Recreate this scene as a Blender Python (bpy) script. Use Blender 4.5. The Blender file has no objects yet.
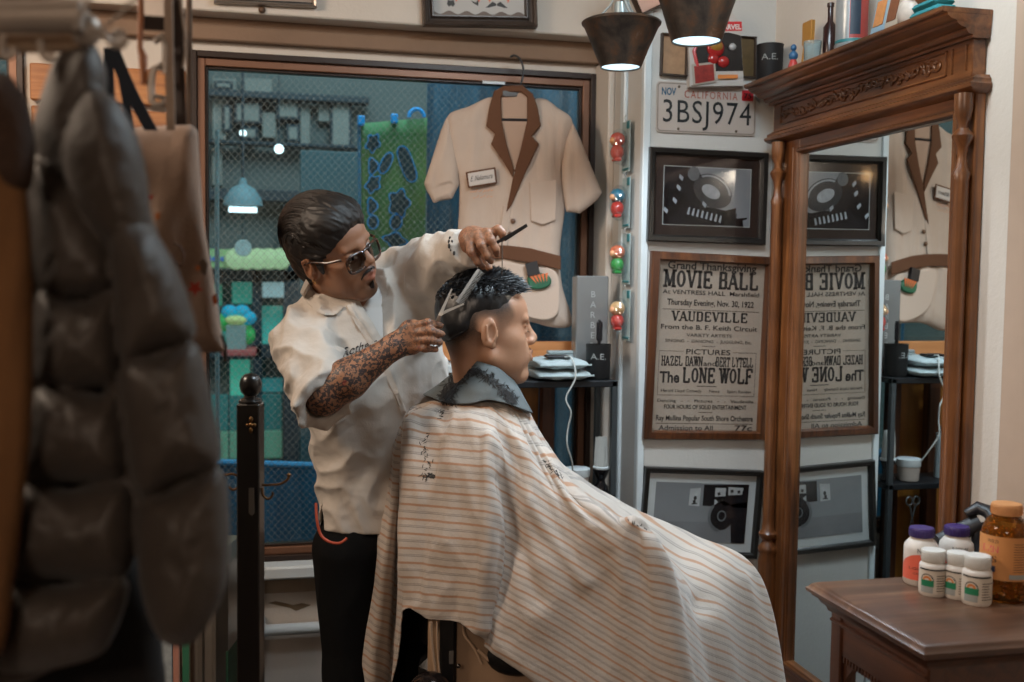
import bpy, math, random
import numpy as np
from mathutils import Vector, Matrix
random.seed(7); np.random.seed(7)
S = bpy.context.scene
COL = S.collection
PI = math.pi
def V(*a): return np.array(a, float)
def nrm(v):
    v = np.asarray(v, float); return v / (np.linalg.norm(v) + 1e-12)
# ------------------------------------------------------------ camera
FPX, HC = 1050.0, 1.45
YAW, PITCH, ROLL = math.atan2(245, FPX), math.atan2(62, FPX), 0.013
_f0 = V(math.sin(YAW), math.cos(YAW), 0)
_r0 = V(math.cos(YAW), -math.sin(YAW), 0)
CF = _f0 * math.cos(PITCH) - V(0, 0, 1) * math.sin(PITCH)
_u0 = V(0, 0, 1) * math.cos(PITCH) + _f0 * math.sin(PITCH)
CU = _u0 * math.cos(ROLL) - _r0 * math.sin(ROLL)
CR = _r0 * math.cos(ROLL) + _u0 * math.sin(ROLL)
CC = V(0, 0, HC)
def ray(px, py): return CF + CR * (px - 512) / FPX + CU * (341 - py) / FPX
def at_d(px, py, d): return CC + ray(px, py) * d
def at_x(px, py, X): r = ray(px, py); return CC + r * (X / r[0])
def at_y(px, py, Y): r = ray(px, py); return CC + r * (Y / r[1])
def at_z(px, py, Z): r = ray(px, py); return CC + r * ((Z - HC) / r[2])
cam_d = bpy.data.cameras.new('camera'); cam = bpy.data.objects.new('camera', cam_d); COL.objects.link(cam)
M4 = Matrix.Identity(4)
for i in range(3):
    M4[i][0] = CR[i]; M4[i][1] = CU[i]; M4[i][2] = -CF[i]; M4[i][3] = CC[i]
cam.matrix_world = M4
cam_d.sensor_width = 36; cam_d.lens = FPX / 1024 * 36
cam_d.clip_start = 0.02; cam_d.clip_end = 60
cam_d.dof.use_dof = True; cam_d.dof.focus_distance = 2.4; cam_d.dof.aperture_fstop = 3.0
S.camera = cam
S.view_settings.view_transform = 'Standard'; S.view_settings.look = 'None'
S.view_settings.exposure = 0; S.view_settings.gamma = 1; S.view_settings.use_curve_mapping = False
S.cycles.use_denoising = True
S.cycles.max_bounces = 8; S.cycles.transparent_max_bounces = 12
# ------------------------------------------------------------ materials
def lin(c):
    if isinstance(c, str):
        c = c.lstrip('#'); c = [int(c[i:i+2], 16) / 255 for i in (0, 2, 4)]
    return tuple(x / 12.92 if x <= .04045 else ((x + .055) / 1.055) ** 2.4 for x in c) + (1,)
class NT:
    def __init__(s, name):
        s.m = bpy.data.materials.new(name); s.m.use_nodes = True
        s.t = s.m.node_tree; s.b = s.t.nodes['Principled BSDF']; s.o = s.t.nodes['Material Output']
    def n(s, typ, **kw):
        nd = s.t.nodes.new('ShaderNode' + typ)
        for k, v in kw.items():
            if k.startswith('i_'):
                key = k[2:]; key = int(key) if key.isdigit() else key.replace('_', ' ')
                nd.inputs[key].default_value = v
            else: setattr(nd, k, v)
        return nd
    def l(s, a, b): s.t.links.new(a, b)
    def coord(s, scale=(1, 1, 1), kind='Object', rot=(0, 0, 0)):
        c = s.n('TexCoord'); mp = s.n('Mapping'); mp.inputs['Scale'].default_value = scale
        mp.inputs['Rotation'].default_value = rot
        s.l(c.outputs[kind], mp.inputs['Vector']); return mp.outputs[0]
    def ramp(s, fac, stops, interp='LINEAR'):
        r = s.n('ValToRGB'); cr = r.color_ramp; cr.interpolation = interp
        while len(cr.elements) < len(stops): cr.elements.new(0.5)
        for e, (p, c) in zip(cr.elements, stops): e.position = p; e.color = lin(c) if not isinstance(c, (int, float)) else (c, c, c, 1)
        s.l(fac, r.inputs[0]); return r.outputs[0]
    def mix(s, fac, a, b, mode='MIX'):
        m = s.n('Mix', data_type='RGBA', blend_type=mode)
        for sk, v in ((m.inputs[0], fac), (m.inputs[6], a), (m.inputs[7], b)):
            if hasattr(v, 'links') or hasattr(v, 'is_output'): s.l(v, sk)
            else: sk.default_value = v if isinstance(v, (int, float)) else (lin(v) if isinstance(v, str) else v)
        return m.outputs[2]
    def math(s, op, a, b=0.0, c=None, clamp=False):
        m = s.n('Math', operation=op); m.use_clamp = clamp
        for k, v in enumerate((a, b) if c is None else (a, b, c)):
            if hasattr(v, 'is_output'): s.l(v, m.inputs[k])
            else: m.inputs[k].default_value = v
        return m.outputs[0]
    def noise(s, vec, scale=5, detail=3, rough=.55, dist=0):
        n = s.n('TexNoise'); n.inputs['Scale'].default_value = scale; n.inputs['Detail'].default_value = detail
        n.inputs['Roughness'].default_value = rough; n.inputs['Distortion'].default_value = dist
        s.l(vec, n.inputs['Vector']); return n.outputs['Fac']
    def base(s, v):
        if hasattr(v, 'is_output'): s.l(v, s.b.inputs['Base Color'])
        else: s.b.inputs['Base Color'].default_value = lin(v)
    def bump(s, h, strength=.3, dist=.002):
        b = s.n('Bump'); b.inputs['Strength'].default_value = strength; b.inputs['Distance'].default_value = dist
        s.l(h, b.inputs['Height']); s.l(b.outputs[0], s.b.inputs['Normal'])
    def set(s, **kw):
        for k, v in kw.items(): s.b.inputs[k.replace('_', ' ')].default_value = v
        return s
_mc = {}
def plain(name, c, rough=.6, metal=0, var=.0, scale=20, bump=0, bs=60, emit=None, es=1, spec=.5, coat=0):
    """procedural plain material: colour with slight mottling and fine bump"""
    if name in _mc: return _mc[name]
    t = NT(name); t.set(Roughness=rough, Metallic=metal); t.b.inputs['Specular IOR Level'].default_value = spec
    t.b.inputs['Coat Weight'].default_value = coat
    vec = t.coord()
    l = lin(c)
    if var > 0:
        f = t.noise(vec, scale, 4)
        lo = tuple(x * (1 - var) for x in l[:3]) + (1,); hi = tuple(min(1, x * (1 + var)) for x in l[:3]) + (1,)
        t.l(t.mix(f, lo, hi), t.b.inputs['Base Color'])
    else: t.b.inputs['Base Color'].default_value = l
    if bump > 0: t.bump(t.noise(vec, bs, 3), bump, .002)
    if emit: t.b.inputs['Emission Color'].default_value = lin(emit); t.b.inputs['Emission Strength'].default_value = es
    _mc[name] = t.m; return t.m
def wood(name, dark, mid, light, axis='Z', rough=.4, scale=1.0, coat=.15):
    if name in _mc: return _mc[name]
    t = NT(name); t.set(Roughness=rough); t.b.inputs['Coat Weight'].default_value = coat; t.b.inputs['Coat Roughness'].default_value = .25
    sc = {'X': (2.5, 40, 40), 'Y': (40, 2.5, 40), 'Z': (40, 40, 2.5)}[axis]
    vec = t.coord(tuple(x * scale for x in sc))
    g = t.noise(vec, 1, 5, .65, .6)
    g2 = t.noise(t.coord(tuple(x * scale * 4 for x in sc)), 1, 2, .5)
    big = t.noise(t.coord((9, 9, 9)), 1, 4)
    c = t.ramp(g, [(.3, dark), (.5, mid), (.72, light)])
    c = t.mix(t.math('MULTIPLY', g2, .5), c, dark)
    c = t.mix(t.math('MULTIPLY', t.math('SUBTRACT', big, .42, clamp=True), 1.3), c, dark)
    t.base(c); t.bump(g, .25, .001)
    _mc[name] = t.m; return t.m
# ------------------------------------------------------------ mesh builder
class MB:
    def __init__(s): s.v = []; s.f = []; s.uv = None
    def add(s, vs, fs):
        o = len(s.v); s.v.extend([tuple(map(float, p)) for p in vs]); s.f.extend([tuple(i + o for i in f) for f in fs]); return s
    def merge(s, m): return s.add(m.v, m.f)
    def box(s, a, b, bev=0.0):
        x0, y0, z0 = [min(a[i], b[i]) for i in range(3)]; x1, y1, z1 = [max(a[i], b[i]) for i in range(3)]
        e = min(bev, (x1 - x0) * .45, (y1 - y0) * .45, (z1 - z0) * .45)
        if e <= 0:
            return s.add([(x, y, z) for x in (x0, x1) for y in (y0, y1) for z in (z0, z1)],
                         [(0, 1, 3, 2), (4, 6, 7, 5), (0, 4, 5, 1), (2, 3, 7, 6), (0, 2, 6, 4), (1, 5, 7, 3)])
        vs = []; idx = {}
        for i, x in enumerate((x0, x1)):
            for j, y in enumerate((y0, y1)):
                for k, z in enumerate((z0, z1)):
                    sx, sy, sz = (1, -1)[i], (1, -1)[j], (1, -1)[k]
                    for a_, p in enumerate(((x, y + sy * e, z + sz * e), (x + sx * e, y, z + sz * e), (x + sx * e, y + sy * e, z))):
                        idx[i, j, k, a_] = len(vs); vs.append(p)
        fs = []
        I = lambda i, j, k, a_: idx[i, j, k, a_]
        for i in (0, 1):
            fs.append([I(i, 0, 0, 0), I(i, 0, 1, 0), I(i, 1, 1, 0), I(i, 1, 0, 0)][::1 if i == 0 else -1])
            fs.append([I(0, i, 0, 1), I(1, i, 0, 1), I(1, i, 1, 1), I(0, i, 1, 1)][::1 if i == 0 else -1])
            fs.append([I(0, 0, i, 2), I(0, 1, i, 2), I(1, 1, i, 2), I(1, 0, i, 2)][::1 if i == 0 else -1])
            for j in (0, 1):
                fs.append((I(i, j, 0, 0), I(i, j, 1, 0), I(i, j, 1, 1), I(i, j, 0, 1)))
                fs.append((I(i, 0, j, 0), I(i, 1, j, 0), I(i, 1, j, 2), I(i, 0, j, 2)))
                fs.append((I(0, i, j, 1), I(1, i, j, 1), I(1, i, j, 2), I(0, i, j, 2)))
                for k in (0, 1): fs.append((I(i, j, k, 0), I(i, j, k, 1), I(i, j, k, 2)))
        return s.add(vs, fs)
    def rings(s, R, cap=True, closed=False):
        n = len(R[0]); vs = [p for r in R for p in r]; fs = []
        m = len(R)
        for i in range(m if closed else m - 1):
            for j in range(n):
                a = i * n + j; b = i * n + (j + 1) % n; c = ((i + 1) % m) * n + (j + 1) % n; d = ((i + 1) % m) * n + j
                fs.append((a, b, c, d))
        if cap and not closed:
            fs.append(tuple(range(n))[::-1]); fs.append(tuple((m - 1) * n + j for j in range(n)))
        return s.add(vs, fs)
    def tube(s, pts, r, n=10, cap=True, closed=False, flat=1.0, up=None):
        pts = [np.asarray(p, float) for p in pts]; m = len(pts)
        rr = r if hasattr(r, '__len__') else [r] * m
        T = []
        for i in range(m):
            a = pts[(i - 1) % m] if (closed or i > 0) else pts[i]; b = pts[(i + 1) % m] if (closed or i < m - 1) else pts[i]
            T.append(nrm(b - a))
        u = np.asarray(up, float) if up is not None else (V(0, 0, 1) if abs(T[0][2]) < .9 else V(1, 0, 0))
        R = []
        for i in range(m):
            if up is not None: u = np.asarray(up, float)
            u = nrm(u - T[i] * np.dot(u, T[i])); w = np.cross(T[i], u)
            R.append([pts[i] + rr[i] * (u * math.cos(a) * flat + w * math.sin(a)) for a in [2 * PI * k / n for k in range(n)]])
        return s.rings(R, cap, closed)
    def cyl(s, a, b, r, r2=None, n=20): return s.tube([a, b], [r, r if r2 is None else r2], n)
    def lathe(s, c, prof, n=28, ax=(0, 0, 1), cap=True, squash=1.0):
        c = np.asarray(c, float); ax = nrm(ax); u = nrm(np.cross(ax, V(0, 1, 0) if abs(ax[1]) < .9 else V(1, 0, 0))); w = np.cross(ax, u)
        return s.rings([[c + ax * h + max(r, 1e-4) * (u * math.cos(a) + w * math.sin(a) * squash) for a in [2 * PI * k / n for k in range(n)]] for r, h in prof], cap)
    def prism(s, pts, d):
        """closed planar outline (list of 3d points) extruded by vector d"""
        n = len(pts); p = [np.asarray(q, float) for q in pts]; d = np.asarray(d, float)
        return s.add(p + [q + d for q in p], [tuple(range(n))[::-1], tuple(range(n, 2 * n))] + [(i, (i + 1) % n, n + (i + 1) % n, n + i) for i in range(n)])
    def sweep(s, prof, path, closed=False):
        """prof: list of (a,b) offsets; path: list of (point, A, B) frames"""
        return s.rings([[P + A * a + B * b for a, b in prof] for P, A, B in path], not closed, closed)
    def ell(s, c, r, n=16, m=10, A=None):
        c = np.asarray(c, float); A = np.eye(3) if A is None else A
        R = []
        for i in range(m + 1):
            t = -PI / 2 + PI * i / m; t = max(min(t, PI/2 - .02), -PI/2 + .02)
            R.append([c + A @ (np.array([math.cos(t) * math.cos(a), math.cos(t) * math.sin(a), math.sin(t)]) * r) for a in [2 * PI * k / n for k in range(n)]])
        return s.rings(R, True)
    def xf(s, fn): s.v = [tuple(fn(np.array(p))) for p in s.v]; return s
    def build(s, name, m, parent=None, smooth=True, uv=None, ang=40, origin=None):
        me = bpy.data.meshes.new(name)
        base = np.array(world_loc(parent)) if parent is not None else (np.asarray(origin, float) if origin is not None else np.zeros(3))
        vs = [(p[0] - base[0], p[1] - base[1], p[2] - base[2]) for p in s.v]
        me.from_pydata(vs, [], s.f); me.update()
        if smooth:
            me.polygons.foreach_set('use_smooth', [True] * len(me.polygons))
            try: me.set_sharp_from_angle(angle=math.radians(ang))
            except Exception: pass
        if m is not None: me.materials.append(m)
        if uv is not None:
            L = me.uv_layers.new(name='UVMap'); arr = np.array(uv, float)[np.array([l.vertex_index for l in me.loops])]
            L.data.foreach_set('uv', arr.ravel())
        o = bpy.data.objects.new(name, me); COL.objects.link(o)
        if parent is not None: o.parent = parent
        elif origin is not None: o.location = origin
        return o
def world_loc(o):
    p = V(0, 0, 0)
    while o is not None: p = p + np.array(o.location); o = o.parent
    return p
def tag(o, label=None, cat=None, group=None, kind=None):
    if label: o['label'] = label
    if cat: o['category'] = cat
    if group: o['group'] = group
    if kind: o['kind'] = kind
    return o
def thing(name, label, cat, loc=(0, 0, 0), group=None):
    o = bpy.data.objects.new(name, None); COL.objects.link(o); o.location = tuple(map(float, loc)); o.empty_display_size = .05
    return tag(o, label, cat, group)
def struct(o): o['kind'] = 'structure'; return o
def subsurf(o, lv=2):
    m = o.modifiers.new('s', 'SUBSURF'); m.levels = lv; m.render_levels = lv; return o
# ------------------------------------------------------------ text -> mesh
def text_mesh(txt, size, O, U, W, width=None, bold=0.0, shear=0.0, ext=.0004, align='CENTER', spacing=1.0):
    """mesh of a line of text; O anchor (baseline), U right, W up (unit vectors); width = fitted width"""
    cu = bpy.data.curves.new('t', 'FONT'); cu.body = txt; cu.size = 1; cu.offset = bold; cu.shear = shear; cu.resolution_u = 3
    cu.space_character = spacing; cu.extrude = 0
    ob = bpy.data.objects.new('t', cu); COL.objects.link(ob)
    dg = bpy.context.evaluated_depsgraph_get(); me = ob.evaluated_get(dg).to_mesh()
    vs = np.array([v.co[:] for v in me.vertices]) if len(me.vertices) else np.zeros((0, 3)); fs = [tuple(p.vertices) for p in me.polygons]
    ob.to_mesh_clear(); COL.objects.unlink(ob); bpy.data.objects.remove(ob); bpy.data.curves.remove(cu)
    b = MB()
    if not len(vs): return b
    x0, x1 = vs[:, 0].min(), vs[:, 0].max()
    sx = size if width is None else width / (x1 - x0); sy = size
    ox = {'CENTER': (x0 + x1) / 2, 'LEFT': x0, 'RIGHT': x1}[align]
    U = nrm(U); W = nrm(W); N = np.cross(U, W)
    P = [np.asarray(O, float) + U * (p[0] - ox) * sx + W * p[1] * sy + N * ext for p in vs]
    b.add(P, fs); return b
def quad(b, pts): b.add(pts, [tuple(range(len(pts)))]); return b
def catmull(P, n):
    """dense catmull-rom through points P (k,dim), n samples per span"""
    P = np.asarray(P, float); k = len(P); out = []
    for i in range(k - 1):
        p0 = P[max(i - 1, 0)]; p1 = P[i]; p2 = P[i + 1]; p3 = P[min(i + 2, k - 1)]
        for j in range(n):
            t = j / n; out.append(.5 * ((2 * p1) + (-p0 + p2) * t + (2 * p0 - 5 * p1 + 4 * p2 - p3) * t * t + (-p0 + 3 * p1 - 3 * p2 + p3) * t ** 3))
    out.append(P[-1]); return np.array(out)
# ------------------------------------------------------------ noise + signed distance meshing
_perm = np.random.RandomState(3).permutation(256); _perm = np.concatenate([_perm, _perm, _perm])
_grad = np.random.RandomState(4).normal(size=(256, 3)); _grad /= np.linalg.norm(_grad, axis=1)[:, None]
def pnoise(P):
    P = np.asarray(P, np.float32); i = np.floor(P).astype(int); f = P - i; u = f * f * f * (f * (f * 6 - 15) + 10); i &= 255
    res = 0
    for dx in (0, 1):
        for dy in (0, 1):
            for dz in (0, 1):
                h = _perm[_perm[_perm[i[..., 0] + dx] + i[..., 1] + dy] + i[..., 2] + dz]
                g = _grad[h]; d = g[..., 0] * (f[..., 0] - dx) + g[..., 1] * (f[..., 1] - dy) + g[..., 2] * (f[..., 2] - dz)
                w = (u[..., 0] if dx else 1 - u[..., 0]) * (u[..., 1] if dy else 1 - u[..., 1]) * (u[..., 2] if dz else 1 - u[..., 2])
                res = res + d * w
    return res * 1.6
class Field:
    def __init__(s, lo, hi, res):
        s.lo = np.asarray(lo, float); s.res = res; s.n = np.ceil((np.asarray(hi, float) - s.lo) / res).astype(int) + 1
        s.F = np.full(s.n, .5, np.float32)
    def _sub(s, lo, hi):
        a = np.clip(np.floor((np.asarray(lo) - s.lo) / s.res).astype(int), 0, s.n - 1); b = np.clip(np.ceil((np.asarray(hi) - s.lo) / s.res).astype(int) + 1, 1, s.n)
        sl = tuple(slice(a[i], b[i]) for i in range(3))
        ax = [(s.lo[i] + np.arange(a[i], b[i]) * s.res).astype(np.float32) for i in range(3)]
        if any(len(x) == 0 for x in ax): return None, None
        P = np.stack(np.meshgrid(*ax, indexing='ij'), -1); return sl, P
    def op(s, fn, lo, hi, k=.01, mode='add'):
        mg = max(k * 1.5, .012)
        sl, P = s._sub(np.asarray(lo) - mg, np.asarray(hi) + mg)
        if sl is None: return s
        d = fn(P).astype(np.float32); F = s.F[sl]
        if mode == 'add':
            h = np.clip(.5 + .5 * (F - d) / k, 0, 1); r = F * (1 - h) + d * h - k * h * (1 - h)
        elif mode == 'sub':
            h = np.clip(.5 - .5 * (F + d) / k, 0, 1); r = F * (1 - h) - d * h + k * h * (1 - h)
        elif mode == 'disp': r = F + d
        elif mode == 'int':
            h = np.clip(.5 - .5 * (d - F) / k, 0, 1); r = d * (1 - h) + F * h + k * h * (1 - h)
        s.F[sl] = r; return s
    def cone(s, a, b, r1, r2=None, k=.01, mode='add', flat=None, ff=1.0):
        a = np.asarray(a, float); b = np.asarray(b, float); r2 = r1 if r2 is None else r2; ba = b - a; L = max(ba @ ba, 1e-9)
        R = max(r1, r2) + .0; lo = np.minimum(a, b) - R; hi = np.maximum(a, b) + R
        if flat is not None: flat = nrm(flat)
        a32 = a.astype(np.float32)
        def fn(P):
            q = P - a32; t = np.clip((q @ ba.astype(np.float32)) / L, 0, 1); w = q - t[..., None] * ba.astype(np.float32)
            if flat is not None: c = w @ flat.astype(np.float32); w = w + (c * (ff - 1))[..., None] * flat.astype(np.float32)
            d = np.sqrt((w * w).sum(-1)) - (r1 + (r2 - r1) * t)
            return d
        return s.op(fn, lo, hi, k, mode)
    def ell(s, c, r, k=.01, mode='add', A=None):
        c = np.asarray(c, float); r = np.asarray(r, float); A = np.eye(3) if A is None else np.asarray(A, float)
        e = np.abs(A) @ r
        def fn(P):
            q = ((P - c.astype(np.float32)) @ A.astype(np.float32)) ; n = np.sqrt(((q / r) ** 2).sum(-1)); g = np.sqrt(((q / r ** 2) ** 2).sum(-1))
            return n * (n - 1) / np.maximum(g, 1e-6)
        return s.op(fn, c - e, c + e, k, mode)
    def chain(s, pts, rs, k=.01, mode='add', flat=None, ff=1.0):
        for i in range(len(pts) - 1): s.cone(pts[i], pts[i + 1], rs[i], rs[i + 1], k, mode, flat, ff)
        return s
    def mesh(s):
        F = s.F; n = F.shape; ins = F < 0
        c = np.zeros([m - 1 for m in n], int); cs = []
        for dx in (0, 1):
            for dy in (0, 1):
                for dz in (0, 1): cs.append(((dx, dy, dz), (slice(dx, n[0] - 1 + dx), slice(dy, n[1] - 1 + dy), slice(dz, n[2] - 1 + dz))))
        for _, sl in cs: c += ins[sl]
        act = (c > 0) & (c < 8); idx = -np.ones(act.shape, int); cells = np.argwhere(act); idx[act] = np.arange(len(cells))
        acc = np.zeros((len(cells), 3)); cnt = np.zeros(len(cells))
        off = [o for o, _ in cs]
        vals = {o: F[cells[:, 0] + o[0], cells[:, 1] + o[1], cells[:, 2] + o[2]] for o in off}
        for o in off:
            for ax in range(3):
                if o[ax] == 1: continue
                p = list(o); p[ax] = 1; p = tuple(p); a = vals[o]; b = vals[p]; m = (a < 0) != (b < 0)
                t = a[m] / (a[m] - b[m]); q = np.tile(np.array(o, float), (m.sum(), 1)); q[:, ax] += t
                acc[m] += q; cnt[m] += 1
        vs = s.lo + (cells + acc / cnt[:, None]) * s.res
        fs = []
        for ax in range(3):
            b_, c_ = (ax + 1) % 3, (ax + 2) % 3
            sl0 = [slice(None)] * 3; sl1 = [slice(None)] * 3; sl0[ax] = slice(0, -1); sl1[ax] = slice(1, None)
            A_ = ins[tuple(sl0)]; B_ = ins[tuple(sl1)]; e = np.argwhere(A_ != B_)
            ok = (e[:, b_] > 0) & (e[:, c_] > 0) & (e[:, b_] < n[b_] - 1) & (e[:, c_] < n[c_] - 1); e = e[ok]
            q = []
            for ob, oc in ((0, 0), (1, 0), (1, 1), (0, 1)):
                t = e.copy(); t[:, b_] -= ob; t[:, c_] -= oc; q.append(idx[t[:, 0], t[:, 1], t[:, 2]])
            q = np.stack(q, 1); flip = A_[e[:, 0], e[:, 1], e[:, 2]]; q[~flip] = q[~flip][:, ::-1]; fs.append(q)
        return vs, np.concatenate(fs)
def np_obj(name, vs, fs, m, parent=None, attrs=None, origin=None, mats=None, fmat=None):
    me = bpy.data.meshes.new(name); base = world_loc(parent) if parent is not None else (np.asarray(origin, float) if origin is not None else np.zeros(3))
    vs = np.asarray(vs, float); fs = np.asarray(fs, int)
    me.vertices.add(len(vs)); me.vertices.foreach_set('co', (vs - base).ravel()); k = fs.shape[1]
    me.loops.add(fs.size); me.loops.foreach_set('vertex_index', fs.ravel()); me.polygons.add(len(fs))
    me.polygons.foreach_set('loop_start', np.arange(0, fs.size, k)); me.update(calc_edges=True)
    me.polygons.foreach_set('use_smooth', [True] * len(fs)); me.validate()
    for mm in (mats or [m]): me.materials.append(mm)
    if fmat is not None: me.polygons.foreach_set('material_index', fmat)
    for an, av in (attrs or {}).items():
        a = me.attributes.new(an, 'FLOAT', 'POINT'); a.data.foreach_set('value', np.asarray(av, np.float32))
    o = bpy.data.objects.new(name, me); COL.objects.link(o)
    if parent is not None: o.parent = parent
    elif origin is not None: o.location = origin
    return o
def smooth_mesh(vs, fs, it=1, lam=.5):
    for _ in range(it):
        acc = np.zeros_like(vs); cnt = np.zeros(len(vs)); k = fs.shape[1]
        for i in range(k):
            a = fs[:, i]; b = fs[:, (i + 1) % k]; np.add.at(acc, a, vs[b]); np.add.at(cnt, a, 1); np.add.at(acc, b, vs[a]); np.add.at(cnt, b, 1)
        vs = vs + lam * (acc / np.maximum(cnt, 1)[:, None] - vs)
    return vs
# ============================================================ THE ROOM
XR, YP, YW, XP = 1.415, 2.8, 3.2, 1.024      # right wall, picture wall, window wall, pier corner
def plaster(name, c, var=.06):
    if name in _mc: return _mc[name]
    t = NT(name); t.set(Roughness=.85); vec = t.coord()
    l = lin(c); f = t.noise(vec, 3, 5, .6); lo = tuple(x * (1 - var * 2) for x in l[:3]) + (1,)
    t.l(t.mix(f, lo, tuple(min(1, x * (1 + var)) for x in l[:3]) + (1,)), t.b.inputs['Base Color'])
    h = t.math('ADD', t.noise(vec, 90, 4, .6), t.math('MULTIPLY', t.noise(vec, 12, 3), 1.5)); t.bump(h, .35, .0025)
    _mc[name] = t.m; return t.m
m_wall = plaster('wall plaster', 'cfc4b8'); m_pier = plaster('pier plaster', 'c3bfb9', .04)
m_ledge = plaster('ledge paint', '8a6f5a', .2)
m_ceil = plaster('ceiling plaster', 'b5ab9f')
t = NT('floor boards'); t.set(Roughness=.45)
vec = t.coord((1, 1, 1)); br = t.n('TexBrick'); t.l(vec, br.inputs[0]); br.inputs['Scale'].default_value = 3; br.inputs['Mortar Size'].default_value = .006
for k, c in (('Color1', '4a3426'), ('Color2', '3b2a1f'), ('Mortar', '120c08')): br.inputs[k].default_value = lin(c)
t.base(t.mix(t.math('MULTIPLY', t.noise(t.coord((2, 30, 2)), 1, 4), .6), br.outputs[0], '2a1c14')); m_floor = t.m
struct(MB().box((-2.3, -2.2, -.1), (XR + .12, YW + .15, 0)).build('floor', m_floor, smooth=False))
struct(MB().box((-2.3, -2.2, 2.6), (XR + .12, YW + .15, 2.7)).build('ceiling', m_ceil, smooth=False))
struct(MB().box((-2.4, -2.2, 0), (-2.3, YW + .15, 2.6)).build('wall_left', m_wall, smooth=False))
struct(MB().box((-2.4, -2.3, 0), (XR + .12, -2.2, 2.6)).build('wall_front', m_wall, smooth=False))
struct(MB().box((XR, -2.2, 0), (XR + .12, YW + .15, 2.6)).build('wall_right', m_wall, smooth=False))
# window wall: pieces around two openings, the upper part standing proud above the ledge
WX0, WX1, WZ0, WZ1 = -.215, 1.005, .594, 2.095
LX0, LX1 = -2.1, -.66
b = MB()
b.box((-2.3, YW, 0), (XR, YW + .15, WZ0))                       # under the windows
b.box((-2.3, YW, WZ1), (XR, YW + .15, 2.6))
b.box((LX1, YW, WZ0), (WX0, YW + .15, WZ1)); b.box((WX1, YW, WZ0), (XP + .02, YW + .15, WZ1)); b.box((-2.3, YW, WZ0), (LX0, YW + .15, WZ1))
b.box((-2.3, 3.10, 2.188), (XP, YW + .01, 2.6), .004)
struct(b.build('wall_back', m_wall, smooth=False))
b = MB().box((-2.3, 3.165, 2.122), (XP, YW + .005, 2.165), .004)
b.box((-2.3, 3.18, 2.165), (XP, YW + .005, 2.188))
struct(b.build('trim_1', m_ledge, smooth=False))
# orange varnished boards beside the left window
m_oak = wood('orange board', '8a5226', 'b9763d', 'd39558', 'X', .5)
struct(MB().box((LX1 + .02, 3.17, 1.93), (WX0 - .01, YW + .002, 2.03), .003).box((LX1 + .02, 3.18, .6), (WX0 - .01, YW + .002, 1.915), .003).build('trim_2', m_oak, smooth=False))
# pier carrying the pictures, with white corner strips
struct(MB().box((XP, YP, 0), (XR, YW + .1, 2.6)).build('wall_pier', m_pier, smooth=False))
m_white = plain('white gloss paint', 'c9d0d2', .35, var=.04)
struct(MB().box((XP - .004, YP - .006, 0), (XP + .018, YP + .02, 2.6), .003).build('trim_3', m_white))
struct(MB().box((XP - .012, 2.94, 0), (XP + .001, 2.975, 2.12), .003).build('trim_4', m_white))
struct(MB().box((XP - .02, 3.06, .3), (XP + .001, YW, 2.12), .004).build('trim_5', m_wall))
struct(MB().box((XR - .02, 1.66, 0), (XR + .001, 1.775, 2.6), .004).build('trim_6', plain('beige trim paint', 'b39a86', .6, var=.06)))
# sill, cracked plaster and pipe under the window
struct(MB().box((-.6, 3.12, .555), (XP - .01, YW + .01, .594), .006).build('sill_1', m_white))
m_crack = plain('chipped plaster', '9a8874', .9, var=.3, scale=14, bump=.6, bs=30)
b = MB(); zs = .52
b.box((-.28, 3.185, .497), (.28, YW + .002, .553), .002); b.box((-.28, 3.16, .527), (-.02, YW, .537), .003)
struct(b.build('trim_7', m_crack))
b = MB()
for pts in ([(262, 603), (270, 601), (279, 603), (287, 605), (296, 603), (305, 605), (298, 608), (290, 611), (284, 608), (275, 606)],):
    P = [at_y(x + 6, y, YW - .0015) for x, y in pts]; quad(b, P)
struct(b.build('trim_8', plain('plaster crack', '75644f', .95), smooth=False))
pipe = thing('water_pipe', 'grey painted pipe running along the wall below the window sill', 'pipe', (0, 3.16, .39))
b = MB().tube([(-1.2, 3.165, .392), (.9, 3.165, .392)], .017, 16); b.build('pipe_run', m_white, pipe)
for x in (-.02, .62):
    MB().tube([(x - .014, 3.165, .392), (x + .014, 3.165, .392)], .021, 16).box((x - .012, 3.165, .372), (x + .012, YW, .43), .003).build('pipe_clip', m_white, pipe)
# ---- window frames
m_brz = plain('bronze frame', '7a5540', .4, .35, var=.15, scale=8); m_brd = plain('dark bronze frame', '2f211a', .4, .3, var=.1)
def window(name, x0, x1, z0, z1, mull=None):
    y0 = 3.185
    o = MB()
    def rect(o, x0, x1, z0, z1, w, ya, yb):
        o.box((x0, ya, z0), (x0 + w, yb, z1), .002); o.box((x1 - w, ya, z0), (x1, yb, z1), .002)
        o.box((x0 + w, ya, z1 - w), (x1 - w, yb, z1), .002); o.box((x0 + w, ya, z0), (x1 - w, yb, z0 + w), .002)
    rect(o, x0, x1, z0, z1, .018, y0, YW + .06)
    f = struct(o.build(name, m_brd))
    o = MB(); rect(o, x0 + .018, x1 - .018, z0 + .018, z1 - .018, .022, YW - .002, YW + .045); o.build('sash_frame', m_brz, f)
    o = MB(); rect(o, x0 + .040, x1 - .040, z0 + .040, z1 - .040, .008, YW + .01, YW + .04); o.build('glazing_bead', m_brd, f)
    return f
t = NT('wired glass'); tr = t.n('BsdfTransparent'); tr.inputs[0].default_value = (.82, .93, .95, 1)
gl = t.n('BsdfGlossy'); gl.inputs['Roughness'].default_value = .03; gl.inputs[0].default_value = (.8, .85, .9, 1)
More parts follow.
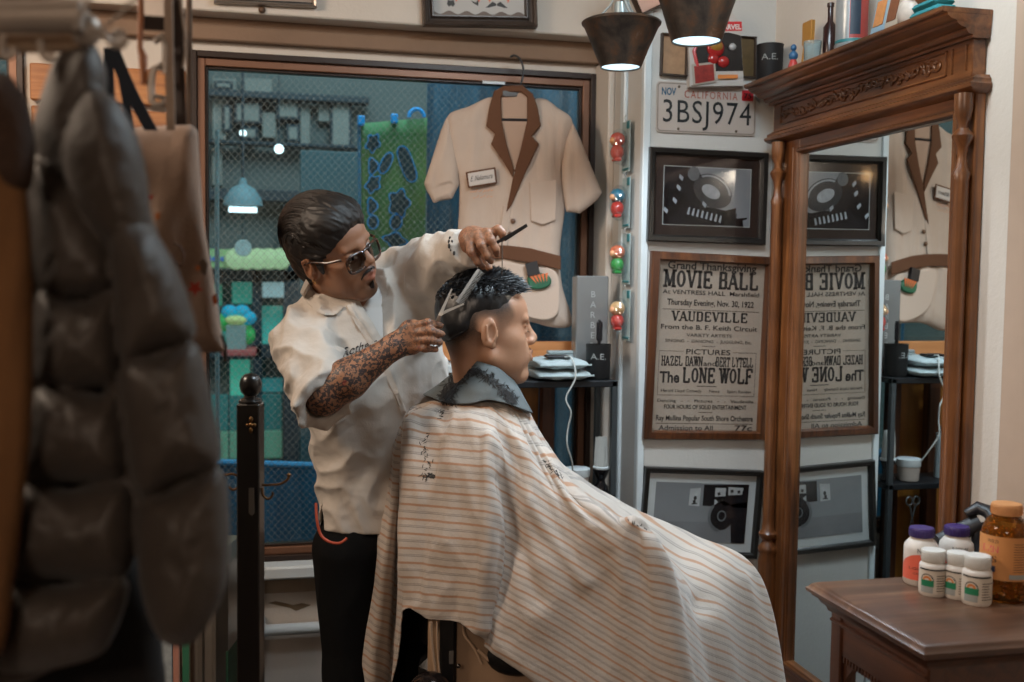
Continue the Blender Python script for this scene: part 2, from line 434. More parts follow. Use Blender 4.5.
fr = t.n('Fresnel'); fr.inputs[0].default_value = 1.45; mx = t.n('MixShader'); t.l(t.math('ADD', fr.outputs[0], .03), mx.inputs[0]); t.l(tr.outputs[0], mx.inputs[1]); t.l(gl.outputs[0], mx.inputs[2])
c = t.n('TexCoord'); sp = t.n('SeparateXYZ'); t.l(c.outputs['Object'], sp.inputs[0])
ln = None
for sg in (1, -1):
    a = t.math('ADD' if sg > 0 else 'SUBTRACT', sp.outputs[0], t.math('MULTIPLY', sp.outputs[2], .9)); a = t.math('FRACT', t.math('MULTIPLY', a, 48))
    a = t.math('LESS_THAN', a, .10); ln = a if ln is None else t.math('MAXIMUM', ln, a)
df = t.n('BsdfDiffuse'); df.inputs[0].default_value = lin('a8b0ac'); m2 = t.n('MixShader'); t.l(t.math('MULTIPLY', ln, .25), m2.inputs[0]); t.l(mx.outputs[0], m2.inputs[1]); t.l(df.outputs[0], m2.inputs[2]); t.l(m2.outputs[0], t.o.inputs[0])
m_glassw = t.m
w1 = window('window_1', WX0, WX1, WZ0, WZ1)
MB().box((WX0 + .04, YW + .02, WZ0 + .04), (WX1 - .04, YW + .026, WZ1 - .04)).build('pane', m_glassw, w1, smooth=False)
MB().box((.64, 3.182, 2.045), (.71, 3.186, 2.053)).build('sticker', m_white, w1)
w2 = window('window_2', LX0, LX1, WZ0, WZ1)
MB().box((LX0 + .04, YW + .02, WZ0 + .04), (LX1 - .04, YW + .026, WZ1 - .04)).build('pane', m_glassw, w2, smooth=False)

# ============================================================ THE STREET OUTSIDE
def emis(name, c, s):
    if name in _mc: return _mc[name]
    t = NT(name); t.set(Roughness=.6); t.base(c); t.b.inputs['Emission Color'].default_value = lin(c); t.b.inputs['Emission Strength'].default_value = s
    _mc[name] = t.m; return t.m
YO = 5.6
def ob(px, py, Y=YO): return at_y(px, py, Y)
def obox(b, p0, p1, Y, th=.04, bev=.004):
    a = at_y(p0[0], p0[1], Y); c = at_y(p1[0], p1[1], Y); b.box((a[0], Y, min(a[2], c[2])), (c[0], Y + th, max(a[2], c[2])), bev); return b
m_asph = plain('street asphalt', '3c474b', .8, var=.2, scale=30, bump=.4)
struct(MB().box((-6, YW + .15, -.12), (8, 12, -.02)).build('street', m_asph, smooth=False))
m_fac = plain('teal grey facade', '5d6361', .7, var=.15, scale=3); m_facd = plain('dark facade', '22313a', .6, var=.2, scale=4); m_facl = plain('pale reflected panel', '86857f', .7, var=.12, scale=5)
b = MB().box((-6, YO + .12, -.1), (7, YO + .4, 5)); struct(b.build('facade_1', m_fac, smooth=False))
shop = thing('shop_front', 'teal lit shop front across the street, seen through the wired window', 'shop front', (0, YO, 0))
b = MB()
for p0, p1 in (((150, 186), (400, 205)), ((150, 268), (330, 282)), ((150, 345), (330, 358)), ((283, 205), (302, 470)), ((252, 270), (262, 470)), ((140, 92), (370, 97)), ((140, 140), (370, 146))): obox(b, p0, p1, YO - .02, .1)
b.build('beam', m_facd, shop)
b = MB()
for p0, p1 in (((212, 78), (236, 92)), ((244, 78), (272, 94)), ((318, 95), (334, 122)), ((212, 98), (226, 140)), ((262, 112), (276, 138)), ((300, 104), (310, 150)), ((212, 150), (222, 186)), ((312, 150), (360, 186))): obox(MB(), p0, p1, YO + .06, .06).build('reflected_panel', m_facl, shop)  # pale panels stand in for picture frames reflected in the window
for i, (p0, p1, c, s) in enumerate((((232, 282), (252, 304), '52b39c', .35), ((262, 306), (286, 345), '4fb8a8', .38), ((208, 284), (222, 306), '58a98b', .3), ((230, 360), (252, 396), '54bfa2', .42), ((262, 378), (300, 392), '3f9a9a', .3), ((208, 330), (262, 345), '3a9184', .22), ((206, 395), (282, 430), '2f7f7c', .18), ((206, 432), (282, 458), '6fa58a', .25), ((262, 350), (282, 378), '1f4c4c', .1))):
    b = MB(); obox(b, p0, p1, YO + .08, .03); b.build('window', emis(f'lit pane {c}', c, s), shop)
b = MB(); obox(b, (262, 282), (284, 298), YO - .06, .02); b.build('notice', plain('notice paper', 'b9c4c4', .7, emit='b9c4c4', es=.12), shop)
b = MB(); obox(b, (206, 249), (288, 269), YO - .1, .06); sg = b.build('sign', emis('sign yellow green', '8aa874', .28), shop)
b = MB()
for i in range(5):
    x = 236 + i * 11; p = at_y(x, 259, YO - .11); b.lathe(p, [(.001, -.03), (.05, -.02), (.055, 0), (.05, .02), (.001, .03)], 16, (0, 1, 0))
b.build('sign_disc', emis('sign disc', 'b9c896', .35), sg)
b = MB()
b.merge(text_mesh('TATTOO', .12, at_y(226, 262, YO - .105), (1, 0, 0), (0, 0, 1), width=.2)) if False else None
for i in range(9): obox(b, (208 + i * 4.2, 256 + (i % 2)), (211 + i * 4.2, 261), YO - .11, .008, 0)
b.build('sign_mark', emis('sign blue', '2c5fae', .3), sg)
for p0, p1 in (((234, 100), (262, 124)), ((276, 92), (300, 120)), ((330, 98), (352, 148)), ((222, 104), (232, 132)), ((240, 126), (258, 140)), ((286, 124), (300, 142)), ((316, 152), (340, 170)), ((214, 80), (233, 90))):  # dark boxes outside imitate the room's frames mirrored in the glass
    fb = MB(); obox(fb, p0, p1, YO + .04, .04); fo_ = fb.build('reflected_frame', m_facd, shop)
    fb = MB(); obox(fb, (p0[0] + 3, p0[1] + 3), (p1[0] - 3, p1[1] - 3), YO + .035, .01, 0); fb.build('reflected_sheet', m_facl, fo_)
# vending cabinet with coloured goods
vend = thing('display_cart', 'display cart of blue and green goods outside the lit shop', 'cart', tuple(at_y(236, 400, YO - .5)))
Yc = YO - .5
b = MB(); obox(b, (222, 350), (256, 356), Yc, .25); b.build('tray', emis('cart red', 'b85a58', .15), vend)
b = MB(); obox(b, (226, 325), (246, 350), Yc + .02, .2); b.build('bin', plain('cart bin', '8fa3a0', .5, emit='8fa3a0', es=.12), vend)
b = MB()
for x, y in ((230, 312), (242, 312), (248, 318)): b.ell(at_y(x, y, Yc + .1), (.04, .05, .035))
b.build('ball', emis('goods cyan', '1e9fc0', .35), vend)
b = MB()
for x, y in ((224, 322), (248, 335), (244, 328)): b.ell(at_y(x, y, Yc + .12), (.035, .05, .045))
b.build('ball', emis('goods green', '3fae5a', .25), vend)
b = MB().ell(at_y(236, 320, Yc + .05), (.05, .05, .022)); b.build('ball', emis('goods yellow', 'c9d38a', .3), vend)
b = MB(); 
for x in (228, 250): obox(MB(), (x, 356), (x + 2, 600), Yc + .05, .03).build('leg', m_facd, vend)
# cone lamp set outside in place of a pendant reflected in the glass
lp = thing('lamp_reflection', 'pale blue cone lamp with a white tube, added outside to stand in for a reflection in the window', 'lamp', tuple(at_y(243, 190, 4.8)))
p = at_y(243, 210, 4.8)
MB().lathe(p + V(0, 0, .02), [(.085, 0), (.08, .03), (.05, .075), (.02, .09), (.012, .12)], 24).build('lamp_shade', emis('shade blue', '6a8890', .05), lp)
MB().tube([p + V(-.06, -.02, .0), p + V(.06, -.02, .0)], .012, 10).build('reflected_tube', emis('tube white', 'eaf6fa', 3.0), lp)
MB().cyl(p + V(0, 0, .13), p + V(0, 0, 2.5), .006, n=8).build('cord', m_facd, lp)
sp_ = thing('round_plaque', 'pale round plaque hanging below the cone lamp reflection stand-in', 'plaque', tuple(at_y(243, 248, 4.7)))
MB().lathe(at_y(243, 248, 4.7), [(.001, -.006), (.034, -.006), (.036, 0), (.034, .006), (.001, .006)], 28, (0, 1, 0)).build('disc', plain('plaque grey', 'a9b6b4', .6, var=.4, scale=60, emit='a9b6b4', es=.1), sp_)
MB().cyl(at_y(243, 240, 4.7), at_y(243, 226, 4.7), .003, n=6).build('cord', m_facd, sp_)
for (x, y, r) in ((243, 133, .016), (279, 149, .022)):  # lamp reflections in the pane, built as glowing balls outside
    o = MB().ell(at_y(x, y, 5.3), (r, r, r), 14, 8).build('reflected_bulb', emis('reflection white', 'e9f4f6', 4.0), origin=at_y(x, y, 5.3))
    tag(o, 'small white glow added outside to stand in for a reflected lamp, ' + ('below the roof beam' if r > .02 else 'smaller and higher of two'), 'light bulb')
    MB().cyl(at_y(x, y, 5.3) + V(0, 0, r), at_y(x, y, 5.3) + V(0, 0, 1.4), .003, n=6).build('cord', m_facd, o)
dr = MB(); dr.tube([at_y(217, 130, 3.9), at_y(217, 260, 3.9), at_y(219, 815, 3.9)], .008, 10)
o = dr.build('drain_pole', plain('pole steel', '8fa3a8', .3, .6), origin=at_y(217, 420, 3.9)); tag(o, 'thin steel pole just outside the window, at its left edge', 'pole')
# green printed banner
t = NT('green banner'); t.set(Roughness=.8); f = t.noise(t.coord((1, 1, 1)), 3, 3)
t.base(t.ramp(f, [(.35, '4c8452'), (.6, '768f4e')])); m_ban = t.m
t.b.inputs['Emission Strength'].default_value = .0
YB = 3.75
ban = thing('green_banner', 'green cloth banner with dark sandal and flower prints hung outside', 'banner', tuple(at_y(395, 262, YB)))
def wavy(p0, p1, p2, p3, nu, nv, amp, k, Y):
    """hanging cloth between image corners tl,tr,br,bl on the plane Y, with vertical waves"""
    A, B, C_, D = [at_y(*q, Y) for q in (p0, p1, p2, p3)]; vs = []
    for j in range(nv + 1):
        for i in range(nu + 1):
            u, v = i / nu, j / nv; p = (A * (1 - u) + B * u) * (1 - v) + (D * (1 - u) + C_ * u) * v
            vs.append(p + V(0, amp * (math.sin(u * k * 2 * PI + v) + .5 * math.sin(u * k * 3.7 + 2 * v)), 0))
    fs = [(j * (nu + 1) + i, (j + 1) * (nu + 1) + i, (j + 1) * (nu + 1) + i + 1, j * (nu + 1) + i + 1) for j in range(nv) for i in range(nu)]
    b = MB(); b.add(vs, fs); return b
c_ = wavy((361, 123), (427, 118), (424, 300), (362, 300), 24, 12, .006, 1.5, YB).build('cloth', m_ban, ban)
sm = c_.modifiers.new('t', 'SOLIDIFY'); sm.thickness = .002
def blob(b, cx, cy, rx, ry, rot, Y, n=60, pinch=0.0, lobes=0):
    P = []
    for k in range(n):
        a = 2 * PI * k / n; r = 1 - pinch * math.cos(a) ** 2 + (.17 * math.cos(lobes * a) if lobes else 0)
        x = rx * r * math.cos(a); y = ry * (1) * math.sin(a) * (r if lobes else 1)
        P.append(at_y(cx + x * math.cos(rot) - y * math.sin(rot), cy + x * math.sin(rot) + y * math.cos(rot), Y))
    b.add(P, [tuple(range(n))]); return b
SH = [(407, 164, 8.5, 18, -.35, .3, 0), (386, 163, 5, 10.5, .45, .15, 0), (399, 203, 9, 12, 0, 0, 5), (396, 222, 5, 7, .2, 0, 0), (373, 143, 5.5, 8, .3, 0, 5), (373, 166, 4, 7, 0, 0, 3), (373, 184, 5.5, 8, .5, 0, 5), (372, 206, 4, 7, 0, 0, 3), (395, 240, 10, 6, .2, 0, 4), (373, 222, 4.5, 6, 0, 0, 0)]
b = MB(); [blob(b, x, y, rx + 1.6, ry + 1.6, ro, YB - .014, pinch=pi_, lobes=lo) for x, y, rx, ry, ro, pi_, lo in SH]
b.build('print_outline', plain('print blue', '2f8fd0', .7, emit='2f8fd0', es=.1), ban, smooth=False)
b = MB(); [blob(b, x, y, rx, ry, ro, YB - .016, pinch=pi_, lobes=lo) for x, y, rx, ry, ro, pi_, lo in SH]
b.build('print_shape', plain('print navy', '1d3b44', .8, var=.3), ban, smooth=False)
m_clip = plain('clip blue', '1f9be6', .4, emit='1f9be6', es=.25)
for x, y in ((361, 122), (394, 120)):
    p = at_y(x, y, YB); MB().box(p + V(-.012, -.02, -.012), p + V(.012, .01, .02), .003).build('clip', m_clip, ban)
b = MB(); b.tube([at_y(409 + 7.5 * (1 - math.cos(a)) , 117 - 8 * math.sin(a), YB - .01) for a in [PI * k / 10 for k in range(11)]], .007, 8)
b.build('hook', m_clip, ban)
MB().cyl(at_y(359, 118, YB), at_y(363, 760, YB), .006, n=8).build('pole', plain('pole blue', '39789c', .5), ban)
# blue tarpaulins
def tarp_m(name, a, c):
    t = NT(name); t.set(Roughness=.45); v = t.coord((9, 1, .8)); f = t.noise(v, 1.5, 4, .6); t.base(t.ramp(f, [(.35, a), (.72, c)])); t.bump(t.noise(t.coord((20, 1, 20)), 3, 3), .4, .004); return t.m
o = wavy((427, 70), (600, 70), (600, 724), (427, 724), 60, 12, .02, 5, 4.0).build('tarpaulin', tarp_m('blue tarp', '1b3546', '426a80'), origin=at_y(500, 620, 4.0)); tag(o, 'dark blue tarpaulin hung outside behind the work shirt', 'tarpaulin')
o = wavy((180, 462), (427, 470), (427, 730), (180, 730), 60, 12, .012, 3, 3.9).build('tarpaulin', tarp_m('blue tarp low', '1f6488', '2f7ea3'), origin=at_y(300, 640, 3.9)); tag(o, 'bright blue low tarpaulin screen outside below the shop', 'tarpaulin')
MB().cyl(at_y(180, 461, 3.9), at_y(427, 469, 3.9), .012, n=8).build('rail', plain('rail blue', '4a9ed0', .4), o)
# fence boards / wall behind barber
o = MB(); obox(o, (300, 150), (362, 655), 4.6, .05); o = o.build('sliding_shutter', plain('shutter grey', '3f5a60', .5, var=.15, scale=6), origin=at_y(330, 470, 4.6)); tag(o, 'grey green shutter panel outside behind the barber', 'shutter')

# ============================================================ LIGHT
W = bpy.data.worlds.new('world'); S.world = W; W.use_nodes = True
W.node_tree.nodes['Background'].inputs[0].default_value = (.62, .70, .70, 1); W.node_tree.nodes['Background'].inputs[1].default_value = .95
def area(name, loc, target, size, power, color, sy=None):
    l = bpy.data.lights.new(name, 'AREA'); l.energy = power; l.color = color; l.size = size; l.shape = 'RECTANGLE'; l.size_y = sy or size
    o = bpy.data.objects.new(name, l); COL.objects.link(o); o.location = loc
    d = Vector(target) - Vector(loc); o.rotation_euler = d.to_track_quat('-Z', 'Y').to_euler(); return o
area('key_light_front', (-1.25, 1.85, 2.5), (.15, 2.5, 1.1), .6, 34, (1, .79, .61))  # unseen warm area key added high on the left, no fixture modelled
area('fill_light_right', (.8, 1.7, 2.56), (.7, 2.5, .5), .5, 22, (.74, .9, 1))  # unseen cool area light added to brighten the lap
area('fill_light_back', (-.9, -1.9, 2.45), (-.1, 1.6, .8), .5, 25, (1, .8, .64))  # unseen fill added behind the camera to lift the coats
area('street_fill', (.5, 3.45, 3.6), (.2, 5.2, .8), 1.4, 60, (.7, .92, 1))  # unseen area fill added to brighten the facade and banner
# ============================================================ MIRROR CABINET (right wall)
m_mah = wood('mahogany upright', '2c160b', '7a4723', 'ad6f40', 'Z', .35, .6, .3); m_mahy = wood('mahogany lengthwise', '2c160b', '7a4723', 'ad6f40', 'Y', .35, .6, .3)
m_mahx = wood('mahogany crosswise', '2c160b', '7a4723', 'ad6f40', 'X', .35, .6, .3)
XM, XF, XC = 1.404, 1.391, 1.374
YN, YF = 1.872, 2.735           # near and far ends of the frame
GN, GF, GZ0, GZ1 = 1.945, 2.594, .408, 1.797
mc = thing('mirror_cabinet', 'tall carved dark wooden mirror frame with turned columns on the right wall', 'mirror', (1.39, 2.27, 0))
t = NT('mirror glass'); t.set(Metallic=1, Roughness=.012); t.base('dfe6e6'); m_mir = t.m
MB().box((XM, GN - .005, GZ0 - .005), (XM + .006, GF + .005, GZ1 + .005)).build('mirror_glass', m_mir, mc, smooth=False)
for ya, yb in ((YN, GN), (GF, YF)):
    b = MB().box((XF, ya, .33), (XR - .001, yb, 1.84), .003)
    yi = GN if ya == YN else GF; s = -1 if ya == YN else 1
    b.box((XF - .006, yi + s * .004, GZ0 - .01), (XF + .004, yi + s * .018, GZ1 + .01), .003)      # inner bead
    b.box((XF - .004, yi + s * .030, GZ0 - .02), (XF + .004, yi + s * .036, GZ1 + .02), .002)
    b.build('stile', m_mah, mc)
b = MB().box((XF, GN, GZ1), (XR - .001, GF, 1.84), .002).box((XF - .006, GN - .01, GZ1 + .002), (XF + .004, GF + .01, GZ1 + .014), .003); b.build('top_rail', m_mahy, mc)
b = MB().box((XF, GN, .33), (XR - .001, GF, GZ0), .002).box((XF - .006, GN - .01, GZ0 - .016), (XF + .004, GF + .01, GZ0 - .003), .003); b.build('bottom_rail', m_mahy, mc)
b = MB().box((XF - .01, YN - .02, 0), (XR - .001, YF + .02, .30), .004).box((XF - .035, YN - .03, .30), (XR - .001, YF + .03, .33), .008); b.build('plinth', m_mahy, mc)
def molding(b, prof, y0, y1, ret=.45, xb=XR - .002):
    """horizontal moulding with mitred near and far returns; prof = [(out, z)] outwards from XF"""
    n = len(prof); R = []
    for xx, yy, sx, sy in ((xb, y0, 0, -1), (XF, y0, 1, -1), (XF, y1, 1, 1), (xb, y1, 0, 1)):
        R.append([V(xx - o * sx, yy + o * sy * ret, z) for o, z in prof] + [V(xx, yy - sy * .0, z) for o, z in (prof[-1], prof[0])])
    b.rings(R, True); return b
low = [(.0, 1.835), (.016, 1.84), (.026, 1.846), (.028, 1.853), (.020, 1.858), (.020, 1.864), (.012, 1.868), (.008, 1.872)]
b = molding(MB(), low, YN - .004, YF + .004); b.build('lower_moulding', m_mahy, mc)
crown = [(.012, 1.944), (.018, 1.944), (.018, 1.950), (.028, 1.952), (.034, 1.957), (.034, 1.962), (.048, 1.965), (.056, 1.970), (.057, 1.975), (.070, 1.978), (.079, 1.984), (.080, 1.989), (.090, 1.990), (.092, 1.993), (.092, 2.0), (.0, 2.0)]
b = molding(MB(), crown, 1.868, 2.745, .06); b.build('cornice', m_mahy, mc, ang=22)
b = MB().box((XF - .010, YN + .005, 1.868), (XR - .002, YF - .005, 1.948), .002); fz = b.build('frieze', m_mahy, mc)
b = MB(); y0, y1, z0, z1 = YN + .085, YF - .05, 1.884, 1.936
for a, c in (((y0, z0), (y1, z0 + .004)), ((y0, z1 - .004), (y1, z1)), ((y0, z0), (y0 + .004, z1)), ((y1 - .004, z0), (y1, z1)), ((y0 - .02, z0), (y0 - .016, z1)), ((YN + .02, z0), (YN + .024, z1))):
    b.box((XF - .015, a[0], a[1]), (XF - .008, c[0], c[1]), .0015)
b.build('frieze_panel', m_mahy, fz)
# carved foliage: scrolls and leaves in relief
b = MB(); random.seed(5)
yy = y0 + .03; zc = (z0 + z1) / 2
while yy < y1 - .02:
    s = 1 if random.random() < .5 else -1
    ctr = V(XF - .012, yy, zc + random.uniform(-.006, .006)); R0 = random.uniform(.009, .015)
    b.tube([ctr + V(0, math.cos(a) * R0 * (1 - a / 9), s * math.sin(a) * R0 * (1 - a / 9)) for a in [k * .5 for k in range(12)]], [.0042 * (1 - k / 16) for k in range(12)], 6)
    for k in range(2):
        a = random.uniform(-.9, .9); L = random.uniform(.012, .022); c0 = ctr + V(0, random.uniform(-.01, .01), random.uniform(-.008, .008))
        b.ell(c0 + V(0, .5 * L * math.cos(a), .5 * L * math.sin(a)), (.0045, L * .55, .0042), 8, 6, np.array([[1, 0, 0], [0, math.cos(a), -math.sin(a)], [0, math.sin(a), math.cos(a)]]))
    yy += random.uniform(.016, .024)
b.build('carving', m_mahy, fz)
prof = [(.020, .33), (.026, .34), (.026, .40), (.020, .41), (.024, .42), (.030, .46), (.030, .66), (.026, .685), (.031, .695), (.031, .705), (.022, .715), (.018, .725), (.029, .735), (.030, .745), (.021, .755), (.0185, .78), (.0185, 1.66), (.0215, 1.675), (.013, 1.69), (.011, 1.71), (.015, 1.73), (.022, 1.742), (.025, 1.752), (.018, 1.760), (.012, 1.766), (.012, 1.775), (.019, 1.79), (.022, 1.81), (.022, 1.836)]
for y in (1.889, 2.682): MB().lathe((XC, y, 0), [(r * .86, z) for r, z in prof], 24).build('column', m_mah, mc)

# ============================================================ SIDE TABLE
m_top = wood('walnut table top', '2c1b12', '664431', '9a7357', 'X', .38, .35, .3); m_tab = wood('walnut table body', '2c170d', '55301d', '734528', 'Z', .35, .6, .3); m_taby = wood('walnut table rails', '2c170d', '55301d', '734528', 'Y', .35, .6, .3)
ZT = .89; TX0, TX1, TY0, TY1 = .992, 1.40, 1.41, 1.772
tb = thing('side_table', 'dark wooden side table with moulded edge in front of the mirror', 'table', ((TX0 + TX1) / 2, (TY0 + TY1) / 2, 0))
def rim(b, prof, x0, x1, y0, y1):
    R = [[V((x0 - o) if i in (0, 3) else (x1 + o), (y0 - o) if i < 2 else (y1 + o), z) for i in range(4)] for o, z in prof]
    b.rings(R, True); return b
b = rim(MB(), [(-.006, .868), (.002, .871), (.003, .877), (-.002, .880), (-.004, .884), (-.008, .887), (-.014, .89)], TX0, TX1, TY0, TY1); b.build('table_top', m_top, tb)
b = rim(MB(), [(-.034, .838), (-.028, .840), (-.025, .848), (-.018, .853), (-.014, .860), (-.006, .864), (-.006, .870)], TX0, TX1, TY0, TY1); b.build('edge_moulding', m_taby, tb)
q0, q1, r0, r1 = TX0 + .032, TX1 - .02, TY0 + .032, TY1 - .032
b = MB()
b.box((q0 + .004, r0 + .03, .765), (q0 + .022, r1 - .03, .846), .002); b.box((q0 + .03, r0 + .004, .765), (q1, r0 + .022, .846), .002); b.box((q0 + .03, r1 - .022, .765), (q1, r1 - .004, .846), .002)
b.box((q0 - .004, r0 + .002, .822), (q0 + .006, r1 - .002, .829), .002)
b.build('apron', m_taby, tb)
b = MB()
for k in range(22):
    y = r0 + .045 + k * (r1 - r0 - .09) / 21; b.box((q0 + .002, y - .003, .756), (q0 + .02, y + .003, .767), .001)
b.build('beading', m_tab, tb)
for x, y in ((q0, r0), (q0, r1 - .036), (q1 - .036, r0), (q1 - .036, r1 - .036)):
    b = MB().box((x, y, .70), (x + .036, y + .036, .846), .003).lathe((x + .018, y + .018, 0), [(.012, 0), (.018, .02), (.013, .05), (.016, .3), (.018, .6), (.012, .62), (.019, .64), (.012, .665), (.018, .69), (.018, .702)], 18)
    b.build('leg', m_tab, tb)
MB().box((q0 + .01, r0 + .01, .2), (q1 - .01, r1 - .01, .222), .004).build('lower_shelf', m_taby, tb)
b = MB()   # bracket pieces under the apron
for y0_, sg in ((r0 + .036, 1), (r1 - .036, -1)):
    b.prism([(q0 + .008, y0_, .765), (q0 + .008, y0_ + sg * .05, .765), (q0 + .008, y0_ + sg * .03, .75), (q0 + .008, y0_ + sg * .012, .73), (q0 + .008, y0_, .71)], (.012, 0, 0))
b.build('bracket', m_tab, tb)
# ---- bottles
m_pl = plain('white plastic', 'd8cfc6', .35, var=.02); m_pur = plain('purple cap', '3a2a66', .4); m_lblr = plain('coral label', 'e0664e', .5); m_grn = plain('green label band', '1f7a54', .5); m_dk = plain('dark print', '2a2422', .6); m_orp = plain('orange print', 'd9823f', .5); m_gry = plain('grey label', '9a9c98', .6)
def wrap(c, r, z0, z1, a0, a1, n=14, e=.0004):
    """curved label patch on a cylinder, angles measured from the direction towards the camera"""
    base = math.atan2(-c[1], -c[0]); b = MB(); P = []
    for k in range(n + 1):
        a = base + a0 + (a1 - a0) * k / n
        for z in (z0, z1): P.append((c[0] + (r + e) * math.cos(a), c[1] + (r + e) * math.sin(a), z))
    b.add(P, [(2 * k, 2 * k + 2, 2 * k + 3, 2 * k + 1) for k in range(n)]); return b
def wrap_text(txt, c, r, z, size, a_mid, width):
    t_ = text_mesh(txt, size, (0, 0, 0), (1, 0, 0), (0, 0, 1), width); base = math.atan2(-c[1], -c[0])
    out = MB(); out.f = t_.f; out.v = [(c[0] + (r + .0008) * math.cos(base + a_mid + p[0] / r), c[1] + (r + .0008) * math.sin(base + a_mid + p[0] / r), z + p[2]) for p in t_.v]; return out
def big_bottle(px, py, r, h, label):
    c = at_z(px, py, ZT); o = thing('supplement_bottle', label, 'bottle', c, 'purple capped bottles on the table')
    MB().lathe(c, [(r * .9, 0), (r, .004), (r, h * .62), (r * .96, h * .7), (r * .75, h * .78), (r * .62, h * .82), (r * .62, h * .86)], 32).build('bottle_body', m_pl, o)
    b = MB().lathe(c, [(r * .70, h * .84), (r * .72, h * .85), (r * .72, h * .985), (r * .68, h), (r * .01, h)], 40)
    for k in range(30): a = 2 * PI * k / 30; b.cyl(c + V(math.cos(a) * r * .715, math.sin(a) * r * .715, h * .86), c + V(math.cos(a) * r * .715, math.sin(a) * r * .715, h * .97), .001, n=5)
    b.build('cap', m_pur, o)
    z = c[2]; l = wrap(c, r, z + .012, z + h * .36, -1.35, 1.5).build('label', m_lblr, o)
    b = MB()   # swoosh top of the coral label
    base = math.atan2(-c[1], -c[0]); P = []
    for k in range(21):
        a = base - 1.35 + 2.85 * k / 20; zt = z + h * .36 + .022 * math.sin(PI * min(1, k / 20 * 1.1)) ** .8; P += [(c[0] + (r + .0004) * math.cos(a), c[1] + (r + .0004) * math.sin(a), z + h * .355), (c[0] + (r + .0004) * math.cos(a), c[1] + (r + .0004) * math.sin(a), zt)]
    b.add(P, [(2 * k, 2 * k + 2, 2 * k + 3, 2 * k + 1) for k in range(20)]); b.build('label_curve', m_lblr, l)
    b = wrap_text('NOW', c, r, z + h * .60, .012, .25, .028); b.merge(wrap_text('L-Glutamine', c, r, z + h * .30, .007, .05, .045)); b.merge(wrap_text('CAPSULES', c, r, z + h * .22, .005, .05, .028)); b.build('print', m_dk, l)
    return o
big_bottle(920, 583, .031, .106, 'white bottle with purple cap and coral label, nearer the table edge')
big_bottle(955, 581, .031, .106, 'white bottle with purple cap, behind the small white bottles')
def small_bottle(px, py, r, h, rot, label):
    c = at_z(px, py, ZT); o = thing('pill_bottle', label, 'bottle', c, 'small white pill bottles on the table')
    MB().lathe(c, [(r * .92, 0), (r, .003), (r, h * .64), (r * .94, h * .70), (r * .78, h * .74), (r * .78, h * .77)], 28).build('bottle_body', m_pl, o)
    b = MB().lathe(c, [(r * .86, h * .75), (r * .88, h * .76), (r * .88, h * .985), (r * .84, h), (.0001, h)], 36)
    for k in range(36): a = 2 * PI * k / 36; b.cyl(c + V(math.cos(a) * r * .88, math.sin(a) * r * .88, h * .79), c + V(math.cos(a) * r * .88, math.sin(a) * r * .88, h * .96), .0007, n=4)
    b.build('cap', plain('ribbed white cap', 'd3d0ca', .4), o)
    z = c[2]; l = wrap(c, r, z + h * .08, z + h * .58, -1.5 + rot, 1.4 + rot).build('label', plain('cream label', 'cfc3b4', .5), o)
    wrap(c, r, z + h * .23, z + h * .37, -1.0 + rot, .0 + rot, e=.0007).build('green_band', m_grn, l)
    wrap(c, r, z + h * .09, z + h * .23, -1.0 + rot, -.05 + rot, e=.0007).build('grey_band', m_gry, l)
    b = MB(); base = math.atan2(-c[1], -c[0])
    for rr, m_, e in ((.0115, m_dk, .0009), (.0075, m_orp, .0012)):
        P = []
        for k in range(17):
            a = PI * k / 16; th = base - .5 + rot + rr * math.cos(a) / r; P.append((c[0] + (r + e) * math.cos(th), c[1] + (r + e) * math.sin(th), z + h * .37 + rr * math.sin(a)))
        bb = MB().add(P, [tuple(range(17))]); bb.build('emblem' if m_ is m_dk else 'emblem_sun', m_, l, smooth=False)
    b = wrap(c, r, z + h * .585, z + h * .62, -1.2 + rot, .9 + rot, e=.0007)
    for k in range(7): b.merge(wrap(c, r, z + h * (.14 + .055 * k), z + h * (.155 + .055 * k), .2 + rot, .2 + rot + random.uniform(.5, .95), e=.0007))
    b.build('print', m_dk, l)
small_bottle(932, 594, .0235, .082, .1, 'small white pill bottle in front of the coral labelled bottle')
small_bottle(957, 597, .0225, .082, -.1, 'small white pill bottle, middle one of the three')
small_bottle(976, 603, .0250, .086, .15, 'small white pill bottle beside the amber jar')
# ---- amber jar
c = at_z(1003, 598, ZT); rj = .041; hj = .172
jar = thing('amber_jar', 'large amber jar with orange lid and orange label, full of capsules', 'jar', c)
t = NT('amber glass'); t.set(Roughness=.05, IOR=1.3); t.base('b0702a'); t.b.inputs['Transmission Weight'].default_value = .85; m_amb = t.m
MB().lathe(c, [(rj * .85, 0), (rj * .98, .005), (rj, .012), (rj, hj * .66), (rj * .96, hj * .74), (rj * .8, hj * .82), (rj * .6, hj * .87), (rj * .56, hj * .9)], 40).build('jar_body', m_amb, jar)
b = MB().lathe(c, [(rj * .6, hj * .885), (rj * .63, hj * .89), (rj * .63, hj * .985), (rj * .6, hj), (.0001, hj)], 40)
for k in range(40): a = 2 * PI * k / 40; b.cyl(c + V(math.cos(a) * rj * .63, math.sin(a) * rj * .63, hj * .9), c + V(math.cos(a) * rj * .63, math.sin(a) * rj * .63, hj * .975), .0009, n=4)
b.build('lid', plain('orange lid', 'c98a55', .5), jar)
b = MB(); random.seed(2)
for k in range(420):
    a = random.uniform(0, 2 * PI); z = random.uniform(.008, hj * .8); rr = (rj - .006) * (1 if z < hj * .7 else .78) * random.uniform(.9, 1)
    u = nrm(V(*[random.uniform(-1, 1) for _ in range(3)])); p = c + V(rr * math.cos(a), rr * math.sin(a), z)
    b.tube([p - u * .0055, p - u * .004, p + u * .004, p + u * .0055], [.001, .003, .003, .001], 6)
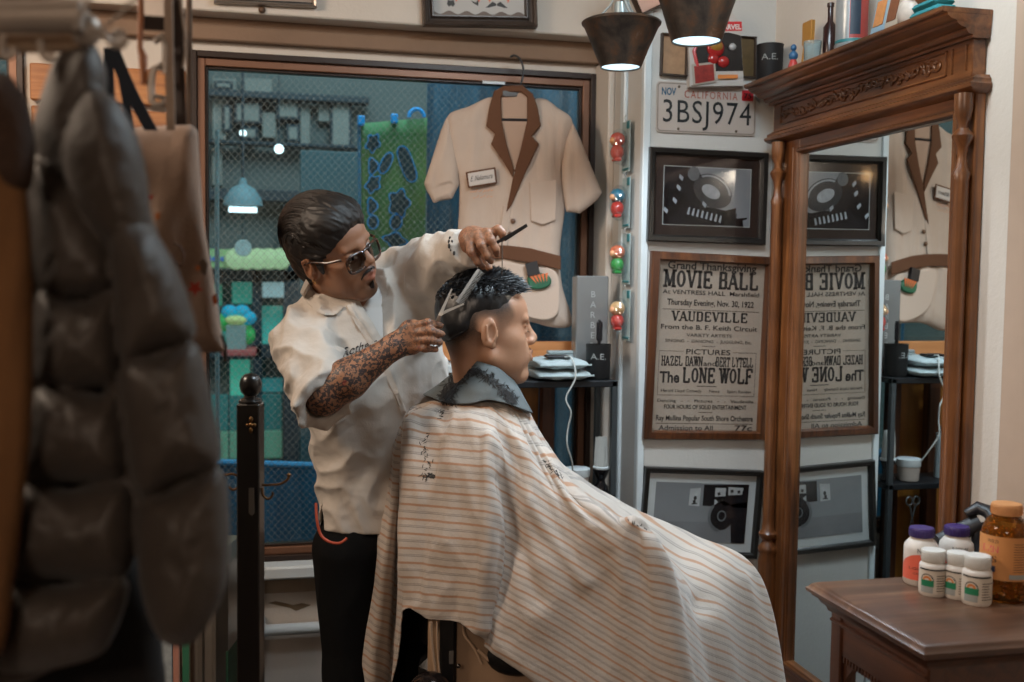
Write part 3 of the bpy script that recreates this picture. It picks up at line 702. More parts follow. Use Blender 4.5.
b.build('capsules', plain('amber capsules', 'c08a4a', .4, var=.25, scale=200), jar)['kind'] = 'stuff'
z = c[2]; l = wrap(c, rj, z + hj * .24, z + hj * .69, -1.5, 1.5, e=.0008).build('label', plain('orange label', 'd08d52', .55, var=.04), jar)
b = wrap_text('WILD', c, rj, z + hj * .62, .008, -.5, .02); b.merge(wrap_text('S', c, rj, z + hj * .42, .016, -.42, .009)); 
for k in range(12): b.merge(wrap(c, rj, z + hj * (.62 - .026 * k), z + hj * (.625 - .026 * k), .35, .35 + random.uniform(.6, .95), e=.0012))
b.build('print', m_dk, l)
b = wrap_text('E.ZN', c, rj, z + hj * .52, .017, -.62, .03); b.build('print_red', plain('pink red print', 'd3455c', .5), l)
wrap(c, rj, z + hj * .32, z + hj * .38, -1.1, -.35, e=.0012).build('print_navy', plain('navy print', '23304a', .5), l)
wrap(c, rj, z + hj * .26, z + hj * .31, .2, .95, e=.0012).build('print_grey', m_gry, l)
# ---- hair clipper and cable behind the bottles
m_blk = plain('black plastic', '17161a', .4); m_blk2 = plain('dark grey rubber', '2c2d31', .5)
c = at_z(975, 566, ZT)
cl = thing('hair_dryer', 'black hair dryer lying on the table behind the bottles', 'hair dryer', c)
P = [at_z(925, 567, ZT) + V(0, 0, .032), at_z(945, 566, ZT) + V(0, 0, .045), at_z(965, 566, ZT) + V(0, 0, .062)]
MB().tube([at_d(938, 541, 2.035), at_d(952, 535, 2.035), at_d(966, 529, 2.03), at_d(980, 523, 2.025)], [.013, .015, .017, .018], 16).build('barrel', m_blk2, cl)
MB().tube([at_d(966, 514, 2.03), at_d(978, 508, 2.025), at_d(990, 512, 2.01), at_d(996, 524, 1.99)], [.010, .016, .016, .012], 14, flat=.8).build('housing', m_blk, cl)
MB().tube([at_d(978, 522, 2.025), at_d(979, 545, 2.02), at_d(980, 562, 2.0)], [.014, .014, .012], 12).build('handle', m_blk, cl)
pts = catmull([at_z(962, 560, ZT) + V(0, 0, .004), at_z(972, 563, ZT) + V(0, 0, .012), at_z(984, 566, ZT) + V(0, 0, .004), at_z(996, 562, ZT) + V(0, 0, .02), at_z(1012, 565, ZT) + V(0, 0, .004)], 8)
MB().tube(pts, .0035, 8).build('cord', m_blk2, cl)
# ============================================================ THINGS ON TOP OF THE MIRROR CABINET
ZC = 2.0
def on_c(px, X=1.36, z=ZC):
    y_ = 60.0
    for _ in range(30): p_ = at_x(px, y_, X); y_ += (p_[2] - z) * 300
    return V(X, p_[1], z)
def cup_black(c, r, h, label, marks=True):
    o = thing('black_cup', label, 'cup', c, 'matt black cups with white lettering')
    MB().lathe(c, [(r * .9, 0), (r * .95, .003), (r, h * .97), (r * 1.03, h), (r * .95, h), (r * .9, h * .1), (.0001, h * .08)], 30).build('cup_body', plain('matt black cup', '141416', .55), o)
    b = wrap_text('A.E.', c, r * .99, c[2] + h * .58, .024, 0, r * 1.25); b.merge(wrap(c, r, c[2] + h * .2, c[2] + h * .24, -.6, .6, e=.0006)) if False else None
    b.build('lettering', plain('faded white print', '8b8d8c', .7), o); return o
cup_black(on_c(769, 1.365), .037, .110, 'black cup with white letters on the far end of the mirror cornice')
c = on_c(793, 1.325)
f = thing('figurine', 'tiny blue and red figurine on the mirror cornice beside the black cup', 'figurine', c)
MB().lathe(c, [(.012, 0), (.014, .006), (.010, .018), (.007, .026)], 16).build('figurine_base', plain('toy red', 'b03a34', .4), f)
MB().lathe(c + V(0, 0, .024), [(.006, 0), (.011, .006), (.012, .014), (.007, .022), (.0001, .025)], 16).build('figurine_body', plain('toy blue', '2d5a80', .4), f)
MB().ell(c + V(0, 0, .056), (.008, .008, .009), 14, 8).build('figurine_head', plain('toy blue', '2d5a80', .4), f)
c = on_c(806, 1.37)
f = thing('mini_easel', 'small yellow wooden easel standing on the mirror cornice', 'easel', c)
m_yel = plain('yellow wood', 'a9762f', .5, var=.1)
for dx, dy in ((0, -.03), (0, .03)): MB().tube([c + V(0, dy, 0), c + V(.01, dy * .55, .13)], .003, 6).build('leg', m_yel, f)
MB().box(c + V(-.002, -.024, .07), c + V(.004, .024, .13), .002).build('board', m_yel, f)
c = on_c(812, 1.335)
f = thing('glass_tumbler', 'small clear glass tumbler in front of the mini easel', 'glass', c)
m_clear = plain('clear glass', 'c9d8da', .08); m_clear.node_tree.nodes['Principled BSDF'].inputs['Transmission Weight'].default_value = .8; m_clear.node_tree.nodes['Principled BSDF'].inputs['IOR'].default_value = 1.2
MB().lathe(c, [(.018, 0), (.02, .003), (.022, .055), (.020, .055), (.018, .006), (.0001, .005)], 24).build('tumbler', m_clear, f)
c = on_c(829, 1.375)
f = thing('dark_bottle', 'slim dark red bottle behind the large tin on the cornice', 'bottle', c)
MB().lathe(c, [(.016, 0), (.017, .004), (.017, .09), (.007, .105), (.007, .14), (.009, .141), (.009, .15), (.0001, .151)], 20).build('bottle_glass', plain('bottle dark red', '2b1513', .25), f)
c = on_c(851, 1.345)
f = thing('collector_tin', 'large pale tin with a dark blue and red label on the cornice', 'tin', c)
MB().lathe(c, [(.037, 0), (.039, .003), (.039, .012), (.037, .014), (.037, .15), (.039, .152), (.0001, .153)], 36).build('tin_body', plain('tin silver', 'a2a5a5', .3, .5, var=.25, scale=50), f)
z = c[2]; l = wrap(c, .037, z + .022, z + .148, -.15, 1.35).build('label', plain('tin red', '9a3a33', .5, var=.2, scale=60), f)
wrap(c, .037, z + .03, z + .135, -.1, .55, e=.0009).build('label_panel', plain('tin navy', '1b2b3a', .5), l)
wrap(c, .037, z + .0145, z + .021, -1.4, 1.4, e=.0009).build('label_stripe', plain('tin teal', '2f7474', .5), l)
for k, (px, c1, c2, rot, lab) in enumerate(((880, '8fa7b4', 'c8854f', .55, 'leaning blue and white card packet with orange print on the cornice'), (893, 'b0a08e', '7a4a30', .7, 'beige card packet leaning behind the blue one on the cornice'))):
    c = on_c(px, 1.35); f = thing('card_packet', lab, 'packet', c, 'packets leaning on the cornice')
    A = MB().box((-.012, -.034, 0), (-.006, .034, .12), .002); R_ = lambda p: c + V(p[0] * math.cos(rot * .3), p[1] * math.cos(rot) + p[2] * math.sin(rot) * -.0 + .35 * p[2] * -1, p[2] * math.cos(rot * .5) + 0 * p[1])
    A.xf(R_).build('card', plain(f'packet {c1}', c1, .4), f)
    A = MB().box((-.0135, -.02, .03), (-.012, .026, .085), .0005); A.xf(R_).build('print', plain(f'packet print {c2}', c2, .5, var=.3, scale=90), f)
c = on_c(908, 1.34)
f = thing('white_toy', 'white toy lump with brown patches on the near half of the cornice', 'toy', c)
MB().ell(c + V(0, 0, .032), (.02, .03, .032)).build('toy_body', plain('toy white', 'b9aca0', .5, var=.3, scale=60), f); MB().ell(c + V(-.005, -.022, .068), (.014, .016, .015)).build('toy_head', plain('toy brown', '7a5138', .5), f)
c = on_c(930, 1.335)
f = thing('folded_cloth', 'teal and orange folded cloth at the near end of the cornice', 'cloth', c)
vs = MB().box(c + V(-.02, -.05, 0), c + V(.035, .05, .018), .008).box(c + V(-.018, -.045, .018), c + V(.03, .045, .034), .008); vs.build('cloth_fold', plain('teal cloth', '24757a', .9, var=.1, bump=.4), f)
MB().box(c + V(-.016, -.035, .034), c + V(.03, .04, .055), .009).build('top_fold', plain('orange cloth', 'b8754f', .9, var=.1, bump=.4), f)
# ============================================================ PICTURES AND PLATES ON THE PIER
UX, UZ = V(1, 0, 0), V(0, 0, 1)
def tilted(corners, Y, th=0.0):
    return [at_y(x, y, Y) for x, y in corners]
def frame_on(name, label, cat, corners, Y, wid, depth, m_fr, mat_w=0, m_mat=None, m_pic=None, glass=True, group=None, wall=YP, prof=None):
    """picture frame whose outer corners (tl,tr,br,bl) are given; returns thing, local->world fn of the picture area"""
    P = [at_y(x, y, Y) for x, y in corners]; c = sum(P) / 4
    U = nrm((P[1] - P[0]) + (P[2] - P[3])); Wd = nrm(np.cross(U, V(0, 1, 0))) * -1
    if Wd[2] < 0: Wd = -Wd
    w = (np.linalg.norm(P[1] - P[0]) + np.linalg.norm(P[2] - P[3])) / 2; h = (np.linalg.norm(P[3] - P[0]) + np.linalg.norm(P[2] - P[1])) / 2
    N = V(0, -1, 0); o = thing(name, label, cat, c, group)
    L = lambda u, v, n=0: c + U * u + Wd * v + N * n
    prof = prof or [(0, 0), (0, .8), (.15, 1), (.7, .9), (.85, .6), (1, .5), (1, 0)]
    back = (wall - .001) - Y    # distance behind plane Y to the wall
    R = []
    for sx, sy in ((-1, -1), (1, -1), (1, 1), (-1, 1)):
        R.append([L(sx * (w / 2 - a * wid), sy * (h / 2 - a * wid), -back + bb * (depth + back)) for a, bb in prof])
    MB().rings(R, False, True).build('frame', m_fr, o, ang=25)
    iw, ih = w / 2 - wid, h / 2 - wid
    b = MB(); quad(b, [L(-iw - .002, -ih - .002, -back * .4), L(iw + .002, -ih - .002, -back * .4), L(iw + .002, ih + .002, -back * .4), L(-iw - .002, ih + .002, -back * .4)]).build('mat_board' if m_mat else 'backing', m_mat or m_pic, o, smooth=False)
    return o, L, iw, ih, -back * .4
def rectq(L, u0, u1, v0, v1, n): return [L(u0, v0, n), L(u1, v0, n), L(u1, v1, n), L(u0, v1, n)]
m_blf = plain('black frame', '1b1917', .35, coat=.2); m_glass_pic = None
def gloss(name, c, var=0, scale=6, rough=.12): return plain(name, c, rough, var=var, scale=scale, spec=.5, coat=.3)
# upper motorcycle photograph
o, L, iw, ih, n0 = frame_on('framed_photograph', 'black framed black and white photograph of a motorcycle rear, hung below the licence plate', 'picture', [(650, 147), (768, 153), (764, 245), (646, 241)], YP - .012, .020, .014, m_blf, m_mat=gloss('dark brown mat', '2e2623'), group=None)
pw, ph = iw - .028, ih - .030
p = MB(); quad(p, rectq(L, -pw - .002, pw + .002, -ph - .002, ph + .002, n0 + .0006)).build('mat_edge', m_gry, o, smooth=False)
p = MB(); quad(p, rectq(L, -pw, pw, -ph, ph, n0 + .001)); p = p.build('photo_print', gloss('photo grey', '77797c', .3, 4), o, smooth=False)
def pol(L, uv, n, b=None): b = b or MB(); b.add([L(u * pw, v * ph, n) for u, v in uv], [tuple(range(len(uv)))]); return b
def ringp(L, cu, cv, ru, rv, rot, n, w, b, k=28, a0=0, a1=2 * PI):
    P = []
    for i in range(k + 1):
        a = a0 + (a1 - a0) * i / k
        for q in (1, 1 - w):
            x, y = ru * q * math.cos(a), rv * q * math.sin(a); P.append(L(cu * pw + (x * math.cos(rot) - y * math.sin(rot)), cv * ph + (x * math.sin(rot) + y * math.cos(rot)), n))
    b.add(P, [(2 * i, 2 * i + 1, 2 * i + 3, 2 * i + 2) for i in range(k)]); return b
def disc(L, cu, cv, ru, rv, rot, n, b, k=24): return b.add([L(cu * pw + ru * math.cos(a) * math.cos(rot) - rv * math.sin(a) * math.sin(rot), cv * ph + ru * math.cos(a) * math.sin(rot) + rv * math.sin(a) * math.cos(rot), n) for a in [2 * PI * i / k for i in range(k)]], [tuple(range(k))])
e = n0 + .0014
b = MB(); pol(L, [(-1, 1), (-.25, 1), (-.1, .55), (-.2, .2), (.0, -.35), (.3, -.42), (.7, -.55), (.68, -.98), (-.1, -1), (-1, -1)], e, b); b.build('print_dark', gloss('photo black', '1d1c1e', .5, 40), p, smooth=False)
b = MB(); disc(L, .12, .2, .062, .045, -.45, e + .0002, b); b.build('print_fender', gloss('photo dark grey', '2f3032', .2, 20), p, smooth=False)
b = MB(); disc(L, .08, .18, .030, .018, -.45, e + .0004, b); b.build('print_light_grey', gloss('photo light grey', '8d8f92', .4, 60), p, smooth=False)
b = MB(); disc(L, -.33, .78, .018, .020, 0, e + .0004, b); b.build('print_lamp', gloss('photo mid grey2', '55585a', .3, 60), p, smooth=False)
b = MB(); ringp(L, .12, .22, .058, .040, -.45, e + .0005, .12, b, a0=.3, a1=2.6)
for k in range(8): u = -.42 + k * .105; pol(L, [(u, -.38 - k * .035), (u + .035, -.40 - k * .035), (u + .01, -.66 - k * .035), (u - .045, -.62 - k * .035)], e + .0005, b)
for u, v in ((-.78, -.05), (-.7, .4), (-.65, .75), (-.98, -.4), (-.1, -.15)): pol(L, [(u, v), (u + .09, v - .12), (u + .06, v - .25), (u - .02, v - .12)], e + .0005, b)
b.build('print_highlight', gloss('photo highlight', '84888c', .3, 60), p, smooth=False)
b = MB(); pol(L, [(.35, -.50), (.68, -.35), (.66, -.85), (.32, -.95)], e + .0003, b); pol(L, [(.68, -.72), (.95, -.68), (.93, -.74), (.84, -.78), (.86, -1), (.68, -1)], e + .0003, b); pol(L, [(-1, -1), (-.45, -.2), (-.55, .1), (-1, .35)], e + .0003, b)
b.build('print_black', gloss('photo jet black', '121214'), p, smooth=False)
glm = NT('picture glass'); tr = glm.n('BsdfTransparent'); gg = glm.n('BsdfGlossy'); gg.inputs['Roughness'].default_value = .06; mx = glm.n('MixShader'); mx.inputs[0].default_value = .05; glm.l(tr.outputs[0], mx.inputs[1]); glm.l(gg.outputs[0], mx.inputs[2]); glm.l(mx.outputs[0], glm.o.inputs[0])
def glassp(o, L, iw, ih, n): MB().add(rectq(L, -iw - .001, iw + .001, -ih - .001, ih + .001, n), [(0, 1, 2, 3)]).build('glass', glm.m, o, smooth=False)
glassp(o, L, iw, ih, n0 + .004)
# lower motorcycle photograph
o, L, iw, ih, n0 = frame_on('framed_photograph', 'black framed photograph of a motorcycle wheel with pale mat, lowest on the pier', 'picture', [(643, 467), (762, 470), (757, 559), (640, 556)], YP - .012, .017, .014, m_blf, m_mat=gloss('pale mat', 'b5b8b7'))
pw, ph = iw - .022, ih - .026
p = MB(); quad(p, rectq(L, -pw, pw, -ph, ph, n0 + .001)); p = p.build('photo_print', gloss('photo wall grey', '787b7d', .2, 8), o, smooth=False); e = n0 + .0014
b = MB(); pol(L, [(-1, -.3), (1, -.3), (1, -1), (-1, -1)], e, b); b.build('print_ground', gloss('photo ground', '6e7072', .3, 10), p, smooth=False)
b = MB(); pol(L, [(.02, .95), (1, 1), (1, .2), (.02, .25)], e + .0002, b); pol(L, [(.62, .3), (1, .4), (1, -1), (.7, -1)], e + .0002, b); disc(L, .45, -.08, .038, .042, 0, e + .0006, b); pol(L, [(.2, .55), (.75, .62), (.9, .4), (.5, .25)], e + .0006, b)
b.build('print_dark', gloss('photo black', '1d1c1e', .5, 40), p, smooth=False)
b = MB(); pol(L, [(-.27, .8), (-.04, .84), (-.05, .22), (-.28, .24)], e + .0004, b); pol(L, [(.27, .86), (.5, .86), (.5, .3), (.27, .25)], e + .0004, b); pol(L, [(.55, .9), (.88, .88), (.86, .65), (.56, .62)], e + .0004, b)
b.build('print_sign', gloss('photo white', 'a3a6a6', .3, 40), p, smooth=False)
b = MB(); disc(L, -.15, .5, .005, .006, 0, e + .0006, b); [pol(L, [(u, v), (u + .06, v + .02), (u + .07, v - .08), (u + .01, v - .1)], e + .0007, b) for u, v in ((-.2, .42), (.32, .7), (.4, .5), (.33, .45), (.6, .8), (.75, .78))]
pol(L, [(-.22, .32), (-.1, .33), (-.1, .29), (-.22, .28)], e + .0006, b); b.build('print_mark', m_blf, p, smooth=False)
b = MB(); ringp(L, .43, -.1, .040, .046, 0, e + .0010, .2, b, a0=2.3, a1=4.6); ringp(L, .45, -.08, .014, .016, 0, e + .0010, .25, b); b.build('print_highlight', gloss('photo mid grey', '5d6062', .3, 60), p, smooth=False)
glassp(o, L, iw, ih, n0 + .004)
# theatre poster
m_oakf = wood('oak frame', '2a1409', '593014', '7d4a24', 'Z', .4, .8, .2)
o, L, iw, ih, n0 = frame_on('framed_poster', 'oak framed old theatre bill with bold black lettering', 'poster', [(652, 252), (771, 256), (768, 441), (642, 438)], YP - .012, .026, .016, m_oakf, m_mat=gloss('old paper', '988a7c', .08, 9, rough=.4), prof=[(0, 0), (0, .7), (.12, .85), (.8, 1), (.92, .8), (1, .5), (1, 0)])
U_ = nrm(L(1, 0) - L(0, 0)); W_ = nrm(L(0, 1) - L(0, 0)); n1 = n0 + .0008
SLAB = {  # slab serif capitals: strokes (x0,y0,x1,y1,heavy) on a 0..1 x 0..1 cell, curves as polylines
 'A': [(.06, 0, .42, 1, 0), (.42, 1, .86, 0, 1), (.2, .33, .7, .33, 0), '~06~86'], 'B': [(.2, 0, .2, 1, 1), (.06, 1, .76, 1, 0), (.2, .52, .80, .52, 0), (.06, 0, .80, 0, 0), (.74, .54, .74, .97, 1), (.78, .03, .78, .5, 1)],
 'C': [(.16, .15, .16, .85, 1), (.2, 1, .7, 1, 0), (.2, 0, .7, 0, 0), (.78, .72, .78, .95, 0), (.78, .08, .78, .25, 0)], 'D': [(.2, 0, .2, 1, 1), (.05, 1, .78, 1, 0), (.05, 0, .78, 0, 0), (.8, .07, .8, .93, 1)],
 'E': [(.2, 0, .2, 1, 1), (.2, 1, .82, 1, 0), (.2, .5, .6, .5, 0), (.2, 0, .84, 0, 0), (.84, .74, .84, 1, 0), (.86, 0, .86, .26, 0), (.6, .38, .6, .62, 0)], 'F': [(.2, 0, .2, 1, 1), (.2, 1, .82, 1, 0), (.2, .5, .6, .5, 0), (.84, .74, .84, 1, 0), (.6, .38, .6, .62, 0), '~20'],
 'G': [(.16, .15, .16, .85, 1), (.2, 1, .7, 1, 0), (.2, 0, .7, 0, 0), (.78, .72, .78, .95, 0), (.76, 0, .76, .4, 1), (.6, .42, .9, .42, 0)], 'H': [(.2, 0, .2, 1, 1), (.78, 0, .78, 1, 1), (.2, .52, .78, .52, 0), '~20~78^20^78'],
 'I': [(.5, 0, .5, 1, 1), '~50^50'], 'J': [(.6, .12, .6, 1, 1), (.2, 0, .55, 0, 0), (.18, .08, .18, .3, 1), '^60'], 'K': [(.2, 0, .2, 1, 1), (.25, .4, .74, 1, 0), (.4, .58, .78, 0, 1), '~20~80^20^76'], 'L': [(.2, 0, .2, 1, 1), (.2, 0, .82, 0, 0), (.84, 0, .84, .3, 0), '^20'],
 'M': [(.14, 0, .14, 1, 0), (.16, 1, .5, .05, 1), (.5, .05, .82, 1, 0), (.84, 0, .84, 1, 1), '~14~84^12^86'], 'N': [(.16, 0, .16, 1, 0), (.2, 1, .78, 0, 1), (.8, 0, .8, 1, 0), '~16^14^80'], 'O': [(.16, .15, .16, .85, 1), (.84, .15, .84, .85, 1), (.22, 1, .78, 1, 0), (.22, 0, .78, 0, 0)],
 'P': [(.2, 0, .2, 1, 1), (.2, 1, .66, 1, 0), (.2, .46, .66, .46, 0), (.78, .56, .78, .9, 1), '~20'], 'R': [(.2, 0, .2, 1, 1), (.2, 1, .76, 1, 0), (.2, .5, .76, .5, 0), (.76, .52, .76, .96, 1), (.5, .5, .8, 0, 1), '~20~84'], 'S': [(.2, .58, .2, .88, 1), (.78, .12, .78, .42, 1), (.26, 1, .7, 1, 0), (.26, 0, .7, 0, 0), (.22, .56, .76, .44, 1)],
 'T': [(.5, 0, .5, 1, 1), (.1, 1, .9, 1, 0), (.1, .74, .1, 1, 0), (.9, .74, .9, 1, 0), '~50'], 'U': [(.2, .05, .2, 1, 1), (.8, .05, .8, 1, 0), (.26, 0, .74, 0, 0), '^20^80'], 'V': [(.14, 1, .5, 0, 1), (.5, 0, .84, 1, 0), '^14^84'], 'W': [(.06, 1, .3, 0, 1), (.3, 0, .5, 1, 0), (.5, 1, .72, 0, 1), (.72, 0, .94, 1, 0), '^06^50^94'],
 'Y': [(.14, 1, .5, .5, 1), (.5, .5, .84, 1, 0), (.5, 0, .5, .5, 1), '~50^14^84'], 'Z': [(.16, 1, .8, 1, 0), (.8, 1, .2, 0, 1), (.16, 0, .84, 0, 0), (.16, .75, .16, 1, 0), (.86, 0, .86, .26, 0)]}
NARROW = {'I': .55}
def slab(b, txt, u0, u1, v, h, n, hw=.24, lw=.085):
    tot = sum(NARROW.get(ch, 1.15 if ch in 'MW' else 1) if ch != ' ' else .5 for ch in txt); cw = (u1 - u0) / tot; x = u0
    def oval(x, k):
        P = []
        for i in range(25):
            a = 2 * PI * i / 24
            for rx, ry in ((.44, .5), (.44 - hw, .5 - lw)): P.append(L(x + (.5 + rx * math.cos(a)) * k * cw, v + (.5 + ry * math.sin(a)) * h, n))
        b.add(P, [(2 * i, 2 * i + 1, 2 * i + 3, 2 * i + 2) for i in range(24)])
    def bar(xa, ya, xb, yb, w):
        A = np.array([x + xa * k * cw, v + ya * h]); B = np.array([x + xb * k * cw, v + yb * h]); d = B - A; ln_ = np.linalg.norm(d) + 1e-9; d /= ln_; q = np.array([-d[1], d[0]]) * w / 2
        b.add([L(*(A - q), n), L(*(B - q), n), L(*(B + q), n), L(*(A + q), n)], [(0, 1, 2, 3)])
    for ch in txt:
        if ch == ' ': x += .5 * cw; continue
        k = NARROW.get(ch, 1.15 if ch in 'MW' else 1)
        if ch == 'O': oval(x, k); x += k * cw; continue
        if ch == 'I':
            bar(.5, 0, .5, 1, hw * cw); bar(.12, .04, .88, .04, lw * h); bar(.12, .96, .88, .96, lw * h); x += k * cw; continue
        for s_ in SLAB.get(ch, []):
            if isinstance(s_, str):
                for i in range(0, len(s_), 3): c0 = int(s_[i + 1:i + 3]) / 100; yy_ = .04 if s_[i] == '~' else .96; bar(c0 - .19, yy_, c0 + .19, yy_, lw * h)
                continue
            xa, ya, xb, yb, hv = s_; w = (hw * cw if hv else lw * h) * (1 if hv else (1 if abs(ya - yb) < .05 else .9))
            if abs(ya - yb) < .01: ya = yb = min(max(ya, .04), .96)
            bar(xa * .92 + .04, ya, xb * .92 + .04, yb, w)
        x += k * cw
    return b
T = MB(); PW = iw * .93
def row(v, s_, w, bold=.0, txt='', u=0, al='CENTER'): T.merge(text_mesh(txt, s_, L(u, v, n1), U_, W_, w * 2 * PW if w else None, bold, align=al))
H = ih * 2
def vy(fr): return ih - fr * H     # fraction from the top of the visible paper
row(vy(.042), .030, .90, .022, 'Grand Thanksgiving')
slab(T, 'MOVIE BALL', -PW * .97, PW * .97, vy(.150), .048, n1, .28, .15)
row(vy(.190), .017, .98, .008, 'At VENTRESS HALL  Marshfield')
row(vy(.255), .024, .88, .018, 'Thursday Evening, Nov. 30, 1922')
T.add(rectq(L, -PW * .97, PW, vy(.283), vy(.280), n1), [(0, 1, 2, 3)])
slab(T, 'VAUDEVILLE', -PW * .78, PW * .78, vy(.348), .027, n1, .26, .15)
row(vy(.398), .019, .98, .012, 'From the B. F. Keith Circuit')
row(vy(.440), .013, .46, .006, 'VARIETY ARTISTS'); row(vy(.475), .012, .88, .004, 'SINGING  -  DANCING  -  JUGGLING, Etc.')
T.add(rectq(L, -.02, .02, vy(.497), vy(.494), n1), [(0, 1, 2, 3)])
row(vy(.545), .021, .45, .010, 'PICTURES')
f1, f2, g1, g2 = -PW * .99, PW * .99, vy(.53), vy(.79)
for a, c_, d_, e_ in ((f1, -PW * .5, g1, g1 + .001), (PW * .5, f2, g1, g1 + .001), (f1, f2, g2, g2 - .001), (f1, f1 + .001, g2, g1), (f2 - .001, f2, g2, g1)): T.add(rectq(L, a, c_, min(d_, e_), max(d_, e_), n1), [(0, 1, 2, 3)])
slab(T, 'HAZEL DAWN', -PW * .94, -PW * .10, vy(.615), .027, n1, .25, .14); row(vy(.612), .020, .13, .01, 'and', u=PW * .04); slab(T, 'BERT LYTELL', PW * .16, PW * .94, vy(.615), .027, n1, .25, .14)
row(vy(.635), .008, .04, 0, 'in')
row(vy(.715), .044, .20, .03, 'The', u=-PW * .76); slab(T, 'LONE WOLF', -PW * .50, PW * .95, vy(.715), .043, n1, .28, .15)
T.add(rectq(L, -.03, .03, vy(.737), vy(.733), n1), [(0, 1, 2, 3)])
row(vy(.772), .012, .92, .006, 'Harold Lloyd Comedy      News      Sport Review')
row(vy(.832), .012, .98, .006, 'Dancing   -   -   Pictures   -   -   Vaudeville')
row(vy(.872), .017, .84, .014, 'FOUR HOURS OF SOLID ENTERTAINMENT')
T.add(rectq(L, -.022, .022, vy(.893), vy(.890), n1), [(0, 1, 2, 3)])
row(vy(.942), .021, .99, .016, 'Ray Mullins Popular South Shore Orchestra')
T.add(rectq(L, -PW * .99, PW * .99, vy(.962), vy(.959), n1), [(0, 1, 2, 3)])
row(vy(1.0), .020, .55, .012, 'Admission to All', u=-PW * .38); row(vy(1.0), .022, .18, .012, '77c', u=PW * .8)
T.build('poster_lettering', plain('letterpress ink', '26211e', .7), o, smooth=False)
glassp(o, L, iw, ih, n0 + .004)
# licence plate
c4 = [(657, 81), (757, 86), (754, 137), (656, 132)]
P = [at_y(x, y, YP - .004) for x, y in c4]; c = sum(P) / 4; U_ = nrm(P[1] - P[0] + P[2] - P[3]); W_ = np.cross(V(0, -1, 0), U_) * -1
W_ = V(-U_[2], 0, U_[0]); w, h = np.linalg.norm(P[1] - P[0]) / 2, np.linalg.norm(P[0] - P[3]) / 2
lp_ = thing('licence_plate', 'white licence plate with black characters above the framed photograph', 'licence plate', c)
L = lambda u, v, n=0: c + U_ * u + W_ * v + V(0, -1, 0) * n
def rrect(L, w, h, r, n, k=5): return [L(sx * (w - r) + r * math.cos(a), sy * (h - r) + r * math.sin(a), n) for sx, sy, a0 in ((1, 1, 0), (-1, 1, PI / 2), (-1, -1, PI), (1, -1, 1.5 * PI)) for a in [a0 + PI / 2 * i / k for i in range(k + 1)]]
MB().prism(rrect(L, w, h, .012, 0), (0, -.0015, 0)).build('plate', plain('plate cream', 'b0a399', .45, var=.06), lp_)
b = MB(); A = rrect(L, w - .003, h - .003, .010, .0022); B = rrect(L, w - .006, h - .006, .008, .0022); n_ = len(A); b.add(A + B, [(i, (i + 1) % n_, n_ + (i + 1) % n_, n_ + i) for i in range(n_)]); b.build('embossed_rim', plain('plate rim', '83776e', .4), lp_)
text_mesh('3BSJ974', .090, L(.002, -h * .58, .0024), U_, W_, w * 1.76, .0, spacing=1.1).build('plate_number', plain('plate black', '1d2022', .45), lp_, smooth=False)
text_mesh('CALIFORNIA', .030, L(.012, h * .40, .0024), U_, W_, w * 1.06, .0, spacing=1.3).build('plate_state', plain('plate red brown', '9c4a38', .5), lp_, smooth=False)
text_mesh('NOV', .028, L(-w * .76, h * .48, .0024), U_, W_, w * .28, .03).build('plate_month', plain('plate blue', '22506a', .5), lp_, smooth=False)
st = MB().add(rectq(L, w * .70, w * .93, h * .40, h * .82, .0024), [(0, 1, 2, 3)]).build('year_sticker', plain('sticker red', 'b3242c', .4), lp_, smooth=False)
text_mesh('75', .020, L(w * .815, h * .50, .0028), U_, W_, w * .15, .02).build('sticker_number', m_blf, st, smooth=False)
for u, v in ((-.56, .82), (-.56, -.84), (.6, -.84)): MB().lathe(L(u * w, v * h, .002), [(.004, 0), (.0035, .0015), (.0001, .002)], 10, (0, -1, 0)).build('screw', plain('old screw', '6b5c50', .4, .6), lp_)
# small frames beside the toy box
m_tile = plain('brown mottled print', '9a7656', .5, var=.45, scale=45)
m_darkf = plain('dark antique frame', '3b2c22', .4, var=.2)
o, L, iw, ih, n0 = frame_on('small_frame', 'small square frame with a mottled brown print, upper left of the licence plate', 'picture', [(661, 33), (688, 35), (687, 77), (661, 75)], YP - .01, .006, .010, m_darkf, m_pic=m_tile)
o, L, iw, ih, n0 = frame_on('small_frame', 'small dark framed brown print between the toy box and the black cup', 'picture', [(736, 36), (757, 37), (755, 78), (735, 77)], YP - .01, .005, .008, m_darkf, m_pic=plain('olive mottled print', '5e4a2c', .5, var=.5, scale=45))
# toy blister package (generic toy)
c4 = [(688, 8), (746, 8), (741, 87), (687, 86)]
P = [at_y(x, y, YP - .03) for x, y in c4]; c = sum(P) / 4; U_ = nrm(P[1] - P[0]); W_ = V(-U_[2], 0, U_[0]); w, h = np.linalg.norm(P[2] - P[3]) / 2, np.linalg.norm(P[0] - P[3]) / 2
L = lambda u, v, n=0: c + U_ * u + W_ * v + V(0, -1, 0) * n
tbx = thing('toy_package', 'white and red toy package hung above the licence plate', 'toy package', c)
MB().prism([L(-w, -h), L(w, -h), L(w * .95, h * .6), L(w * .6, h), L(-w * .6, h), L(-w * .95, h * .6)], (0, .028, 0)).build('package_box', plain('package white', 'bdb5ae', .4), tbx)
pw, ph = w, h
b = MB(); pol(L, [(-.78, -.62), (.98, -.62), (.95, .30), (.5, .38), (-.5, .35), (-.75, .1)], .0006, b).build('package_window', plain('package dark', '1f1d1e', .25), tbx, smooth=False)
b = MB(); b.tube([L(-w * .72, -h * .5, .004), L(-w * .82, -h * .1, .004), L(-w * .6, h * .22, .004), L(-w * .2, h * .34, .004)], .005, 8); b.build('package_edge', plain('package red', 'b02a2a', .35), tbx)
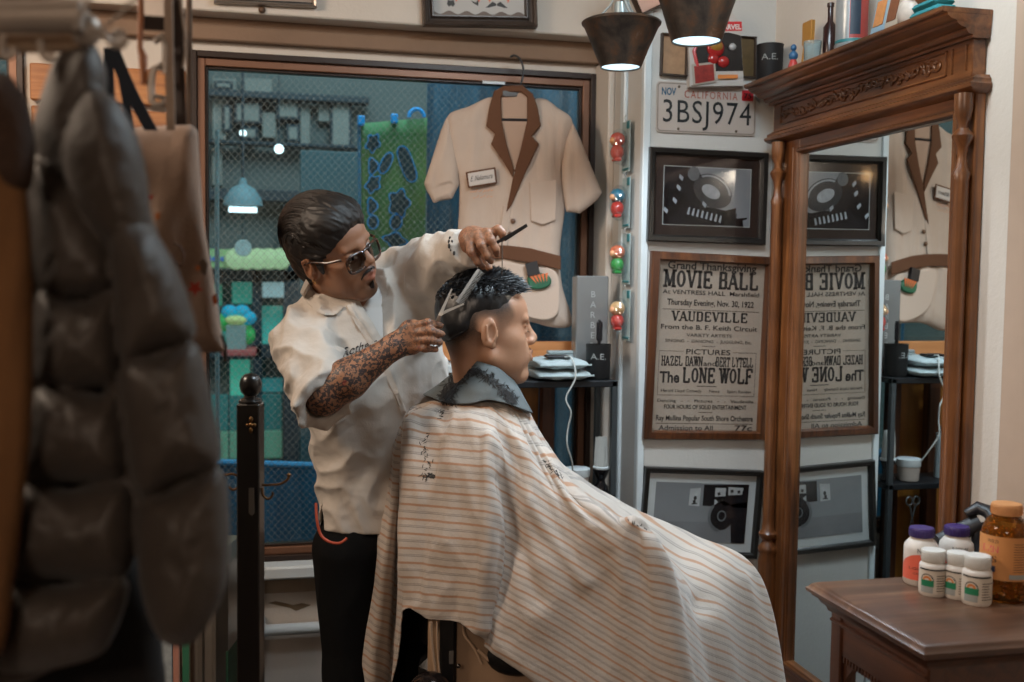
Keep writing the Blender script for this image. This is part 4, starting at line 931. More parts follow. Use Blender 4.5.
b = MB().ell(L(-w * .02, -h * .02, .002), (.026, .012, .026), 18, 10).ell(L(-w * .12, -h * .30, .002), (.016, .010, .016), 14, 8).ell(L(w * .25, -h * .38, .002), (.018, .012, .016), 14, 8)
b.build('toy_ball', plain('toy gloss red', 'a32424', .2, coat=.5), tbx); MB().ell(L(w * .6, h * .0, .004), (.011, .008, .010), 12, 8).build('toy_knob', plain('toy silver', 'a9a9a9', .3), tbx)
MB().ell(L(-w * .02, h * .02, .008), (.020, .010, .016), 16, 8).build('toy_band', plain('toy gold', 'a87a34', .3, .3), tbx)
b = MB(); pol(L, [(-.92, -.98), (-.05, -.9), (-.08, -.38), (-.95, -.44)], .006, b).build('inset_card', plain('card cream', 'a99f92', .4), tbx, smooth=False)
b = MB(); pol(L, [(-.84, -.94), (-.12, -.86), (-.14, -.44), (-.86, -.49)], .0066, b).build('inset_print', plain('card red print', '8d2a24', .4, var=.6, scale=70), tbx, smooth=False)
b = MB(); pol(L, [(.1, .42), (1.0, .42), (1.0, .66), (.1, .66)], .001, b).build('logo_block', plain('logo red', 'c4262c', .4), tbx, smooth=False)
text_mesh('MARVEL', .019, L(w * .55, h * .46, .0016), U_, W_, w * .84, .03).build('logo_lettering', plain('logo white', 'd9d2cc', .5), tbx, smooth=False)
pol(L, [(-.2, .80), (.5, .80), (.5, .86), (-.2, .86)], .001).build('orange_stripe', m_orp, tbx, smooth=False); pol(L, [(.0, -.82), (.75, -.82), (.75, -.72), (.0, -.72)], .0066).build('orange_stripe', m_orp, tbx, smooth=False)
# tilted poster corner above the lamps
o, L, iw, ih, n0 = frame_on('tilted_picture', 'pale pink and orange picture in dark frame, tilted at the top of the pier', 'picture', [(618, -38), (668, -62), (690, -8), (640, 16)], YP - .02, .006, .012, m_darkf, m_pic=plain('pink print', 'c79a86', .5, var=.25, scale=14))
# ---- blister capsules down the side of the pier
t = NT('clear blister'); tr = t.n('BsdfTransparent'); tr.inputs[0].default_value = (.93, .96, .97, 1); gg = t.n('BsdfGlossy'); gg.inputs['Roughness'].default_value = .08; mx = t.n('MixShader'); mx.inputs[0].default_value = .14; t.l(tr.outputs[0], mx.inputs[1]); t.l(gg.outputs[0], mx.inputs[2]); t.l(mx.outputs[0], t.o.inputs[0]); m_blis = t.m
m_rope = plain('strip card', '9fb0b0', .5, var=.3, scale=70)
CAPS = [('d35a4c', 'e0a06a', 'red and gold toy, topmost pack on the pier edge'), ('c03a34', '2b6f86', 'red toy with blue top, second pack from the top'), ('3a9a4c', 'c96a4a', 'green toy with orange face, third pack from the top'), ('c8453f', 'c9a070', 'dark red toy with gold arms, lowest pack')]
for i, (ca, cb, lab) in enumerate(CAPS):
    top = at_x(629, 118 + i * 56.6, XP - .015); X0 = XP - .016
    y = top[1] + .02; z1 = top[2]; z0 = z1 - .155
    o = thing('toy_capsule', 'clear hanging pack with ' + lab, 'toy', (X0, y, z0), 'clear toy packs hanging on the pier edge')
    MB().box((X0, y - .034, z0 + .002), (X0 + .002, y + .034, z1 - .006), .001).build('backing_card', m_rope, o)
    b = MB().box((X0 - .003, y - .03, z1 - .03), (X0, y - .012, z1 - .008), .001).box((X0 - .003, y - .028, z0 + .008), (X0, y + .02, z0 + .014), .001); b.build('header_print', plain('header teal', '2c6f74', .4), o)
    c = V(X0 - .020, y, z0 + .075)
    MB().ell(c, (.030, .034, .052), 20, 12).build('blister', m_blis, o)
    c = c + V(-.006, 0, 0); m1 = plain('toy ' + ca, ca, .25, coat=.3); m2_ = plain('toy ' + cb, cb, .3, coat=.3)
    tb_ = MB().ell(c + V(0, 0, -.016), (.019, .024, .022), 14, 10).ell(c + V(-.004, -.014, -.02), (.007, .008, .012), 10, 8).ell(c + V(-.004, .014, -.02), (.007, .008, .012), 10, 8).box(c + V(-.012, -.018, -.042), c + V(.010, .018, -.032), .004)
    tb_.build('toy_body', m1, o)
    MB().ell(c + V(0, 0, .020), (.022, .025, .021), 16, 10).build('toy_head', m2_ if i != 0 else m1, o)
    MB().ell(c + V(-.014, -.006, .016), (.011, .013, .011), 12, 8).ell(c + V(-.012, .0, -.014), (.006, .008, .007), 10, 8).build('toy_face', m2_ if i == 0 else plain('toy skin', 'd39b74', .4), o)
    MB().tube([(X0, y, z1 - .008), (X0 - .006, y, z1 + .004), (X0, y, z1 + .012)], .0012, 6).build('hook', m_gry, o)

# ============================================================ PICTURES OVER THE WINDOW
YU = 3.10
o, L, iw, ih, n0 = frame_on('ornate_picture', 'dark ornate frame with moustache drawings on white, over the window', 'picture', [(422, -60), (536, -56), (534, 28), (421, 26)], YU - .015, .034, .02, plain('antique dark silver', '453a33', .35, .3, var=.3, scale=30), m_mat=plain('drawing paper', 'b7b2ad', .6), wall=YU, prof=[(0, 0), (0, .9), (.1, 1), (.3, .9), (.36, .6), (.62, .5), (.8, .75), (.9, .75), (1, .3), (1, 0)])
b = MB(); pts = [(-iw - .004, -ih - .004)] + [(u, -ih + .008 + .005 * math.sin(u * 120)) for u in np.linspace(-iw, iw, 40)] + [(iw + .004, -ih - .004)]
b.add([L(u, v, n0 + .002) for u, v in pts], [tuple(range(len(pts)))]).build('wavy_mat', plain('mat taupe', '6b5c52', .6), o, smooth=False)
b = MB(); pw, ph = iw, ih
for s_ in (-1, 1):
    b.add([L(.052 + s_ * x, -ih + .036 + y, n0 + .001) for x, y in ((.001, .0), (.012, .006), (.026, -.006), (.034, -.012), (.024, -.012), (.010, -.008), (.001, -.006))], [tuple(range(7))])
    MB().add([L(-.085 + s_ * x * .6, -ih + .032 + y * .8, n0 + .001) for x, y in ((.0, .012), (.014, .016), (.02, .0), (.01, -.01), (.0, -.004))], [tuple(range(5))]).build('drawing', plain('drawing ink', '3a3836', .6), o, smooth=False)
MB().add([L(x, -ih + .04 + y, n0 + .001) for x, y in ((-.025, .004), (-.01, -.002), (.0, .012), (-.004, -.012), (-.018, -.004))], [tuple(range(5))]).build('drawing', plain('drawing ink', '3a3836', .6), o, smooth=False)
b.build('drawing', plain('drawing ink', '3a3836', .6), o, smooth=False)
b = MB(); [b.add([L(x, -ih + .046 + y, n0 + .0012) for x, y in ((u, 0), (u + .004, .012), (u + .007, .0), (u + .003, -.008))], [(0, 1, 2, 3)]) for u in (-.072, -.004, .028, .084)]; b.build('drawing_accent', plain('drawing orange', 'd2643c', .6), o, smooth=False)
o, L, iw, ih, n0 = frame_on('wall_picture', 'thin silver and black picture frame at the top of the window wall', 'picture', [(213, -70), (316, -66), (315, 9), (213, 2)], YU - .012, .010, .015, plain('silver frame', '8f857d', .3, .6), m_mat=plain('frame paper', '8f7f74', .6), wall=YU)
MB().add([L(-iw, -ih - .001, .002), L(iw, -ih - .001, .002), L(iw, -ih + .004, .002), L(-iw, -ih + .004, .002)], [(0, 1, 2, 3)]).build('inner_line', m_blf, o, smooth=False)
c = at_y(262, 10, YU); k_ = MB().lathe(c, [(.010, 0), (.010, .004), (.006, .010), (.0001, .012)], 16, (0, -1, 0)).build('coat_peg', plain('brown knob', '5e4838', .4), origin=c); tag(k_, 'small brown knob on the wall under the thin silver frame', 'peg')

# ============================================================ PENDANT LAMPS
t = NT('aged tin'); t.set(Metallic=.75, Roughness=.42); f = t.noise(t.coord((14, 14, 14)), 1, 5, .65, .4)
t.base(t.ramp(f, [(.3, '2f2c2a'), (.5, '544a43'), (.62, '70533f'), (.8, '958a80')])); t.bump(f, .2, .001); m_tin = t.m
def pendant(px_, rim_y, bot_y, d, rt, rb, label):
    top = at_d(px_, rim_y, d); bot = at_d(px_ + (bot_y - rim_y) * -.01, bot_y, d); h = top[2] - bot[2]; c = V(bot[0], bot[1], bot[2])
    o = thing('pendant_lamp', label, 'lamp', c, 'tin bucket pendant lamps')
    MB().lathe(c, [(rb, 0), (rb + (rt - rb) * .5, h * .52), (rt, h), (rt + .004, h + .002), (rt + .005, h + .006), (rt + .001, h + .009), (rt - .003, h + .005), (rb + (rt - rb) * .5 - .002, h * .52), (rb - .002, 0.001), (rb, 0)], 48, cap=False).build('lamp_shade', m_tin, o)
    MB().lathe(c + V(0, 0, .004), [(.0001, .006), (rb * .96, .004), (rb * .96, 0), (.0001, 0)], 40).build('light_disc', emis('lamp white', 'cbe9f5', 1.5), o)
    MB().lathe(c + V(0, 0, h * .75), [(.0001, 0), (.032, .0), (.034, h * .12), (.020, h * .2), (.018, h * .3 + .05), (.0001, h * .3 + .052)], 20).build('lamp_holder', plain('lamp holder', '9aa6a8', .3, .3), o)
    cg = MB()
    for k in range(3):
        a = k * 2 * PI / 3 + .5; cg.tube([c + V(math.cos(a) * (rt - .01), math.sin(a) * (rt - .01), h), c + V(math.cos(a) * .03, math.sin(a) * .03, h + .05), c + V(math.cos(a) * .012, math.sin(a) * .012, h + .085)], .003, 6)
    cg.build('bracket', m_gry, o)
    MB().cyl(c + V(0, 0, h * .75), (c[0], c[1], 2.6), .004, n=8).build('cord', m_blf, o)
    MB().lathe((c[0], c[1], 2.58), [(.045, .02), (.045, .008), (.02, 0), (.0001, 0)], 20).build('ceiling_cap', m_blf, o)
    l = bpy.data.lights.new('pendant_glow', 'SPOT'); l.energy = 20; l.color = (.78, .9, 1); l.spot_size = 2.5; l.spot_blend = .8; l.shadow_soft_size = rb * .8
    lo = bpy.data.objects.new('pendant_glow', l); COL.objects.link(lo); lo.location = c - V(0, 0, .012)
pendant(621, 26, 68, 2.62, .0945, .0500, 'tin bucket pendant lamp over the window corner, with its whole shade visible')
pendant(697, -18, 42, 2.25, .0950, .0530, 'tin bucket pendant lamp in front of the pier, cut off by the picture top')

bu = thing('hanging_bulb', 'small warm bulb on a cord, seen only as a glint in the mirror', 'light bulb', (-.56, .10, 2.07))
MB().ell((-.56, .10, 2.07), (.03, .03, .035), 16, 12).build('bulb_glass', emis('bulb warm', 'ffc48a', 14), bu); MB().cyl((-.56, .10, 2.10), (-.56, .10, 2.6), .004, n=8).build('cord', m_blf, bu)
# ============================================================ CONSOLE, RACK, TOWELS
m_lw = wood('light beech', 'a5683a', 'c98a56', 'dca271', 'X', .5, .5, .1); m_dw = wood('dark brown wood', '2a160b', '4e2a14', '6b3d1e', 'Z', .5, .8, .1)
co = thing('wooden_console', 'light wooden console top with dark brown body below the window', 'console', (.7, 3.08, 0))
MB().box((.36, 3.075, 1.205), (1.0, 3.095, 1.262), .003).build('back_board', m_lw, co)
MB().box((.36, 2.995, 1.175), (1.0, 3.11, 1.200), .003).build('top_board', m_white, co)
MB().box((.38, 3.06, .05), (.80, 3.10, 1.174), .002).build('back_panel', wood('ochre board', '6b3f12', '96611f', 'b07a33', 'Z', .5, .5, .1), co)
for x in (.38, .655, .80): MB().box((x, 3.02, 0), (x + .04, 3.06, 1.174), .003).build('upright', m_dw, co)
m_rack = plain('black metal rack', '1f2226', .4, .3)
rk = thing('shelf_rack', 'black metal shelf rack in the corner holding towels, cup and brush', 'shelf', (.84, 2.93, 0))
X0_, X1_, Y0_, Y1_ = .655, .968, 2.82, 2.99
for z in (1.166, .84, .45): MB().box((X0_, Y0_, z - .018), (X1_, Y1_, z), .002).build('shelf_board', m_rack, rk)
for x in (X0_ + .008, X1_ - .008):
    for y in (Y0_ + .008, Y1_ - .008): MB().box((x - .008, y - .008, 0), (x + .008, y + .008, 1.166), .001).build('leg', plain('grey metal post', '4a5053', .35, .5), rk)
def zrack(px, py, Y=2.9): return at_y(px, py, Y)
# towels
m_tow = plain('pale towel', 'aebbbd', .95, var=.06, bump=.6, bs=260)
for i, (z, dx, lab) in enumerate(((1.167, .0, 'lower of two folded pale blue towels on the black rack'), (1.197, .004, 'upper folded pale blue towel with the phone on it'))):
    x0, x1 = .728 + dx, .893 - dx * 2
    b = MB(); R = []
    for k in range(13):
        x = x0 + (x1 - x0) * k / 12; e_ = math.sin(PI * min(1, max(0, k / 12))) ** .18 if 0 < k < 12 else .55
        R.append([V(x, 2.905 - .105 * math.cos(a) * (abs(math.cos(a)) ** -.5 if abs(math.cos(a)) > .01 else 1) * e_ ** .3, z + .015 + (.0148 * math.sin(a)) * e_ + .002 * math.sin(k * 1.3 + a)) for a in [2 * PI * j / 24 for j in range(24)]])
    b.rings(R, True); o = subsurf(b.build('folded_towel', m_tow, origin=(.81, 2.9, z)), 1); tag(o, lab, 'towel', 'folded towels on the rack')
    MB().tube([(x0 + .002, 2.80, z + .015), (.81, 2.799, z + .0145), (x1 - .002, 2.80, z + .016)], .0025, 8).build('fold_line', m_tow, o)
ph_ = thing('phone', 'small dark phone charging on the upper towel', 'phone', (.80, 2.86, 1.230))
MB().box((.765, 2.835, 1.2285), (.835, 2.885, 1.236), .003).build('phone_body', m_blk, ph_)
cpts = catmull([V(.815, 2.835, 1.233), V(.825, 2.80, 1.232), V(.832, 2.785, 1.18), at_y(566, 398, 2.79), at_y(571, 412, 2.79), at_y(568, 428, 2.80), at_y(567, 444, 2.80), at_y(572, 462, 2.82), at_y(573, 480, 2.86)], 8)
o = MB().tube(cpts, .0024, 8).build('charging_cable', plain('white cable', 'c3c6c2', .5), origin=cpts[0]); tag(o, 'white charging cable hanging from the phone over the towels', 'cable')
o = MB().box((.795, 2.955, 1.168), (.90, 2.985, 1.232), .004).box((.80, 2.955, 1.232), (.895, 2.983, 1.242), .003).build('grey_box', plain('grey box', '8f9a9c', .5), origin=(.85, 2.97, 1.168)); tag(o, 'small grey box behind the folded towels', 'box')
# cup, tall box, brush, tub
c = at_y(598, 376, 2.87); c[2] = 1.167
cup_black(c, .036, .100, 'matt black cup with white lettering on the black rack beside the towels')
o = thing('comb', 'black handled comb standing in the cup on the rack', 'comb', c + V(0, 0, .013)); MB().box(c + V(-.002, -.01, .014), c + V(.004, .006, .17), .002).build('comb_spine', m_blk, o); MB().box(c + V(-.008, -.006, .11), c + V(.010, .0, .165), .003).build('handle', m_blk, o)
o = thing('clear_canister', 'tall pale silver box standing behind the black cup by the window', 'box', (.93, 2.96, 1.167))
MB().box((.875, 2.93, 1.17), (.972, 2.98, 1.462), .003).build('canister_body', plain('frosted silver', '8a8c8c', .25, .4, var=.3, scale=7, coat=.3), o)
b = MB()
for k in range(7): b.merge(text_mesh('BARBER'[k % 6], .026, (.925, 2.9292, 1.40 - k * .03), UX, UZ, None, .0))
b.build('vertical_lettering', plain('pale grey print', '9fa2a2', .4), o, smooth=False)
MB().box((.885, 2.895, 1.167), (.925, 2.925, 1.188), .004).build('red_lid', plain('lid red', 'a8362e', .4), o)
c = at_y(601, 489, 2.87); c[2] = .841
sb = thing('shaving_brush', 'shaving brush with pale bristles standing on the lower rack shelf', 'brush', c)
MB().lathe(c, [(.019, 0), (.022, .004), (.021, .014), (.012, .024), (.011, .034), (.016, .044), (.020, .052), (.0235, .062), (.0235, .066), (.0001, .066)], 28).build('brush_handle', plain('black lacquer', '121013', .15, coat=.5), sb)
MB().lathe(c, [(.023, .064), (.025, .068), (.025, .071), (.022, .073)], 28).build('brush_ring', m_white, sb)
b = MB(); random.seed(4)
for k in range(260):
    a = random.uniform(0, 2 * PI); r_ = math.sqrt(random.random()) * .020; p0 = c + V(r_ * math.cos(a), r_ * math.sin(a), .07); p1 = c + V(-.002 + r_ * .8 * math.cos(a), r_ * .8 * math.sin(a), .158 - random.random() * .006)
    b.tube([p0, (p0 + p1) / 2 + V(r_ * .05 * math.cos(a), r_ * .05 * math.sin(a), 0), p1], [.0022, .0016, .0008], 4)
b.build('bristles', plain('pale bristle', 'b5b5b0', .8), sb)['kind'] = 'stuff'
c = at_y(577, 487, 2.87); c[2] = .841
tu = thing('white_tub', 'white plastic tub with lid on the lower rack shelf', 'tub', c)
MB().lathe(c, [(.028, 0), (.031, .003), (.034, .045), (.034, .048)], 30).build('tub_body', plain('tub taupe', 'a0938a', .5), tu); MB().lathe(c, [(.0355, .046), (.0365, .048), (.0370, .066), (.0375, .068), (.034, .070), (.0001, .069)], 34).build('lid', m_white, tu)
c = V(.885, 2.828, .80); sc_ = thing('hanging_scissors', 'pair of scissors hanging from the lower rack shelf', 'scissors', c)
b = MB(); 
for s_ in (-1, 1):
    b.tube([c + V(s_ * .012 + .011 * math.cos(a), -.012, -.012 + .013 * math.sin(a)) for a in [2 * PI * i / 14 for i in range(14)]], .0025, 6, closed=True); b.tube([c + V(s_ * .010, -.012, -.024), c + V(-s_ * .006, -.012, -.09)], [.003, .001], 6)
b.build('blades', plain('steel', '9aa0a3', .25, .9), sc_)
# bottles further in, seen in the mirror
for k, (x, lab) in enumerate(((.70, 'silver tube bottle on the lower rack shelf, nearer the left post'), (.735, 'taller pale tube bottle standing behind the silver one'))):
    o = thing('tube_bottle', lab, 'bottle', (x, 2.87 + .03 * k, .84), 'tube bottles on the lower rack shelf'); MB().lathe((x, 2.87 + .03 * k, .841), [(.018, 0), (.019, .003), (.016, .12 + .02 * k), (.004, .125 + .02 * k)], 18).build('tube_body', plain('pale tube', '9fa8aa', .3, .2), o); MB().lathe((x, 2.87 + .03 * k, .84 + .124 + .02 * k), [(.008, 0), (.008, .02), (.0001, .021)], 14).build('cap', m_blk, o)
# ============================================================ CLOTH SHAPES LAID OUT IN A HANGING PLANE
def polysdf(poly, X, Y):
    P = np.array(poly, float); d = np.full(X.shape, 1e18); sgn = np.ones(X.shape); n = len(P)
    for i in range(n):
        a, b = P[i], P[i - 1]; ex, ey = b - a; wx, wy = X - a[0], Y - a[1]; t_ = np.clip((wx * ex + wy * ey) / (ex * ex + ey * ey), 0, 1)
        d = np.minimum(d, (wx - ex * t_) ** 2 + (wy - ey * t_) ** 2)
        c1 = Y >= a[1]; c2 = Y < b[1]; c3 = ex * wy > ey * wx; f = (c1 & c2 & c3) | (~c1 & ~c2 & ~c3); sgn[f] *= -1
    return sgn * np.sqrt(d)
def rounded(poly, n=5):
    """closed catmull-rom through the polygon"""
    P = [np.array(p, float) for p in poly]; k = len(P); out = []
    for i in range(k):
        p0, p1, p2, p3 = P[i - 1], P[i], P[(i + 1) % k], P[(i + 2) % k]
        for j in range(n):
            t_ = j / n; out.append(.5 * ((2 * p1) + (-p0 + p2) * t_ + (2 * p0 - 5 * p1 + 4 * p2 - p3) * t_ ** 2 + (-p0 + 3 * p1 - 3 * p2 + p3) * t_ ** 3))
    return out
class Hang:
    """a field whose first two axes run across the cloth and the third through its thickness"""
    def __init__(s, x0, y0, x1, y1, d0, d1, sc, res):
        s.sc = sc; s.G = Field((x0 * sc, y0 * sc, d0), (x1 * sc, y1 * sc, d1), res)
    def pad(s, poly, d0, T, R, k=.004, t0=.0015, soft=True, mode='add', disp=None):
        poly = rounded(poly) if soft else poly; A = np.array(poly); sc = s.sc
        def fn(P):
            X = P[:, :, 0, 0] / sc; Y = P[:, :, 0, 1] / sc; sd = polysdf(poly, X, Y) * sc; D = np.clip(-sd / R, 0, 1)
            h = t0 + T * np.sqrt(np.clip(1 - (1 - D) ** 2, 0, 1)); b = d0(X, Y) if callable(d0) else d0 + 0 * X
            c = np.abs(P[..., 2] - b[..., None]); s3 = sd[..., None]
            if disp is not None: h = h + disp(X, Y) * D
            return np.where(s3 < 0, np.maximum((c - h[..., None]) * .75, s3), np.hypot(s3, np.maximum(c - t0, 0)) - .0)
        dm = d0 if not callable(d0) else None
        lo = (A[:, 0].min() * sc, A[:, 1].min() * sc, s.G.lo[2]); hi = (A[:, 0].max() * sc, A[:, 1].max() * sc, s.G.lo[2] + s.G.n[2] * s.G.res)
        s.G.op(fn, lo, hi, k, mode); return s
    def build(s, name, m, parent=None, origin=None, it=1):
        v, f = s.G.mesh(); v = smooth_mesh(v, f, it, .5); W_ = CC + (CF + CR * ((v[:, :1] / s.sc) - 512) / FPX + CU * (341 - (v[:, 1:2] / s.sc)) / FPX) * v[:, 2:3]
        return np_obj(name, W_, f, m, parent=parent, origin=origin)
def nz2(fx, fy, o=0.0): return lambda X, Y: pnoise(np.stack([X * fx + o, Y * fy, 0 * X + o], -1))
# ============================================================ WORK SHIRT HANGING AT THE WINDOW
DS = 3.165; sc = .00302
ws = thing('work_shirt', 'cream short sleeved work shirt with brown collar hanging at the window', 'shirt', at_d(515, 200, DS))
t = NT('cream twill'); t.set(Roughness=.85); v_ = t.coord(); t.base(t.mix(t.noise(v_, 8, 3), 'c6b2a2', 'b09a8a')); t.bump(t.math('ADD', t.noise(v_, 380, 2), t.math('MULTIPLY', t.noise(t.coord((60, 60, 8)), 1, 3), 3)), .3, .002); m_cream = t.m
m_brn = plain('brown twill', '5c3820', .85, var=.08, bump=.4, bs=300)
m_lin = plain('cream lining', 'a98c78', .9, var=.05, bump=.3, bs=300)
fold = lambda X, Y: .0045 * pnoise(np.stack([X * .10, Y * .012, 0 * X], -1)) + .003 * pnoise(np.stack([X * .045 + Y * .03, Y * .02 + 9, 0 * X + 4], -1))
dd = lambda X, Y: DS + .010 * pnoise(np.stack([X * .05, Y * .008, 0 * X + 2], -1))
H_ = Hang(415, 80, 610, 335, DS - .07, DS + .07, sc, .0030)
H_.pad([(492, 97), (470, 106), (447, 117), (450, 150), (459, 185), (457, 240), (451, 290), (444, 322), (470, 330), (500, 322), (530, 322), (550, 327), (569, 327), (571, 315), (562, 285), (560, 250), (565, 205), (562, 170), (573, 124), (558, 108), (541, 98), (516, 104)], dd, .026, .05, t0=.002, disp=fold)
H_.build('shirt_body', m_cream, ws)
H_ = Hang(415, 80, 610, 335, DS - .07, DS + .07, sc, .0030)
H_.pad([(447, 116.5), (441, 130), (434, 152), (424, 183.5), (427, 191), (434, 203.5), (440, 201), (452, 199), (459, 185), (458, 165), (455, 140), (452, 125)], DS - .006, .020, .03, t0=.003, disp=fold, soft=False)
H_.pad([(427.5, 189), (436, 185), (450, 181), (457, 185), (455, 190), (446, 194), (434, 200)], DS - .034, .008, .01, k=.003, mode='sub', soft=False)
H_.build('sleeve', m_cream, ws)
H_ = Hang(415, 80, 610, 335, DS - .07, DS + .07, sc, .0030)
H_.pad([(573, 123), (580, 138), (591, 166), (602, 192.5), (598, 199), (590, 206), (580, 213.5), (566, 212), (562, 190), (562, 165), (566, 140)], DS - .008, .022, .03, t0=.003, disp=fold, soft=False)
H_.build('sleeve', m_cream, ws)
def flat(name, poly, d, th, m, parent=ws, soft=False, R=.006):
    A = np.array(poly); h = Hang(A[:, 0].min() - 3, A[:, 1].min() - 3, A[:, 0].max() + 3, A[:, 1].max() + 3, d - th * 3 - .004, d + th * 3 + .004, sc, .0016)
    h.pad(poly, d, th, R, t0=.0008, soft=soft); return h.build(name, m, parent, it=1)
FR = DS - .034
flat('back_lining', [(501, 92), (528, 92), (528, 122), (516, 170), (512, 170), (501, 122)], FR + .003, .002, m_lin)
flat('collar', [(503, 86), (494, 91), (489, 108), (486, 126), (495, 134), (491, 144), (502, 160), (513, 178), (515, 172), (507, 145), (502, 122), (501, 97), (507, 92), (521, 92), (527, 97), (527, 121), (521, 148), (514, 172), (506, 213), (512, 205), (526, 172), (539, 144), (532, 136), (541, 126), (538, 108), (533, 94), (522, 85)], FR - .004, .003, m_brn)
flat('belt', [(455, 244), (505, 245), (530, 248), (561, 256), (561, 270), (530, 263), (505, 259), (455, 258)], FR - .001, .002, m_brn)
flat('apron_pocket', [(496, 262), (530, 266), (556, 272), (560, 300), (556, 316), (540, 320), (515, 312), (502, 300), (495, 280)], FR - .001, .0035, plain('pale pocket cloth', 'bfaa9a', .9, bump=.4, bs=300), soft=True)
flat('placket', [(503, 205), (511, 207), (507, 246), (498, 246)], FR - .001, .0018, m_cream)
flat('chest_pocket', [(529, 182), (557, 180), (556, 220), (543, 225), (531, 221)], FR - .002, .0018, m_cream)
bd = flat('name_badge', [(465.5, 172), (495.5, 167), (497.5, 183.5), (468, 188.5)], FR - .004, .0012, m_brn)
bi = flat('badge_cloth', [(467.3, 173.3), (494.2, 168.8), (495.9, 182.3), (469.2, 186.8)], FR - .0056, .0008, plain('badge white', 'c6bcb4', .8), parent=bd)
tm = text_mesh('E. Nakamura', 1, (0, 0, 0), (1, 0, 0), (0, 0, 1), 1, shear=.35, align='LEFT'); b = MB(); b.f = tm.f
b.v = [tuple(at_d(470.5 + p[0] * 22, 181.5 - p[0] * 3.5 - p[2] * 7.5, FR - .008)) for p in tm.v]; b.build('badge_lettering', m_dk, bd, smooth=False)
tm = text_mesh('Barber Co', 1, (0, 0, 0), (1, 0, 0), (0, 0, 1), 1, shear=.3, align='LEFT'); b = MB(); b.f = tm.f
b = MB(); random.seed(3)
for k in range(9): b.tube([at_d(470 + k * 2.6, 193 - k * .3 + random.uniform(-1, 1), FR - .0035), at_d(472.2 + k * 2.6, 191 - k * .3 + random.uniform(-1.5, 1.5), FR - .0035)], .0008, 5)
for k in range(6): b.tube([at_d(473 + k * 3.4, 198 - k * .3 + random.uniform(-1, 1), FR - .0035), at_d(475.4 + k * 3.4, 197 - k * .3 + random.uniform(-1.5, 1.5), FR - .0035)], .0006, 5)
b.build('orange_stitching', plain('orange thread', 'd98a5c', .8), ws)
for x, y in ((513, 221), (510, 234)): MB().lathe(at_d(x, y, FR - .002), [(.0001, 0), (.0075, 0), (.0075, .003), (.004, .0045), (.0001, .004)], 16, -CF).build('button', plain('brown button', '5b3a22', .35), ws)
# hanger
hg = thing('clothes_hanger', 'black hanger holding the cream work shirt on the window frame', 'hanger', at_d(523, 90, DS))
pts = catmull([at_d(510, 57, DS - .002), at_d(515, 55.5, DS - .004), at_d(520.5, 60, DS - .01), at_d(523.5, 70, DS - .012), at_d(522, 80, DS - .012), at_d(520, 88, DS - .012), at_d(523, 94, DS - .008)], 6)
MB().tube(pts, .0035, 10).build('hook', m_blk, hg)
MB().box(at_d(502, 91, FR - .000), at_d(524, 97, FR + .001) + V(0, .004, 0), .001).build('neck_plate', plain('hanger grey', '4c4440', .4), hg)
MB().tube([at_d(500.5, 119.5, FR - .0005), at_d(528, 120, FR - .0005)], .0042, 8).build('bar', m_blk, hg)
MB().tube([at_d(523, 96, DS), at_d(495, 104, DS), at_d(455, 122, DS)], .006, 8).tube([at_d(523, 96, DS), at_d(545, 104, DS), at_d(570, 126, DS)], .006, 8).build('shoulder_arm', m_blk, hg)
# things in the apron pocket
pb = thing('pocket_brush', 'black bristle brush with green and orange handle in the shirt pocket', 'brush', at_d(533, 275, FR - .012))
MB().prism([at_d(525, 264, FR - .010), at_d(537, 261, FR - .010), at_d(540, 274, FR - .010), at_d(528, 277, FR - .010)], -CF * .012).build('bristles', m_blk, pb)
flat('brush_head', [(528, 276), (540, 273), (549, 276), (551, 284), (542, 289), (530, 288)], FR - .011, .006, plain('brush green', '1e5a3e', .5, var=.4, scale=120), parent=pb, soft=True)
b = MB()
for k in range(5): b.prism([at_d(529 + k * 4, 276 - k * .6, FR - .018), at_d(532 + k * 4, 275 - k * .6, FR - .018), at_d(537 + k * 2.4, 284 - k * .5, FR - .018)], -CF * .002)
b.build('orange_flash', plain('brush orange', 'cf6a3a', .5), pb)
